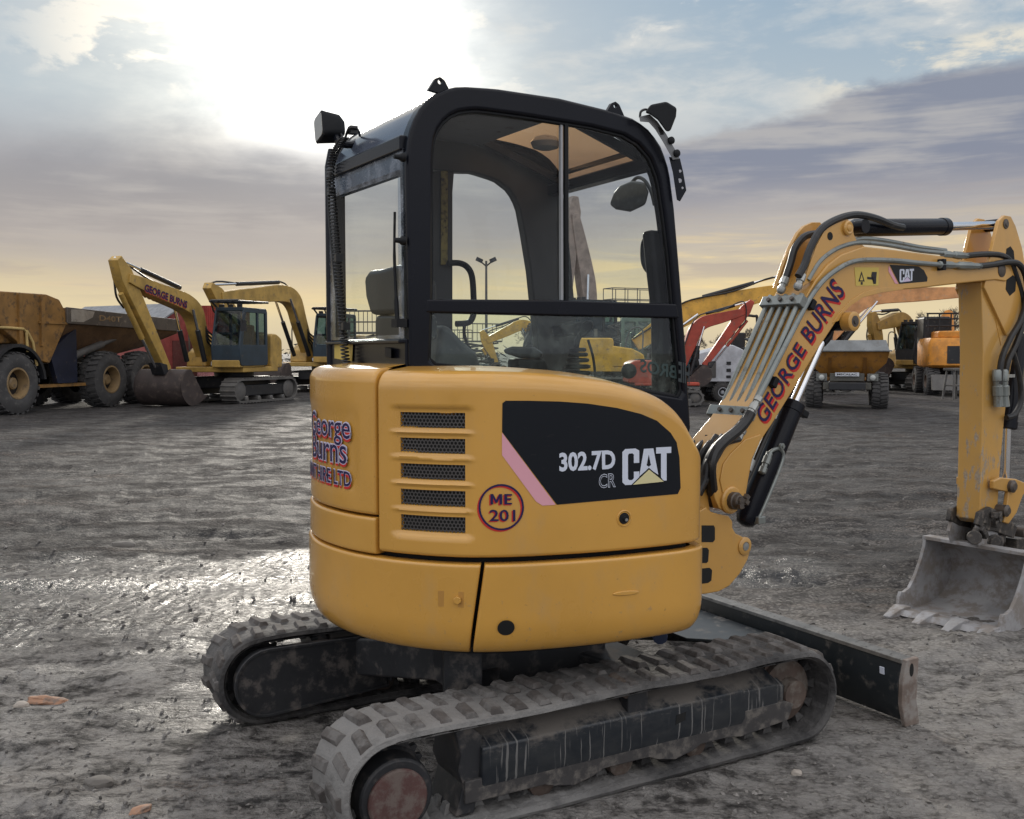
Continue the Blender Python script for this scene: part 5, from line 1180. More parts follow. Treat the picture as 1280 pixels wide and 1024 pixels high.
# ================================================================ ground
def make_ground():
    m, T, b = bsdf('wet_yard_dirt')
    co = T.new('ShaderNodeTexCoord').outputs['Object']
    sp = T.new('ShaderNodeSeparateXYZ'); T.l.new(co, sp.inputs[0]); X, Y, Z = sp.outputs
    big = T.noise(co, .35, 5, .55); mid = T.noise(T.vec(co, (1, 1.6, 1)), 1.6, 7, .62); fine = T.noise(co, 16, 8, .68); grit = T.noise(co, 75, 4, .65)
    # tan, drier soil on the near right; black wet silt elsewhere
    dry = T.m('MULTIPLY', T.sstep(T.m('ADD', X, T.m('MULTIPLY', T.m('SUBTRACT', mid, .5), 2.6)), -.2, 1.7), T.sstep(T.m('ADD', Y, T.m('MULTIPLY', T.m('SUBTRACT', big, .5), 6)), 8.0, 5.0))
    wetc = T.mix(T.sstep(mid, .35, .65), (0.085, 0.076, 0.071, 1), (0.230, 0.208, 0.192, 1))
    wetc = T.mix(T.m('MULTIPLY', T.sstep(big, .5, .66), .5), wetc, (0.24, 0.205, 0.18, 1))
    dryc = T.mix(T.sstep(mid, .3, .7), (0.30, 0.285, 0.27, 1), (0.50, 0.47, 0.43, 1))
    c = T.mix(dry, wetc, dryc)
    silt = T.sstep(T.m('ADD', T.noise(T.vec(co, (.5, 1.3, 1), (7, 2, 0)), .8, 6, .6), T.m('MULTIPLY', T.sstep(Y, 13, 26), .12)), .44, .56)
    c = T.mix(T.m('MULTIPLY', silt, T.m('SUBTRACT', .72, T.m('MULTIPLY', dry, .6))), c, (.050, .044, .041, 1))
    tan = T.sstep(T.noise(T.vec(co, (.6, 1.5, 1), (1, 9, 0)), 1.1, 6, .62), .56, .68); c = T.mix(T.m('MULTIPLY', tan, .65), c, (.25, .19, .15, 1))
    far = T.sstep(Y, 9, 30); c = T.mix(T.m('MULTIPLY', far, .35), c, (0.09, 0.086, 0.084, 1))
    c = T.mix(T.m('MULTIPLY', T.sstep(fine, .48, .68), .55), c, T.mix(dry, (0.055, 0.051, 0.049, 1), (.15, .135, .12, 1)))
    c = T.mix(T.m('MULTIPLY', T.sstep(grit, .60, .70), .55), c, (0.24, 0.21, 0.185, 1))
    bri = T.sstep(T.voro(co, 5.5), .035, .02); c = T.mix(T.m('MULTIPLY', bri, T.sstep(big, .45, .6)), c, (.36, .23, .16, 1))
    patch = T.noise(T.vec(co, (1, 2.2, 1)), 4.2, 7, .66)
    patch2 = T.noise(T.vec(co, (1, 2.6, 1), (3, 1, 0)), 13, 6, .7)  # both noises paint dark mottling in place of the mud's crevice shadows
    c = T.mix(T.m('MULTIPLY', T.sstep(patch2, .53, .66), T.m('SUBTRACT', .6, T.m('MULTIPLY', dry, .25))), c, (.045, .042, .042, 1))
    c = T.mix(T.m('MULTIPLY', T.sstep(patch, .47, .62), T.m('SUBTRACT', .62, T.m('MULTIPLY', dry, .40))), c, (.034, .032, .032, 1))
    cr = T.voro(T.vec(co, (1, 1.5, 1)), 34); crumb = T.sstep(T.m('ADD', cr, T.m('MULTIPLY', grit, .5)), .62, .74)
    c = T.mix(T.m('MULTIPLY', crumb, T.m('SUBTRACT', .8, T.m('MULTIPLY', dry, .3))), c, (.030, .028, .028, 1))
    fl = T.noise(T.vec(co, (.7, 2.0, 1), (2, 5, 0)), 6.5, 8, .74); c = T.mix(T.m('MULTIPLY', T.sstep(fl, .55, .60), T.m('SUBTRACT', .75, T.m('MULTIPLY', dry, .35))), c, (.034, .031, .030, 1))
    c = T.mix(T.m('MULTIPLY', T.sstep(fl, .44, .38), .5), c, (.30, .275, .255, 1))
    # pale dried clay round the machine
    near = T.sstep(T.m('ADD', Y, T.m('MULTIPLY', T.m('SUBTRACT', big, .5), 4)), 6.4, 4.2)
    c = T.mix(T.m('MULTIPLY', near, T.sstep(T.m('ADD', T.m('MULTIPLY', fine, .5), T.m('MULTIPLY', patch, .5)), .60, .42, 0, .8)), c, (.40, .38, .36, 1))
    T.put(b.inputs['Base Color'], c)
    # water standing in the low ground to the left of the machine and by the boom foot
    def spot(x, y, rx, ry, k=.9):
        dx = T.m('DIVIDE', T.m('SUBTRACT', X, x), rx); dy = T.m('DIVIDE', T.m('SUBTRACT', Y, y), ry)
        return T.sstep(T.m('ADD', T.m('ADD', T.m('MULTIPLY', dx, dx), T.m('MULTIPLY', dy, dy)), T.m('ADD', T.m('MULTIPLY', T.m('SUBTRACT', mid, .5), 3.0), T.m('MULTIPLY', T.m('SUBTRACT', patch, .5), 2.0))), 1.0 + k, .1)
    wet = T.m('MAXIMUM', T.m('MAXIMUM', spot(-2.5, 6.2, 1.9, 1.1), spot(-1.3, 7.1, .8, .6)), T.m('MAXIMUM', spot(1.75, 7.0, .55, .5), spot(-1.25, 4.3, .45, .3)))
    wet = T.m('MAXIMUM', wet, T.m('MULTIPLY', spot(-3.2, 3.5, .5, .2), .6))
    grain = T.noise(T.vec(co, (1, 1.4, 1)), 22, 6, .72)
    pud = T.m('MULTIPLY', wet, T.sstep(T.m('ADD', T.m('MULTIPLY', grain, .6), T.m('MULTIPLY', patch2, .4)), .58, .42))
    damp = T.m('MULTIPLY', T.m('SUBTRACT', 1.0, dry), T.sstep(mid, .62, .40))
    rough = T.m('SUBTRACT', T.m('SUBTRACT', .88, T.m('MULTIPLY', damp, .22)), T.m('MULTIPLY', wet, .22))
    rough = T.m('MAXIMUM', T.m('SUBTRACT', rough, T.m('MULTIPLY', pud, .40)), .22)
    T.put(b.inputs['Roughness'], rough)
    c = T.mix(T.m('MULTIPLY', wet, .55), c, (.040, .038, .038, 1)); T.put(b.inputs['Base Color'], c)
    T.put(b.inputs['Specular IOR Level'], T.m('ADD', T.m('MULTIPLY', T.m('MAXIMUM', wet, T.m('MULTIPLY', damp, .5)), .45), .10))
    h = T.m('ADD', T.m('ADD', T.m('MULTIPLY', fine, .9), T.m('MULTIPLY', grit, .32)), T.m('SUBTRACT', T.m('MULTIPLY', fl, .7), T.m('MULTIPLY', crumb, .12)))
    n1 = T.bump(T.m('MULTIPLY', h, T.m('SUBTRACT', 1.0, T.m('MULTIPLY', pud, .55))), 1.0, .06)
    T.put(b.inputs['Normal'], n1)
    # one sheet, finer towards the camera, out past the horizon
    mb = MB(); bm = mb.bm
    rad = [0.0]; r = .7
    while r < 10: rad.append(r); r *= 1.0092
    while r < 60: rad.append(r); r *= 1.018
    while r < 900: rad.append(r); r *= 1.07
    ang = []
    a = -180.0
    while a < 180 - 1e-6:
        ang.append(a); a += 0.3 if -37 <= a < 37 else (2.0 if abs(a) < 60 else 6.0)
    V = []
    global gz
    def hgt(x, y):
        d = math.hypot(x, y); p = Vector((x, y, 0))
        wz = max(0.0, 1 - ((x + 2.5) / 2.6) ** 2 - ((y - 6.5) / 1.9) ** 2)
        h = .035 * noise.noise(p * .45) + .018 * noise.noise(p * 1.4 + Vector((5, 1, 0)))
        if d < 22:
            f = noise.noise(p * 4 + Vector((1, 7, 2))); g = noise.noise(p * 11); k = noise.noise(p * 27)
            h += .017 * f + .016 * g * (1 if g < .2 else .6) + .008 * k
            h -= wz * (.017 * f + .016 * g) * .6 
            # tread arcs pressed round the blade and bucket
            rr = math.hypot(x - 2.6, y - 5.0)
            if 1.2 < rr < 2.9 and y < 5.6: h += .010 * math.sin(rr * 38 + 2 * noise.noise(p * 2)) * max(0, 1 - abs(rr - 2.05) / .85) * (.4 + .6 * max(0, noise.noise(p * 1.3) + .4))
            # pressed wheel ruts with tread marks across the yard
            for (a_, b_, x0_, x1_) in ((9.4, .10, -9, 1), (10.9, .12, -9, 1), (8.9, .33, -6, -.7), (13.5, .04, -12, 12), (15.2, .06, -12, 12), (6.6, -.14, 1.4, 6), (9.3, -.10, 1.4, 8), (10.6, -.06, 1.4, 8), (3.1, .2, -4, -1.3), (3.7, .55, 1.2, 3.4)):
                if x0_ < x < x1_:
                    dd = (y - a_ - b_ * x - .25 * math.sin(x * .7 + a_)) ; ad = abs(dd)
                    if ad < .7:
                        w = min(1, (x - x0_) / .6, (x1_ - x) / .6) * (.55 + .45 * noise.noise(p * .6 + Vector((a_, 0, 0))))
                        h += w * (-.050 * math.exp(-(dd / .17) ** 2) * (1 + .35 * math.sin(x * 26 + (6 if dd > 0 else -6) * dd * 4)) + .030 * math.exp(-((ad - .34) / .09) ** 2) * (1 + .6 * g))
        if d < 60: h += .030 * noise.noise(Vector((x * .9 + 3, y * 2.6, 4))) + .016 * noise.noise(Vector((x * 1.7, y * 4.6, 9)))
        # level pad under the machine
        q = MR @ (Vector((x, y, 0)) - MC); e = max(abs(q.x - .3) - 1.5, abs(q.y) - .95, 0)
        h *= min(1, .2 + e / .7)
        if -1.05 < q.x < 1.2:
            bb = abs(abs(q.y) - .625) - .185; h += .024 * math.exp(-(bb / .045) ** 2) * (.7 + .8 * noise.noise(p * 7))
        far = max(0, min(1, (d - 30) / 40)); return h * (1 - far) - .015 * (1 - min(1, e / .5)) * 0
    gz = hgt
    c0 = bm.verts.new((0, 0, hgt(0, 0)))
    for r in rad[1:]:
        V.append([bm.verts.new((r * math.sin(R(t)), r * math.cos(R(t)), hgt(r * math.sin(R(t)), r * math.cos(R(t))))) for t in ang])
    n = len(ang)
    for i in range(n): bm.faces.new((c0, V[0][i], V[0][(i + 1) % n]))
    for A, B in zip(V, V[1:]):
        for i in range(n): bm.faces.new((A[i], B[i], B[(i + 1) % n], A[(i + 1) % n]))
    bmesh.ops.recalc_face_normals(bm, faces=bm.faces)
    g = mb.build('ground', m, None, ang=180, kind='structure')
    return g
GROUND = make_ground()
# ================================================================ machines standing round the yard
def pal(name, col, dirt=(.16, .13, .10, 1), amt=.35, rough=.5):
    return simple(name, col, rough, dirt=dirt, dirt_amt=amt * .55, dirt_scale=2.6, var=.22)
Y_OLD = pal('old_yellow_paint', (.42, .265, .065)); Y_OCH = pal('ochre_truck_paint', (.25, .130, .036), (.085, .055, .03, 1), .6)
O_CRM = pal('faded_orange_paint', (.62, .30, .12), (.45, .32, .22, 1), .4); O_BRT = pal('bright_orange_paint', (.62, .25, .03)); Y_BRT = pal('bright_yellow_paint', (.62, .34, .04))
RED_ = pal('red_machine_paint', (.38, .055, .030)); WHT_ = pal('off_white_paint', (.52, .54, .58), (.3, .3, .3, 1), .15); CRM_ = pal('cream_paint', (.52, .40, .20))
BLU_ = pal('dark_blue_cab_paint', (.018, .035, .052), amt=.15); BLKF = pal('far_black_paint', (.016, .017, .02), amt=.2); STF = pal('far_steel', (.10, .095, .09), (.16, .14, .12, 1), .4, .6)
BKF = pal('brown_bucket_steel', (.050, .037, .034), (.13, .10, .08, 1), .5, .65); TYR = pal('grey_tyre_rubber', (.060, .058, .058), (.14, .13, .12, 1), .45, .85); RIMY = pal('dirty_yellow_rim', (.26, .175, .085), (.10, .075, .055, 1), .45)
GLS_D = pal('dark_hollow_far', (.008, .008, .009), amt=0)
def frame(o, y=0.0):
    return lambda t, z, dy=0.0: Vector((t, y + dy, z))
def band(pts, widths):
    """outline of a bent box beam in the x-z plane from its centreline and depths"""
    P_ = [Vector(p) for p in pts]; up, dn = [], []
    for i, p in enumerate(P_):
        t = (P_[min(i + 1, len(P_) - 1)] - P_[max(i - 1, 0)]).normalized(); n = Vector((-t.y, t.x)); up.append(p + n * widths[i] / 2); dn.append(p - n * widths[i] / 2)
    return up + dn[::-1]
def track_unit(root, y, L, H, W, mat=None):
    """steel track: shoes round a stadium, with frame and rollers"""
    r = H / 2; n = int((2 * (L - H) + math.pi * H) / .16); out = []
    def st(t, rr):
        l = L - H; arc = math.pi * r; tot = 2 * l + 2 * arc; t %= tot
        if t < l: return (-l / 2 + t, r + rr)
        t -= l
        if t < arc: a = math.pi / 2 - t / r; return (l / 2 + rr * math.cos(a), r + rr * math.sin(a))
        t -= arc
        if t < l: return (l / 2 - t, r - rr)
        a = -math.pi / 2 - (t - l) / r; return (-l / 2 + rr * math.cos(a), r + rr * math.sin(a))
    tot = 2 * (L - H) + math.pi * H
    for i in range(n):
        for f, d in ((0, 0), (.1, .03), (.25, .03), (.35, .0), (.95, .0)): out.append(st(tot * (i + f) / n, r - .03 + d))
    inn = [st(tot * i / len(out), r - .09) for i in range(len(out))]
    m = MB(); m.ring(out, inn, 'y', y - W / 2, y + W / 2); tr = m.build('track', mat or STF, root, smooth=False)
    m = MB(); m.box((0, y, r), (L - H, W * .55, H * .42)); m.build('track_frame', BLKF, tr, bevel=.03)
    for sx in (-1, 1):
        m = MB(); m.turn((sx * (L - H) / 2, y - W * .42, r), (0, 1, 0), [(0, r * .25), (.02, r * .55), (.05, r * .72), (W * .84 - .05, r * .72), (W * .84 - .02, r * .55), (W * .84, r * .25)], 18); m.build('track_wheel', STF, tr)
    for k in range(4):
        m = MB(); x = -(L - H) / 2 + (L - H) * (k + .5) / 4; m.turn((x, y - W * .4, .13), (0, 1, 0), [(0, .05), (.03, .085), (W * .8 - .03, .085), (W * .8, .05)], 12); m.build('track_roller', STF, tr)
    return tr
def digger(label, O, head, s, paint, J, bw=.9, cab=BLU_, thead=None, boom_txt=None, name='excavator', boom_w=.40, bucket_rot=0.0, group=None, cabglass=None, stick_w=None, mast=True, boom_paint=None, off=-.12, tail=1.9, bd=1.0):
    bp_ = boom_paint or paint
    rt = thing(name, label, 'excavator', (O[0], O[1], 0), R(head), group)
    for y in (-.98 * s, .98 * s):
        tr = track_unit(rt, y, 3.25 * s, .78 * s, .55 * s)
        if thead is not None: tr.rotation_euler = (0, 0, R(thead - head))
    m = MB(); m.box((0, 0, .62 * s), (1.7 * s, 1.6 * s, .35 * s)); m.turn((0, 0, .75 * s), (0, 0, 1), [(0, .6 * s), (.22 * s, .6 * s)], 24); m.build('undercarriage', BLKF, rt, bevel=.03)
    # superstructure
    m = MB(); m.box(((1.4 - tail + .3) / 2 * s, 0, 1.02 * s), ((1.4 + tail - .3) * s, 2.3 * s, .16 * s)); m.box((.95 * s, .72 * s, 1.20 * s), (1.5 * s, .92 * s, .22 * s)); m.build('platform', paint, rt, bevel=.03)
    m = MB(); pr = round_poly([Vector(q) * s for q in ((-tail, 1.05), (-tail, 1.95), (-tail + .35, 2.12), (-.30, 2.12), (-.25, 1.05))], .12 * s)
    m.prism(pr, 'y', -1.15 * s, 1.15 * s); hd = m.build('engine_hood', paint, rt, bevel=.05)
    m = MB(); m.prism([Vector(q) * s for q in ((-.35, 1.1), (-.35, 1.85), (.35, 1.75), (.75, 1.55), (.85, 1.1))], 'y', -1.15 * s, -.45 * s); m.build('tank_box', paint, rt, bevel=.05)
    m = MB(); m.cyl((-.9 * s, -.5 * s, 2.1 * s), (-.9 * s, -.5 * s, 2.45 * s), .06 * s); m.build('exhaust', STF, rt)
    m = MB(); m.tube(spline([Vector(q) * s for q in ((.7, -1.1, 1.5), (.7, -1.1, 2.4), (.3, -1.1, 2.4), (.1, -1.1, 1.8))], 6), .025, 6); m.build('handrail', STF, rt)
    if cab is not None:
        x0, x1, y0, y1, z0, z1 = .05 * s, 1.70 * s, .28 * s, 1.18 * s, 1.14 * s, 2.86 * s
        prof = [Vector(q) for q in ((x0, z0), (x0, z1), (x1 - .28 * s, z1), (x1, z0 + .55 * s), (x1 - .05 * s, z0))]
        cc = MB()
        for y in (y0, y1):   # side frames
            oo_ = resample(round_poly(prof, .10 * s), 60); c_ = Vector((.8 * s, z0 + 1.0 * s))
            ii_ = [Vector((max(x0 + .12 * s, min(x1 - .16 * s - max(0, (q.y - z0 - .55 * s)) * .22, c_.x + (q.x - c_.x) * .98)), max(z0 + .62 * s, min(z1 - .14 * s, q.y)))) for q in oo_]
            cc.ring(oo_, ii_, 'y', y - .03 * s, y + .03 * s)
            cc.box((.62 * s, y, (z0 + z1) / 2), (.10 * s, .055 * s, z1 - z0 - .05 * s))
        cc.box(((x0 + x1) / 2 - .12 * s, (y0 + y1) / 2, z1 - .04 * s), (x1 - x0 - .26 * s, y1 - y0, .10 * s))
        cc.box((x1 - .05 * s, (y0 + y1) / 2, z0 + .30 * s), (.06 * s, y1 - y0, .60 * s)); cc.box((x0 + .02 * s, (y0 + y1) / 2, z0 + .4 * s), (.05 * s, y1 - y0, .8 * s))
        cb = cc.build('cab', cab, rt, bevel=.015)
        G = cabglass or G_FAR
        m = MB(); m.faces([(x1 - .01 * s, y0 + .04 * s, z0 + .6 * s), (x1 - .01 * s, y1 - .04 * s, z0 + .6 * s), (x1 - .27 * s, y1 - .04 * s, z1 - .1 * s), (x1 - .27 * s, y0 + .04 * s, z1 - .1 * s)], [(0, 1, 2, 3)]); m.build('windscreen', G, cb, smooth=False)
        for y in (y0, y1):
            m = MB(); m.faces([(x0 + .05 * s, y, z0 + .6 * s), (x1 - .08 * s, y, z0 + .6 * s), (x1 - .31 * s, y, z1 - .08 * s), (x0 + .05 * s, y, z1 - .08 * s)], [(0, 1, 2, 3)]); m.build('side_window', G, cb, smooth=False)
        m = MB(); m.faces([(x0, y0 + .04 * s, z0 + .8 * s), (x0, y1 - .04 * s, z0 + .8 * s), (x0, y1 - .04 * s, z1 - .08 * s), (x0, y0 + .04 * s, z1 - .08 * s)], [(0, 1, 2, 3)]); m.build('rear_window', G, cb, smooth=False)
        m = MB(); m.prism([Vector(q) * s for q in ((.45, 1.25), (.45, 1.65), (.40, 2.35), (.55, 2.38), (.62, 1.75), (1.05, 1.7), (1.05, 1.25))], 'y', .5 * s, .98 * s); m.build('cab_seat', BLKF, cb, bevel=.04)
        for k in range(3):
            m = MB(); m.box((x1 - .34 * s, y0 + (.15 + .3 * k) * s, z1 + .05 * s), (.08 * s, .15 * s, .10 * s)); m.build('cab_lamp', BLKF, cb, bevel=.01)
        m = MB(); m.tube(spline([Vector((x1 - .3 * s, y1 + .02, z1 - .15 * s)), Vector((x1 + .1 * s, y1 + .18 * s, z1 - .25 * s)), Vector((x1 + .1 * s, y1 + .2 * s, z1 - .5 * s))], 4), .02, 6); m.box((x1 + .1 * s, y1 + .22 * s, z1 - .55 * s), (.04, .18 * s, .32 * s)); m.build('mirror', BLKF, cb)
        if mast:
            m = MB(); z_ = z1 + .20 * s
            for k in range(5): m.tube([(x0 - .1 * s, y0 + k * (y1 - y0) / 4, z_), (x1 + .05 * s, y0 + k * (y1 - y0) / 4, z_ - .03)], .035 * s, 6)
            for x in (x0, .8 * s, x1): m.tube([(x, y0, z_), (x, y1, z_)], .035 * s, 6); m.tube([(x * .8, y0, z1), (x, y0, z_)], .03 * s, 6)
            m.build('cab_guard', BLKF, cb)
    m = MB(); m.box((-tail * .55 * s, 0, 2.14 * s), (.7 * s, 1.3 * s, .06 * s)); m.build('hood_grille', BLKF, hd)
    for sy in (-.7, .7):
        m = MB(); m.box((-tail * s - .005, sy * s, 1.45 * s), (.02, .5 * s, .35 * s)); m.build('rear_grille', BLKF, hd)
    m = MB()
    for k in range(4): m.tube(spline([Vector(q) * s for q in ((.9 + .1 * k, -.1 + .07 * k, 1.2), (1.1, -.1 + .07 * k, 1.7 + .05 * k), (1.3, -.12, 1.9 + .1 * k), (1.25, -.2, 2.4))], 5), .03 * s, 6)
    m.build('hose_bundle', M_RUB, rt)
    m = MB(); m.box((1.45 * s, .2 * s, 1.2 * s), (.1 * s, .16 * s, .12 * s)); m.build('headlight', WHT_, rt, bevel=.01)
    # arm
    f_, k_, t_, e_ = [Vector(q) for q in J]; yb = off * s; w = boom_w * .5 * s
    k0 = f_.lerp(k_, .55) + Vector((-.05, .05)) * s; mid = k_.lerp(t_, .5)
    cl_ = [f_, f_.lerp(k_, .5), f_.lerp(k_, .85), k_ + (t_ - k_) * .14, mid, k_.lerp(t_, .85), t_]
    bwid = [v * bd for v in (.35, .52, .62, .58, .50, .38, .28)]
    m = MB(); m.prism([(q.x, q.y) for q in spline([Vector((q[0], q[1], 0)) for q in band(cl_, [v * s for v in bwid])][:len(cl_)], 4)] + [(q.x, q.y) for q in spline([Vector((q[0], q[1], 0)) for q in band(cl_, [v * s for v in bwid])][len(cl_):], 4)], 'y', yb - w, yb + w); bm_ = m.build('boom', bp_, rt, bevel=.02)
    d_ = (t_ - e_).normalized(); top = t_ + d_ * .62 * s; sw = (stick_w or .30) * s
    n_ = Vector((-d_.y, d_.x)); n_ = n_ if n_.x > 0 else -n_
    sp_ = band([top, t_ + d_ * .1 * s, t_ - d_ * .4 * s, e_.lerp(t_, .4), e_], [.22 * s, .52 * s, .50 * s, .36 * s, .24 * s])
    m = MB(); m.prism(sp_, 'y', yb - sw / 2, yb + sw / 2); st_ = m.build('stick', bp_, rt, bevel=.02)
    def cyl_(nm, a, b, r, frac=.6, dy=0.0, par=rt):
        a3, b3 = Vector((a.x, yb + dy, a.y)), Vector((b.x, yb + dy, b.y)); m = MB(); c3 = a3.lerp(b3, frac); m.cyl(a3, c3, r, n=12); o = m.build(nm, bp_ if nm == 'bucket_cylinder' else BLKF, par); m = MB(); m.cyl(c3, b3, r * .55, n=10); m.build('rod', M_CHR, o)
    for dy in (-.30, .30): cyl_('boom_cylinder', f_ + Vector((.45, -.18)) * s, k_.lerp(t_, .12) + Vector((0, -.18)) * s, .075 * s, .6, dy * s)
    cyl_('stick_cylinder', k_.lerp(t_, .18) + Vector((-.0, .40)) * s, top, .07 * s, .62)
    be = e_ + (e_ - t_).normalized() * .0
    cyl_('bucket_cylinder', t_ - d_ * .25 * s + n_ * .36 * s, e_ + d_ * .35 * s + n_ * .30 * s, .075 * s, .6)
    m = MB(); m.tube(spline([Vector((q.x, yb - w - .04, q.y)) for q in (f_ + Vector((-.1, .2)) * s, f_.lerp(k_, .6) + Vector((-.25, .1)) * s, k_ + Vector((-.05, .35)) * s, k_.lerp(t_, .5) + Vector((0, .34)) * s, t_ + Vector((-.1, .45)) * s, t_ - d_ * .3 * s + n_ * .25 * s, t_ - d_ * .8 * s + n_ * .2 * s)], 6), .03 * s, 6); m.build('arm_hose', M_RUB, bm_)
    # bucket hung from the stick end, mouth towards the machine
    br = Matrix.Rotation(R(bucket_rot), 2)
    bpf = [(-.62, -.95), (-.25, -1.02), (.15, -.98), (.42, -.72), (.48, -.38), (.30, -.08), (.05, .04), (-.12, .0)]
    bq = [e_ + (br @ Vector(q)) * s for q in bpf]; inn_ = [e_ + (br @ (Vector(q) * .93 + Vector((-.01, -.02)))) * s for q in bpf]
    m = MB(); hw = bw / 2 * s; pr_ = [Vector((q.x, 0, q.y)) for q in spline([Vector((q.x, q.y, 0)) for q in bq], 3)]; pr_ = [(q.x, q.y) for q in spline([Vector((q.x, q.y, 0)) for q in bq], 3)]; pin_ = [(q.x, q.y) for q in spline([Vector((q.x, q.y, 0)) for q in inn_], 3)]
    m.prism(pr_ + pin_[::-1], 'y', yb - hw, yb + hw)
    for sy in (-1, 1): m.prism(pr_, 'y', yb + sy * hw - .02, yb + sy * hw + .02)
    bk_ = m.build('bucket', BKF, rt, ang=45)
    for k in range(5):
        m = MB(); p0 = e_ + (br @ Vector((-.60, -.95))) * s; p1 = e_ + (br @ Vector((-.85, -.93))) * s; y = yb - hw * .9 + hw * 1.8 * k / 4
        m.loft([[Vector((p.x, y + a * h, p.y + b * h)) for a, b in ((-1, -1), (1, -1), (1, 1), (-1, 1))] for p, h in ((p0, .055 * s), (p1, .02 * s))]); m.build('bucket_tooth', BKF, bk_)
    m = MB(); ee = e_ + d_ * .3 * s + n_ * .12 * s; m.prism([(ee.x - .1 * s, ee.y), (ee.x + .25 * s, ee.y + .06 * s), (e_.x + .32 * s, e_.y - .12 * s), (e_.x + .12 * s, e_.y - .05 * s)], 'y', yb - .2 * s, yb + .2 * s); m.build('bucket_link', BLKF, rt, bevel=.02)
    if boom_txt:
        ax_ = (t_ - k_).normalized(); nn = Vector((-ax_.y, ax_.x)); L_ = (t_ - k_).length
        for side in (-1, 1):
            for off, mt in ((.004, RED_), (.009, D_NAVY)):
                a0_ = k_ + ax_ * L_ * (.80 if side > 0 else .16) - nn * .19 * s + (Vector((.02, -.03)) if off < .006 else Vector((0, 0)))
                dr = -ax_ if side > 0 else ax_; nu = nn
                decal('owner_lettering', text2d(boom_txt, 0, .03), lambda u, v: Vector(((a0_ + dr * u * L_ * .64 + nu * v * .21 * s).x, yb + side * (w + off), (a0_ + dr * u * L_ * .64 + nu * v * .21 * s).y)), mt, bm_)
    return rt

def gp(px, d): return ((px - 640) / F * d, d)
digger('old yellow excavator with dark blue cab whose lettered boom stands beside the dump truck', (-8.7, 31.06), -105, 1.0, Y_OLD, ((1.1, 1.45), (1.75, 2.9), (4.85, 3.50), (3.1, 1.02)), 1.5, boom_txt='GEORGE BURNS', bucket_rot=-12, thead=-112, off=-.35, tail=1.0, bd=.88, group='yellow excavators parked on the left')
digger('old yellow excavator half hidden by the compact machine with its arched boom reaching left', gp(410, 39.5), -106, 1.05, Y_OLD, ((1.0, 1.6), (2.3, 3.75), (7.2, 3.35), (3.6, 1.1)), 1.15, bucket_rot=15, thead=-118, off=-.35, tail=1.2, group='yellow excavators parked on the left')
digger('faded orange excavator behind the site dumper with its boom arched to the right', gp(1005, 37), -4, 1.0, O_CRM, ((.4, 1.5), (2.0, 3.55), (6.15, 3.75), (5.6, 1.4)), 1.0, cab=BLKF, bucket_rot=-25, boom_w=.36)
digger('bright yellow excavator behind the black cab with straight boom and slim ram on top', gp(775, 34), -3, .95, Y_BRT, ((.5, 1.8), (2.2, 2.90), (5.3, 3.62), (4.4, 1.4)), .9, bd=1.35, cab=pal('pale_green_cab', (.12, .17, .15), amt=.2), cabglass=G_GRN, mast=False, boom_w=.34, boom_paint=pal('boom_bright_yellow', (.60, .33, .05)))
digger('red compact excavator with white boom sticker in front of the white generator', gp(832, 29), 0, .62, RED_, ((.4, 1.0), (.9, 2.35), (2.25, 2.72), (1.10, 1.15)), .7, cab=BLKF, boom_w=.36, mast=False, bucket_rot=-20)
digger('dull yellow excavator with folded arm between site dumper and orange wheeled excavator', gp(1150, 40), -155, .95, pal('dull_yellow_paint', (.36, .22, .055)), ((.4, 1.5), (.9, 2.9), (2.4, 2.55), (2.0, 1.1)), 1.3, cab=BLKF, bucket_rot=60, mast=False)
digger('pale tall excavator seen through the cab glass with its boom raised high', gp(748, 52), -150, 1.45, pal('pale_faded_paint', (.30, .235, .20)), ((.3, 2.2), (.75, 5.4), (1.55, 8.6), (1.9, 4.2)), 1.0, cab=BLKF, mast=False)
digger('yellow excavator with arched boom seen through the lower cab window', gp(690, 60), -170, 1.1, Y_BRT, ((.4, 1.5), (1.6, 3.3), (4.0, 2.2), (3.4, .9)), 1.0, cab=BLKF, mast=False)

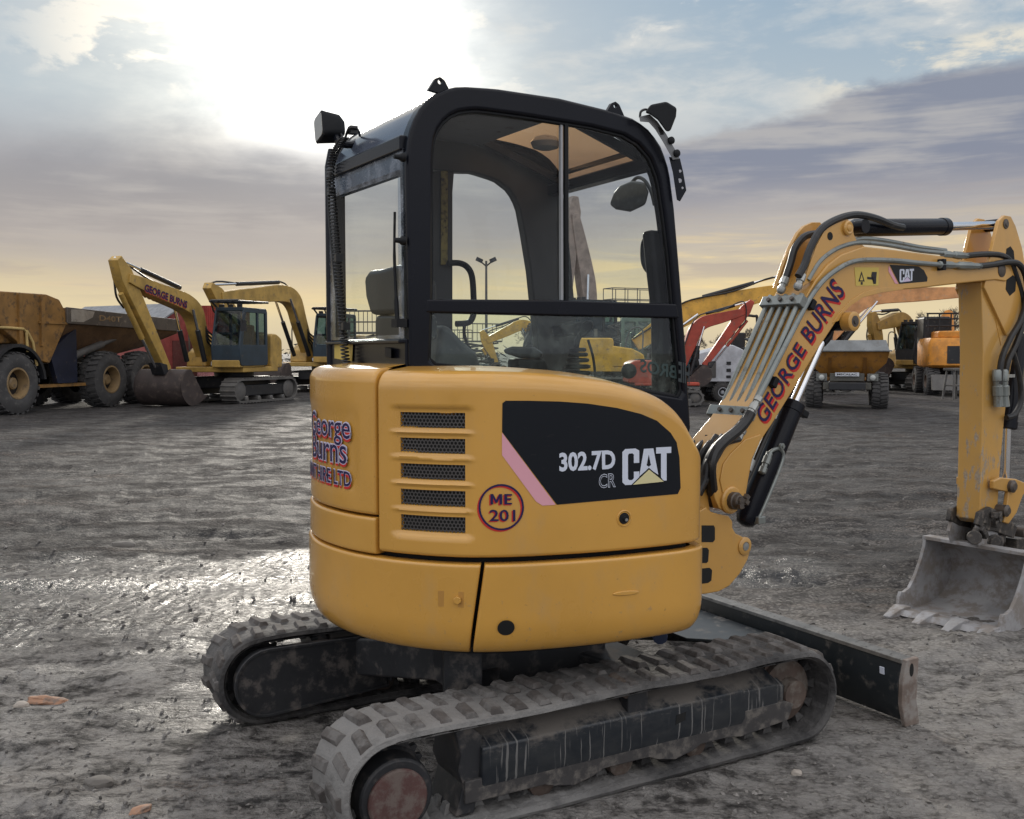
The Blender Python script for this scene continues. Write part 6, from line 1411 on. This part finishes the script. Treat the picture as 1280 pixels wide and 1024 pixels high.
# ---------------------------------------------------------------- articulated dump truck on the left
def tyre(root, c, r, w, axis=(0, 1, 0), rim=RIMY, name='wheel', lug=True):
    """wheel: tyre with tread blocks, rim and hub; axis points out of the machine"""
    c = Vector(c); a = Vector(axis); m = MB(); n = 44; u = a.orthogonal().normalized() if False else Vector((1, 0, 0)); v_ = Vector((0, 0, 1))
    def loop(h, rr, wob=0.0): return [c + a * h + (u * math.cos(2 * math.pi * i / n) + v_ * math.sin(2 * math.pi * i / n)) * (rr + (wob if i % 2 else 0)) for i in range(n)]
    m.loft([loop(-w / 2, r * .58), loop(-w / 2, r * .80), loop(-w * .42, r * .94), loop(-w * .30, r * .97, r * .035), loop(-.01, r * .965, r * .03), loop(.01, r * .965, 0), loop(w * .30, r * .965, r * .035), loop(w * .42, r * .94, r * .02), loop(w / 2, r * .80), loop(w / 2, r * .60), loop(w * .45, r * .50), loop(w * .3, r * .48)], cap=False)
    ty = m.build(name, TYR, root, ang=25)
    m = MB(); m.turn(c, a, [(w * .38, r * .56), (w * .47, r * .50), (w * .47, r * .45), (w * .30, r * .41), (w * .02, r * .38), (w * .0, r * .30)], 30, False); ri_ = m.build('rim', rim, ty)
    m = MB(); m.turn(c, a, [(w * .05, r * .385), (w * .052, .001)], 24); m.build('wheel_disc', GLS_D, ri_)
    m = MB(); m.turn(c, a, [(w * .04, r * .20), (w * .22, r * .19), (w * .27, r * .14), (w * .27, .001)], 20); m.build('hub', rim, ri_)
    m = MB()
    for k in range(26):
        t = 2 * math.pi * k / 26
        for sd in (-1, 1):
            tt = t + (.12 if sd > 0 else 0); dr = u * math.cos(tt) + v_ * math.sin(tt); tg = v_ * math.cos(tt) - u * math.sin(tt)
            lo2 = [c + dr * (r * .955) + tg * (x_ * r * .06 + sd * 0) + a * y_ for x_, y_ in ((-1, sd * w * .02), (1, sd * w * .02), (1.9, sd * w * .46), (-.1, sd * w * .46))]
            hi2 = [q + dr * r * (.05 if i_ < 2 else .0) for i_, q in enumerate(lo2)]; m.hexa(lo2, [q + dr * .03 for q in hi2])
    m.build('tread_lugs', TYR, ty, smooth=False)
    return ty
def dump_truck():
    rt = thing('dump_truck', 'ochre articulated dump truck with rusty tipper body and grey muddy tyres at left edge', 'dump truck', (-13.68, 24.88, 0), R(-103))
    for x in (0, -3.75, -5.45):
        tyre(rt, (x, 1.22, .77), .78, .62); tyre(rt, (x, -1.22, .77), .78, .62, (0, -1, 0))
    m = MB(); m.box((-2.9, 0, 1.05), (6.4, .9, .35)); m.box((.3, 0, 1.15), (2.4, 1.0, .5)); m.build('chassis', BLKF, rt, bevel=.03)
    m = MB(); m.hexa([(-4.6, 1.0, .62), (-.95, 1.0, .62), (-.95, 1.25, .62), (-4.6, 1.25, .62)], [(-4.6, 1.0, .70), (-.95, 1.0, .70), (-.95, 1.25, .70), (-4.6, 1.25, .70)]); m.build('side_beam', Y_OCH, rt)
    body = [(.75, 3.02), (-1.25, 3.04), (-1.75, 2.93), (-1.98, 2.62), (-2.0, 2.28), (-1.3, 1.25), (-.95, 1.32), (.35, 2.1), (.75, 2.6)]
    m = MB(); m.prism(body, 'y', -1.40, 1.40); hb = m.build('headboard', Y_OCH, rt, bevel=.03)
    m = MB()
    m.loft([[Vector((x, y, z)) for y, z in ((-1.42, zt), (-1.38, zt - .42), (-.9, zb), (.9, zb), (1.38, zt - .42), (1.42, zt))] for x, zt, zb in ((-1.95, 2.72, 1.70), (-4.6, 2.66, 1.45), (-6.2, 2.60, 1.70), (-7.35, 2.56, 2.05))]); m.build('dump_body', pal('rusty_brown_body', (.13, .075, .038), (.075, .055, .045, 1), .5, .6), rt)
    m = MB(); m.hexa([(-7.35, 1.40, 2.20), (-1.95, 1.40, 2.30), (-1.95, 1.47, 2.30), (-7.35, 1.47, 2.20)], [(-7.35, 1.40, 2.58), (-1.95, 1.40, 2.74), (-1.95, 1.47, 2.74), (-7.35, 1.47, 2.58)]); RL = m.build('top_rail', pal('dirty_grey_brown_rail', (.085, .070, .058), (.30, .25, .18, 1), .25, .6), rt, bevel=.02)
    for k, (x0, x1) in enumerate(((-2.05, -3.0),)):
        m = MB(); m.prism([(-2.1, 2.36), (-2.1, 2.68), (-2.5, 2.70), (-3.1, 2.66), (-3.0, 2.5), (-2.6, 2.36)], 'y', 1.468, 1.474); m.build('bare_patch', pal('bare_grey_patch', (.32, .29, .25)), RL)
    decal('fleet_number', text2d('D40T', 0, .02), lambda u, v: Vector((-3.3 - u * 1.0, 1.473, 2.42 + v * .16 - u * .02)), pal('faded_letters', (.26, .17, .08)), RL)
    for x in (-.2, -1.0):
        m = MB(); m.prism([(x - .05, 1.7), (x + .06, 1.7), (x + .02, 3.0), (x - .12, 3.0)], 'y', 1.39, 1.46); m.build('headboard_rib', Y_OCH, hb)
    m = MB(); m.prism([(-.9, 2.28), (-2.0, 2.28), (-2.0, 2.34), (-.9, 2.34)], 'y', 1.40, 1.44); m.build('body_ledge', Y_OCH, hb)
    m = MB(); m.hexa([(-1.75, 1.15, .72), (-2.55, 1.15, .72), (-2.55, 1.28, .72), (-1.75, 1.28, .72)], [(-1.45, 1.15, 1.55), (-2.55, 1.15, 2.2), (-2.55, 1.28, 2.2), (-1.45, 1.28, 1.55)]); m.build('mud_flap', pal('navy_mud_flap', (.012, .016, .035), amt=.1), rt)
    m = MB(); a, b = Vector((-2.4, 1.05, 1.35)), Vector((-4.9, 1.12, 2.05)); m.cyl(a, a.lerp(b, .6), .11); m.cyl(a.lerp(b, .6), b, .07); m.build('tipping_ram', STF, rt)
    m = MB(); arc = [(.98 * math.cos(R(t)), .77 + .98 * math.sin(R(t))) for t in range(175, -6, -12)]; arc2 = [(.90 * math.cos(R(t)), .77 + .90 * math.sin(R(t))) for t in range(-5, 176, 12)]
    m.prism(arc + arc2, 'y', .85, 1.55); m.build('mudguard', BLKF, rt)
    m = MB(); m.prism([(2.2, 1.0), (2.2, 1.9), (.7, 2.1), (-.3, 2.0), (-.35, 1.75), (.95, 1.75), (1.2, 1.0)], 'y', -1.1, 1.2); m.build('front_body', Y_OCH, rt, bevel=.06)
    m = MB(); m.prism([(2.0, 1.9), (1.7, 3.0), (.85, 3.05), (.8, 1.9)], 'y', -.9, .5); cb = m.build('cab', Y_OCH, rt, bevel=.05)
    m = MB(); m.prism([(1.85, 2.1), (1.68, 2.9), (.95, 2.92), (.9, 2.1)], 'y', .5, .506); m.build('cab_window', G_FAR, cb)
    rail = [(-.42, 1.45, 1.55), (-.40, 1.45, 2.05), (-.30, 1.45, 2.12), (.2, 1.45, 2.14), (.85, 1.45, 2.14)]
    m = MB(); m.tube(rail, .035, 8); m.tube([(-.75, 1.45, 1.2), (-.62, 1.45, 1.8), (-.42, 1.45, 2.08)], .035, 8); m.tube(spline([(-.05, 1.3, 2.1), (-.02, 1.3, 2.60), (.15, 1.3, 2.72), (.40, 1.3, 2.72), (.5, 1.3, 2.55), (.5, 1.3, 2.0)], 5), .035, 8); m.build('handrail', pal('pale_yellow_rail', (.50, .36, .14), amt=.2), rt)
    return rt
dump_truck()

# ---------------------------------------------------------------- site dumper
def site_dumper():
    d = 28.3; x, y = gp(1058, d); rt = thing('site_dumper', 'small site dumper facing the camera with grey rimmed orange skip', 'dumper', (x, y, 0), R(-108))
    for sy in (-1, 1):
        for xx in (.85, -1.15): tyre(rt, (xx, sy * .86, .47), .47, .44, (0, sy, 0), STF)
    m = MB(); lo_ = [(.45, -.62), (1.35, -.62), (1.35, .62), (.45, .62)]; 
    sk = lambda k: [Vector((a, b, z)) for a, b, z in k]
    m.loft([sk([(.0, -.55, .95), (1.0, -.62, .86), (1.0, .62, .86), (.0, .55, .95)]), sk([(-.35, -.85, 1.2), (1.35, -1.0, 1.25), (1.35, 1.0, 1.25), (-.35, .85, 1.2)]), sk([(-.55, -.95, 1.62), (1.55, -1.08, 1.58), (1.55, 1.08, 1.58), (-.55, .95, 1.62)])]); S = m.build('skip', pal('dumper_orange', (.34, .155, .03), (.14, .085, .05, 1), .45), rt, bevel=.03)
    m = MB(); m.ring([(-.6, -1.0), (1.62, -1.12), (1.62, 1.12), (-.6, 1.0)], [(-.5, -.9), (1.5, -1.0), (1.5, 1.0), (-.5, .9)], 'z', 1.56, 1.60)
    for v in m.bm.verts: pass
    m.loft([sk([(1.53, -1.07, 1.56), (1.58, -1.07, 1.56), (1.58, 1.07, 1.56), (1.53, 1.07, 1.56)]), sk([(1.30, -.98, 1.86), (1.36, -.98, 1.87), (1.36, .98, 1.87), (1.30, .98, 1.86)])]); m.build('skip_lip', pal('bare_grey_lip', (.19, .20, .205), (.15, .14, .13, 1), .3), S, bevel=.01)
    for sy in (-.45, .45):
        m = MB(); m.hexa([(1.02, sy - .05, .9), (1.12, sy - .05, .9), (1.12, sy + .05, .9), (1.02, sy + .05, .9)], [(1.42, sy - .04, 1.4), (1.48, sy - .04, 1.4), (1.48, sy + .04, 1.4), (1.42, sy + .04, 1.4)]); m.build('skip_rib', pal('dumper_brown', (.20, .09, .02)), S)
    m = MB(); m.box((0, 0, .62), (3.2, .95, .22)); m.build('chassis', BLKF, rt, bevel=.03)
    m = MB(); m.box((1.32, 0, .62), (.10, 1.25, .20)); m.box((1.30, 0, .86), (.08, .9, .22)); FR = m.build('front_bumper', pal('grey_green_frame', (.085, .082, .070), amt=.4), rt, bevel=.02)
    m = MB(); m.box((1.40, 0, .94), (.02, .62, .10)); PL_ = m.build('number_plate', WHT_, FR)
    decal('plate_lettering', text2d('MECALAC', 0, .03), lambda u, v: Vector((1.412, -.26 + u * .52, .915 + v * .05)), BLKF, PL_)
    for sy in (-1, 1):
        m = MB(); m.turn((1.34, sy * .66, .86), (1, 0, 0), [(0, .09), (.06, .10), (.07, .09)], 14); m.box((1.32, sy * .66, .86), (.06, .28, .20)); HL = m.build('headlight', pal('headlight_housing', (.16, .165, .155)), FR, bevel=.01)
        m = MB(); m.turn((1.405, sy * .66, .86), (1, 0, 0), [(0, .075), (.02, .05), (.025, .001)], 14); m.build('headlight_lens', pal('headlight_glass', (.45, .46, .44), amt=.1, rough=.2), HL)
    m = MB(); m.box((1.38, .1, .60), (.02, .14, .08)); m.build('badge', WHT_, FR)
    m = MB(); m.box((-1.3, 0, 1.0), (1.3, 1.1, .6)); m.build('engine_cover', pal('dumper_cover', (.36, .17, .04)), rt, bevel=.06)
    m = MB(); m.tube(spline([(-.7, -.5, 1.1), (-.75, -.5, 2.55), (-.75, -.4, 2.66), (-.75, .4, 2.66), (-.75, .5, 2.55), (-.7, .5, 1.1)], 5), .04, 8); m.build('roll_bar', BLKF, rt) if False else m.bm.free()
    m = MB(); m.box((-.75, 0, 1.35), (.5, .5, .12)); m.box((-.98, 0, 1.55), (.1, .5, .4)); m.build('seat', BLKF, rt, bevel=.04)
site_dumper()

# ---------------------------------------------------------------- orange wheeled machine, seen from behind
def wheeled():
    d = 36.5; x, y = gp(1192, d); rt = thing('wheeled_excavator', 'orange wheeled excavator seen from behind with black chevron panel on its tail', 'excavator', (x, y, 0), R(78))
    for xx in (-1.0, 1.2):
        for sy in (-1, 1): tyre(rt, (xx, sy * .95, .50), .50, .45, (0, sy, 0), pal('brown_rim', (.12, .08, .06)) if 'brown_rim' not in MATS else MATS['brown_rim'])
    m = MB(); m.box((.1, 0, .72), (3.0, .8, .35)); m.build('chassis', BLKF, rt, bevel=.03)
    pl_ = round_poly([Vector(q) for q in ((-1.6, -.8), (-1.35, -1.15), (.9, -1.15), (.9, 1.15), (-1.35, 1.15), (-1.6, .8))], .2)
    m = MB(); m.loft([[Vector((q.x * k, q.y * k, z)) for q in pl_] for z, k in ((.98, .92), (1.08, 1), (1.85, 1), (2.05, .93))]); B = m.build('body', O_BRT, rt, ang=50)
    m = MB(); m.loft([[Vector((q.x * .75 - .15, q.y * .7, z)) for q in pl_] for z in (2.04, 2.3)]); m.build('engine_hood', O_BRT, rt, bevel=.06)
    m = MB(); m.box((-1.605, 0.1, 1.45), (.02, .95, .62)); PN = m.build('tail_panel', BLKF, B)
    for k in range(4):
        m = MB(); m.prism([(-.40, 1.18 + .16 * k), (-.28, 1.18 + .16 * k), (-.16, 1.27 + .16 * k), (-.28, 1.27 + .16 * k)], 'x', -1.62, -1.615); m.build('chevron', O_BRT, PN)
    m = MB(); m.box((-1.60, -.72, 1.5), (.03, .16, .7)); m.build('tail_lamp_strip', WHT_, B)
    m = MB(); m.box((.7, .6, 2.2), (1.3, .95, 1.3)); m.build('cab', BLKF, rt, bevel=.08)
    m = MB()
    for k in range(6): m.tube([(-.3, -1 + .4 * k, 2.3), (-.3, -1 + .4 * k, 2.95)], .03, 6)
    for z in (2.5, 2.75, 2.95): m.tube([(-.3, -1.05, z), (-.3, 1.05, z)], .03, 6)
    m.turn((-.4, -.9, 2.75), (-1, 0, 0), [(0, .17), (.06, .2), (.1, .16)], 14); m.build('rear_guard', BLKF, rt)
    m = MB(); m.tube([(1.6, -.2, 1.6), (2.2, -.2, 3.0), (3.6, -.2, 2.6)], .2, 8); m.build('boom', O_BRT, rt)
    m = MB(); m.hexa([(-2.0, -1.1, .2), (-1.75, -1.1, .2), (-1.75, 1.1, .2), (-2.0, 1.1, .2)], [(-1.7, -1.1, .75), (-1.6, -1.1, .75), (-1.6, 1.1, .75), (-1.7, 1.1, .75)]); m.build('rear_blade', STF, rt, bevel=.02)
wheeled()
# trestle stand by the dipper
rt = thing('trestle', 'grey steel trestle on the mud left of the near dipper', 'trestle', (*gp(1194, 32.5), 0), R(20))
m = MB()
for sx in (-.2, .2):
    for sy in (-.15, .15): m.tube([(sx * 1.4, sy * 1.6, 0.0), (sx, sy, .95)], .035, 8)
m.build('legs_frame', STF, rt); m = MB(); m.box((0, 0, .98), (.6, .45, .08)); m.build('top_plate', STF, rt, bevel=.01); m = MB(); m.box((0, 0, .45), (.5, .42, .05)); m.build('shelf', STF, rt)

# ---------------------------------------------------------------- white towed generator, roller
rt = thing('generator', 'white towed generator box on a small trailer behind the red digger arm', 'generator', (*gp(893, 31.5), 0), R(4))
m = MB(); m.prism(round_poly([Vector(q) for q in ((-.95, .62), (-.95, 1.45), (-.2, 1.62), (.35, 1.78), (.75, 1.6), (.8, .62))], .08), 'y', -.7, .7); B = m.build('canopy', WHT_, rt, bevel=.03)
for x, z, w_, h_ in ((.25, 1.2, .14, .10), (.25, .98, .14, .10), (.25, .78, .14, .08), (-.35, 1.0, .4, .5)):
    m = MB(); m.box((x, -.705, z), (w_, .015, h_)); m.build('canopy_vent', BLKF if w_ < .3 else STF, B)
m = MB(); m.box((.1, 0, .52), (2.3, .9, .12)); m.tube([(1.2, 0, .5), (2.2, 0, .45)], .05, 8); m.build('trailer_frame', STF, rt)
for sy in (-1, 1): tyre(rt, (.05, sy * .72, .30), .30, .2, (0, sy, 0), WHT_)
rt = thing('roller', 'cream ride-on roller with black roll frame behind the hydraulic pipes', 'roller', (*gp(938, 33), 0), R(-60))
m = MB(); m.turn((.9, -.6, .55), (0, 1, 0), [(0, .1), (.0, .55), (1.2, .55), (1.2, .1)], 24); m.build('drum', STF, rt)
m = MB(); m.turn((-.9, -.6, .5), (0, 1, 0), [(0, .1), (.0, .5), (1.2, .5), (1.2, .1)], 24); m.build('rear_drum', STF, rt)
m = MB(); m.prism(round_poly([Vector(q) for q in ((-1.4, .7), (-1.4, 1.5), (-.6, 1.65), (.1, 1.2), (1.4, 1.25), (1.4, .75))], .15), 'y', -.55, .55); m.build('body', CRM_, rt, bevel=.06)
m = MB(); m.tube(spline([(-.3, -.55, 1.1), (-.3, -.55, 2.6), (-.3, -.4, 2.75), (-.3, .4, 2.75), (-.3, .55, 2.6), (-.3, .55, 1.1)], 5), .045, 8); m.build('roll_frame', BLKF, rt)
m = MB(); m.box((-.35, 0, 1.65), (.5, .5, .14)); m.box((-.58, 0, 1.95), (.12, .5, .5)); m.build('seat', BLKF, rt, bevel=.04)
m = MB(); m.tube([(.1, 0, 1.2), (.0, 0, 1.9)], .04, 8); m.turn((.0, 0, 1.92), (.2, 0, 1), [(0, .2), (.03, .22), (.06, .2)], 16); m.build('steering_column', BLKF, rt)

# ---------------------------------------------------------------- access platforms, light pole
def scissor(label, px, d, h, w=2.3, base=True, mat=None):
    rt = thing('scissor_lift', label, 'scissor lift', (*gp(px, d), 0), R(random.uniform(-25, 25)), 'access platforms at the back of the yard'); mat = mat or pal('platform_blue_grey', (.14, .17, .18)) if 'platform_blue_grey' not in MATS else MATS['platform_blue_grey']
    m = MB(); m.box((0, 0, .55), (w, .9, .5)); m.build('base', mat, rt, bevel=.03)
    for sx in (-1, 1):
        for sy in (-1, 1): m = MB(); m.turn((sx * w * .36, sy * .38, .25), (0, sy, 0), [(0, .1), (0, .25), (.16, .25), (.16, .1)], 14); m.build('wheel', TYR, rt)
    m = MB()
    for k in range(4):
        z0, z1 = .8 + (h - .9) * k / 4, .8 + (h - .9) * (k + 1) / 4
        for sy in (-.35, .35): m.tube([(-w * .42, sy, z0), (w * .42, sy, z1)], .05, 6); m.tube([(w * .42, sy, z0), (-w * .42, sy, z1)], .05, 6)
    m.build('scissor_arms', STF, rt)
    m = MB(); m.box((0, 0, h), (w, 1.0, .1)); m.build('platform', STF, rt)
    m = MB()
    for sy in (-.48, .48):
        for z in (.55, 1.1): m.tube([(-w / 2, sy, h + z), (w / 2, sy, h + z)], .022, 6)
        for k in range(5): m.tube([(-w / 2 + w * k / 4, sy, h), (-w / 2 + w * k / 4, sy, h + 1.1)], .022, 6)
    for sx in (-1, 1):
        for z in (.55, 1.1): m.tube([(sx * w / 2, -.48, h + z), (sx * w / 2, .48, h + z)], .022, 6)
    m.build('guard_rail', STF, rt); return rt
scissor('access platform seen through the cab right of the light pole, guard rail lowered', 600, 62, 2.2, 2.6)
scissor('tall access platform seen through the front of the cab above the window rail', 790, 50, 3.6, 2.8)
scissor('access platform with guard rail seen through the rear cab window beside the seat', 452, 50, 2.5, 1.8)
scissor('access platform standing just left of the grab rail inside the cab', 566, 66, 1.9, 2.4)
rt = thing('light_pole', 'tall thin yard light pole seen through the cab glass', 'lamp post', (*gp(608, 66), 0))
m = MB(); m.cyl((0, 0, 0), (0, 0, 7.55), .11, .07, 10); m.build('pole', STF, rt)
for sx in (-1, 1):
    m = MB(); m.tube([(0, 0, 7.2), (sx * .35, 0, 7.5)], .05, 6); m.box((sx * .45, -.1, 7.6), (.45, .3, .25), Matrix.Rotation(R(-25 * sx), 3, 'Y')); m.build('floodlight', BLKF, rt)
# ---------------------------------------------------------------- far buildings, trees, stones
rt = thing('barn', 'red walled barn with grey roof behind the yellow excavators', 'building', (*gp(232, 58), 0), R(58))
W_, L_, E_, H_ = 4.6, 9, 3.0, 4.3
m = MB(); m.prism([(-W_ / 2, 0), (W_ / 2, 0), (W_ / 2, E_), (0, H_ - .05), (-W_ / 2, E_)], 'y', 0, L_); m.build('wall', pal('red_cladding', (.30, .075, .065), (.2, .1, .09, 1), .3), rt)
m = MB()
for sx in (-1, 1): m.hexa([(0, -.3, H_), (sx * (W_ / 2 + .3), -.3, E_ - .12), (sx * (W_ / 2 + .3), L_ + .3, E_ - .12), (0, L_ + .3, H_)], [(0, -.3, H_ + .1), (sx * (W_ / 2 + .3), -.3, E_ - .02), (sx * (W_ / 2 + .3), L_ + .3, E_ - .02), (0, L_ + .3, H_ + .1)])
m.build('roof', pal('grey_roof_sheet', (.20, .205, .215), (.14, .14, .14, 1), .3), rt)
m = MB(); m.box((0, -.03, 1.1), (1.8, .05, 2.2)); m.build('door', pal('barn_door', (.13, .05, .045)), rt)
rt = thing('shipping_container', 'red metal container just left of the blue excavator cab', 'container', (*gp(269, 55), 0), R(0))
m = MB(); n = 24; pr = []
for i in range(n + 1): pr.append((-.6 + 1.2 * i / n, -1.2 + (.05 if i % 2 else 0)))
m.prism(pr + [(.6, 5.2), (-.6, 5.2)], 'z', 2.2, 4.05); m.build('upper_body', pal('container_red', (.32, .045, .035)), rt, smooth=False)
m = MB(); m.prism(pr + [(.6, 5.2), (-.6, 5.2)], 'z', .05, 2.16); m.build('lower_body', pal('container_pale_red', (.36, .16, .16)), rt, smooth=False)

M_BARK = pal('bare_bark', (.075, .062, .055), amt=.1, rough=.9)
def bare_tree(px, d, h, seed, label, group=None):
    rg = random.Random(seed); x, y = gp(px, d); rt = thing('bare_tree', label, 'tree', (x, y, 0), 0, group)
    m = MB(); tips = []
    def grow(p, dr, L, r, lev, mb):
        q = [p]; dd = dr.copy()
        for k in range(3):
            dd = (dd + Vector((rg.uniform(-.2, .2), rg.uniform(-.2, .2), rg.uniform(-.02, .14)))).normalized(); q.append(q[-1] + dd * L / 3)
        mb.tube(q, [r, r * .85, r * .72, r * .6], 5 if lev > 1 else 7, cap=False)
        if lev >= 5: return
        for k in range(rg.randint(3, 4) if lev else 6):
            a = rg.uniform(.35, .95); ph = rg.uniform(0, 6.28); u = dd.orthogonal().normalized(); w = dd.cross(u)
            nd = (dd * math.cos(a) + (u * math.cos(ph) + w * math.sin(ph)) * math.sin(a)).normalized()
            tg = rg.uniform(.45, 1.0); base = q[0].lerp(q[-1], tg) if lev else q[0].lerp(q[-1], rg.uniform(.4, 1))
            tgt = crown if lev >= 0 else mb
            grow(base, nd, L * rg.uniform(.55, .75), max(r * .5, .012), lev + 1, tgt)
    crown = MB(); grow(Vector((0, 0, 0)), Vector((0, 0, 1)), h * .38, h * .022, 0, m)
    m.build('trunk', M_BARK, rt); crown.build('crown', M_BARK, rt); return rt
G_ = 'bare winter trees along the skyline'
bare_tree(1192, 95, 7.5, 3, 'bare tree right of the orange boom beside the near dipper', G_)
bare_tree(1168, 100, 6.5, 5, 'smaller bare tree left of its neighbour under the orange boom', G_)
bare_tree(1145, 120, 5.5, 8, 'small distant bare tree above the dull yellow excavator', G_)
bare_tree(868, 110, 4.8, 11, 'low bare tree beside the right cab pillar', G_)
bare_tree(905, 120, 5.0, 12, 'low bare tree behind the red digger arm', G_)
bare_tree(936, 115, 5.8, 13, 'low bare tree behind the roller frame', G_)
bare_tree(670, 100, 5.0, 14, 'dark bare tree seen through the lower cab window', G_)
# far hedge and scrub that reads as one dark line
def scrub():
    m = MB(); rg = random.Random(21)
    for i in range(2600):
        a = R(rg.uniform(-46, 46)); d = rg.uniform(115, 150); x, y = d * math.sin(a), d * math.cos(a)
        hmax = 1.6 + 1.5 * noise.noise(Vector((x * .05, y * .02, 1))) + .8 * noise.noise(Vector((x * .3, y * .1, 4)))
        z = rg.uniform(0, 1) ** 1.2 * max(.5, hmax); s_ = rg.uniform(.35, .9); v = Vector((rg.uniform(-1, 1), rg.uniform(-.4, .4), rg.uniform(-.5, .8))) * s_; w = Vector((rg.uniform(-.6, .6), rg.uniform(-1, 1), rg.uniform(-.5, .5))) * s_ * .7
        p = Vector((x, y, z)); m.faces([p - v, p + w, p + v, p - w], [(0, 1, 2, 3)])
    o = m.build('far_hedge', pal('dark_scrub', (.045, .045, .035), (.06, .05, .04, 1), .5, .9), None, smooth=False, kind='stuff'); return o
scrub()
# broken brick and stones on the mud
def stone(name, px, py, sx, sy, sz, mat, label, cat, rz, seed, group=None, flatk=.8):
    rg = random.Random(seed); g = ground_at(px, py); g.z = gz(g.x, g.y); m = MB(); bm = m.bm
    bmesh.ops.create_icosphere(bm, subdivisions=3, radius=1.0)
    for v in bm.verts:
        n_ = v.co.normalized(); k = 1 + (.55 if 'brick' in name else .28) * noise.noise(n_ * 1.3 + Vector((seed, 0, 0))) + .10 * noise.noise(n_ * 4 + Vector((0, seed, 0)))
        c = n_ * k; e = 1.5; c = Vector([math.copysign(abs(t) ** flatk, t) for t in c]); v.co = Vector((c.x * sx, c.y * sy, c.z * sz))
    o = m.build(name, mat, None, ang=22); o.location = (g.x, g.y, g.z + sz * .3); o.rotation_euler = (rg.uniform(-.15, .15), rg.uniform(-.2, .2), R(rz)); tag(o, label, cat, group); return o
M_TILE = simple('broken_clay_tile', (.34, .19, .12), .8, dirt=(.18, .15, .13, 1), dirt_amt=.4, dirt_scale=12, bump=.4); M_PALE = simple('pale_stone', (.36, .32, .28), .85, bump=.4); M_DST = simple('dark_stone', (.13, .12, .11), .85, bump=.5)
stone('brick_fragment', 56, 874, .085, .035, .022, M_TILE, 'flat orange broken brick on the mud at lower left', 'brick', 8, 1, None, .9)
stone('stone', 27, 884, .030, .022, .018, M_PALE, 'pale pebble just left of the broken brick', 'stone', 20, 2)
stone('stone', 155, 684, .10, .05, .03, M_DST, 'dark flat stone lying in the wet ground', 'stone', 5, 3)
stone('brick_fragment', 175, 1020, .035, .022, .012, M_TILE, 'brick crumbs at the bottom edge of the picture', 'brick', 30, 4)
stone('stone', 996, 968, .020, .016, .012, M_PALE, 'small pale stone in front of the near track', 'stone', 0, 5)
stone('stone', 124, 982, .05, .035, .018, M_DST, 'dark stone half buried at lower left', 'stone', 40, 6)
# loose small stones, nobody could count them
def gravel():
    m = MB(); rg = random.Random(5); bm = m.bm
    for i in range(2600):
        px, py = rg.uniform(-60, 1340), 470 + 600 * rg.random() ** .55; g = ground_at(px, py)
        if g.y > 16: continue
        q = MR @ (Vector((g.x, g.y, 0)) - MC)
        if abs(q.x - .1) < 1.0 and abs(q.y) < .8: continue
        s_ = rg.choice((.004, .005, .006, .008, .010, .014)) * (1 if g.y < 5 else 1.5); M_ = Matrix.Rotation(rg.uniform(0, 6.28), 3, 'Z') @ Matrix.Rotation(rg.uniform(0, 1), 3, 'X')
        c = Vector((g.x, g.y, s_ * .2 + gz(g.x, g.y))); vs = [M_ @ Vector((a * s_ * rg.uniform(.6, 1.2), b * s_ * rg.uniform(.6, 1.2), cc * s_ * rg.uniform(.4, .9))) + c for a, b, cc in ((1, 0, 0), (-1, 0, 0), (0, 1, 0), (0, -1, 0), (0, 0, 1), (0, 0, -1))]
        m.faces(vs, [(0, 2, 4), (2, 1, 4), (1, 3, 4), (3, 0, 4), (2, 0, 5), (1, 2, 5), (3, 1, 5), (0, 3, 5)])
    o = m.build('gravel', simple('loose_gravel', (.17, .16, .15), .9, var=.6), None, smooth=False, kind='stuff'); return o
gravel()
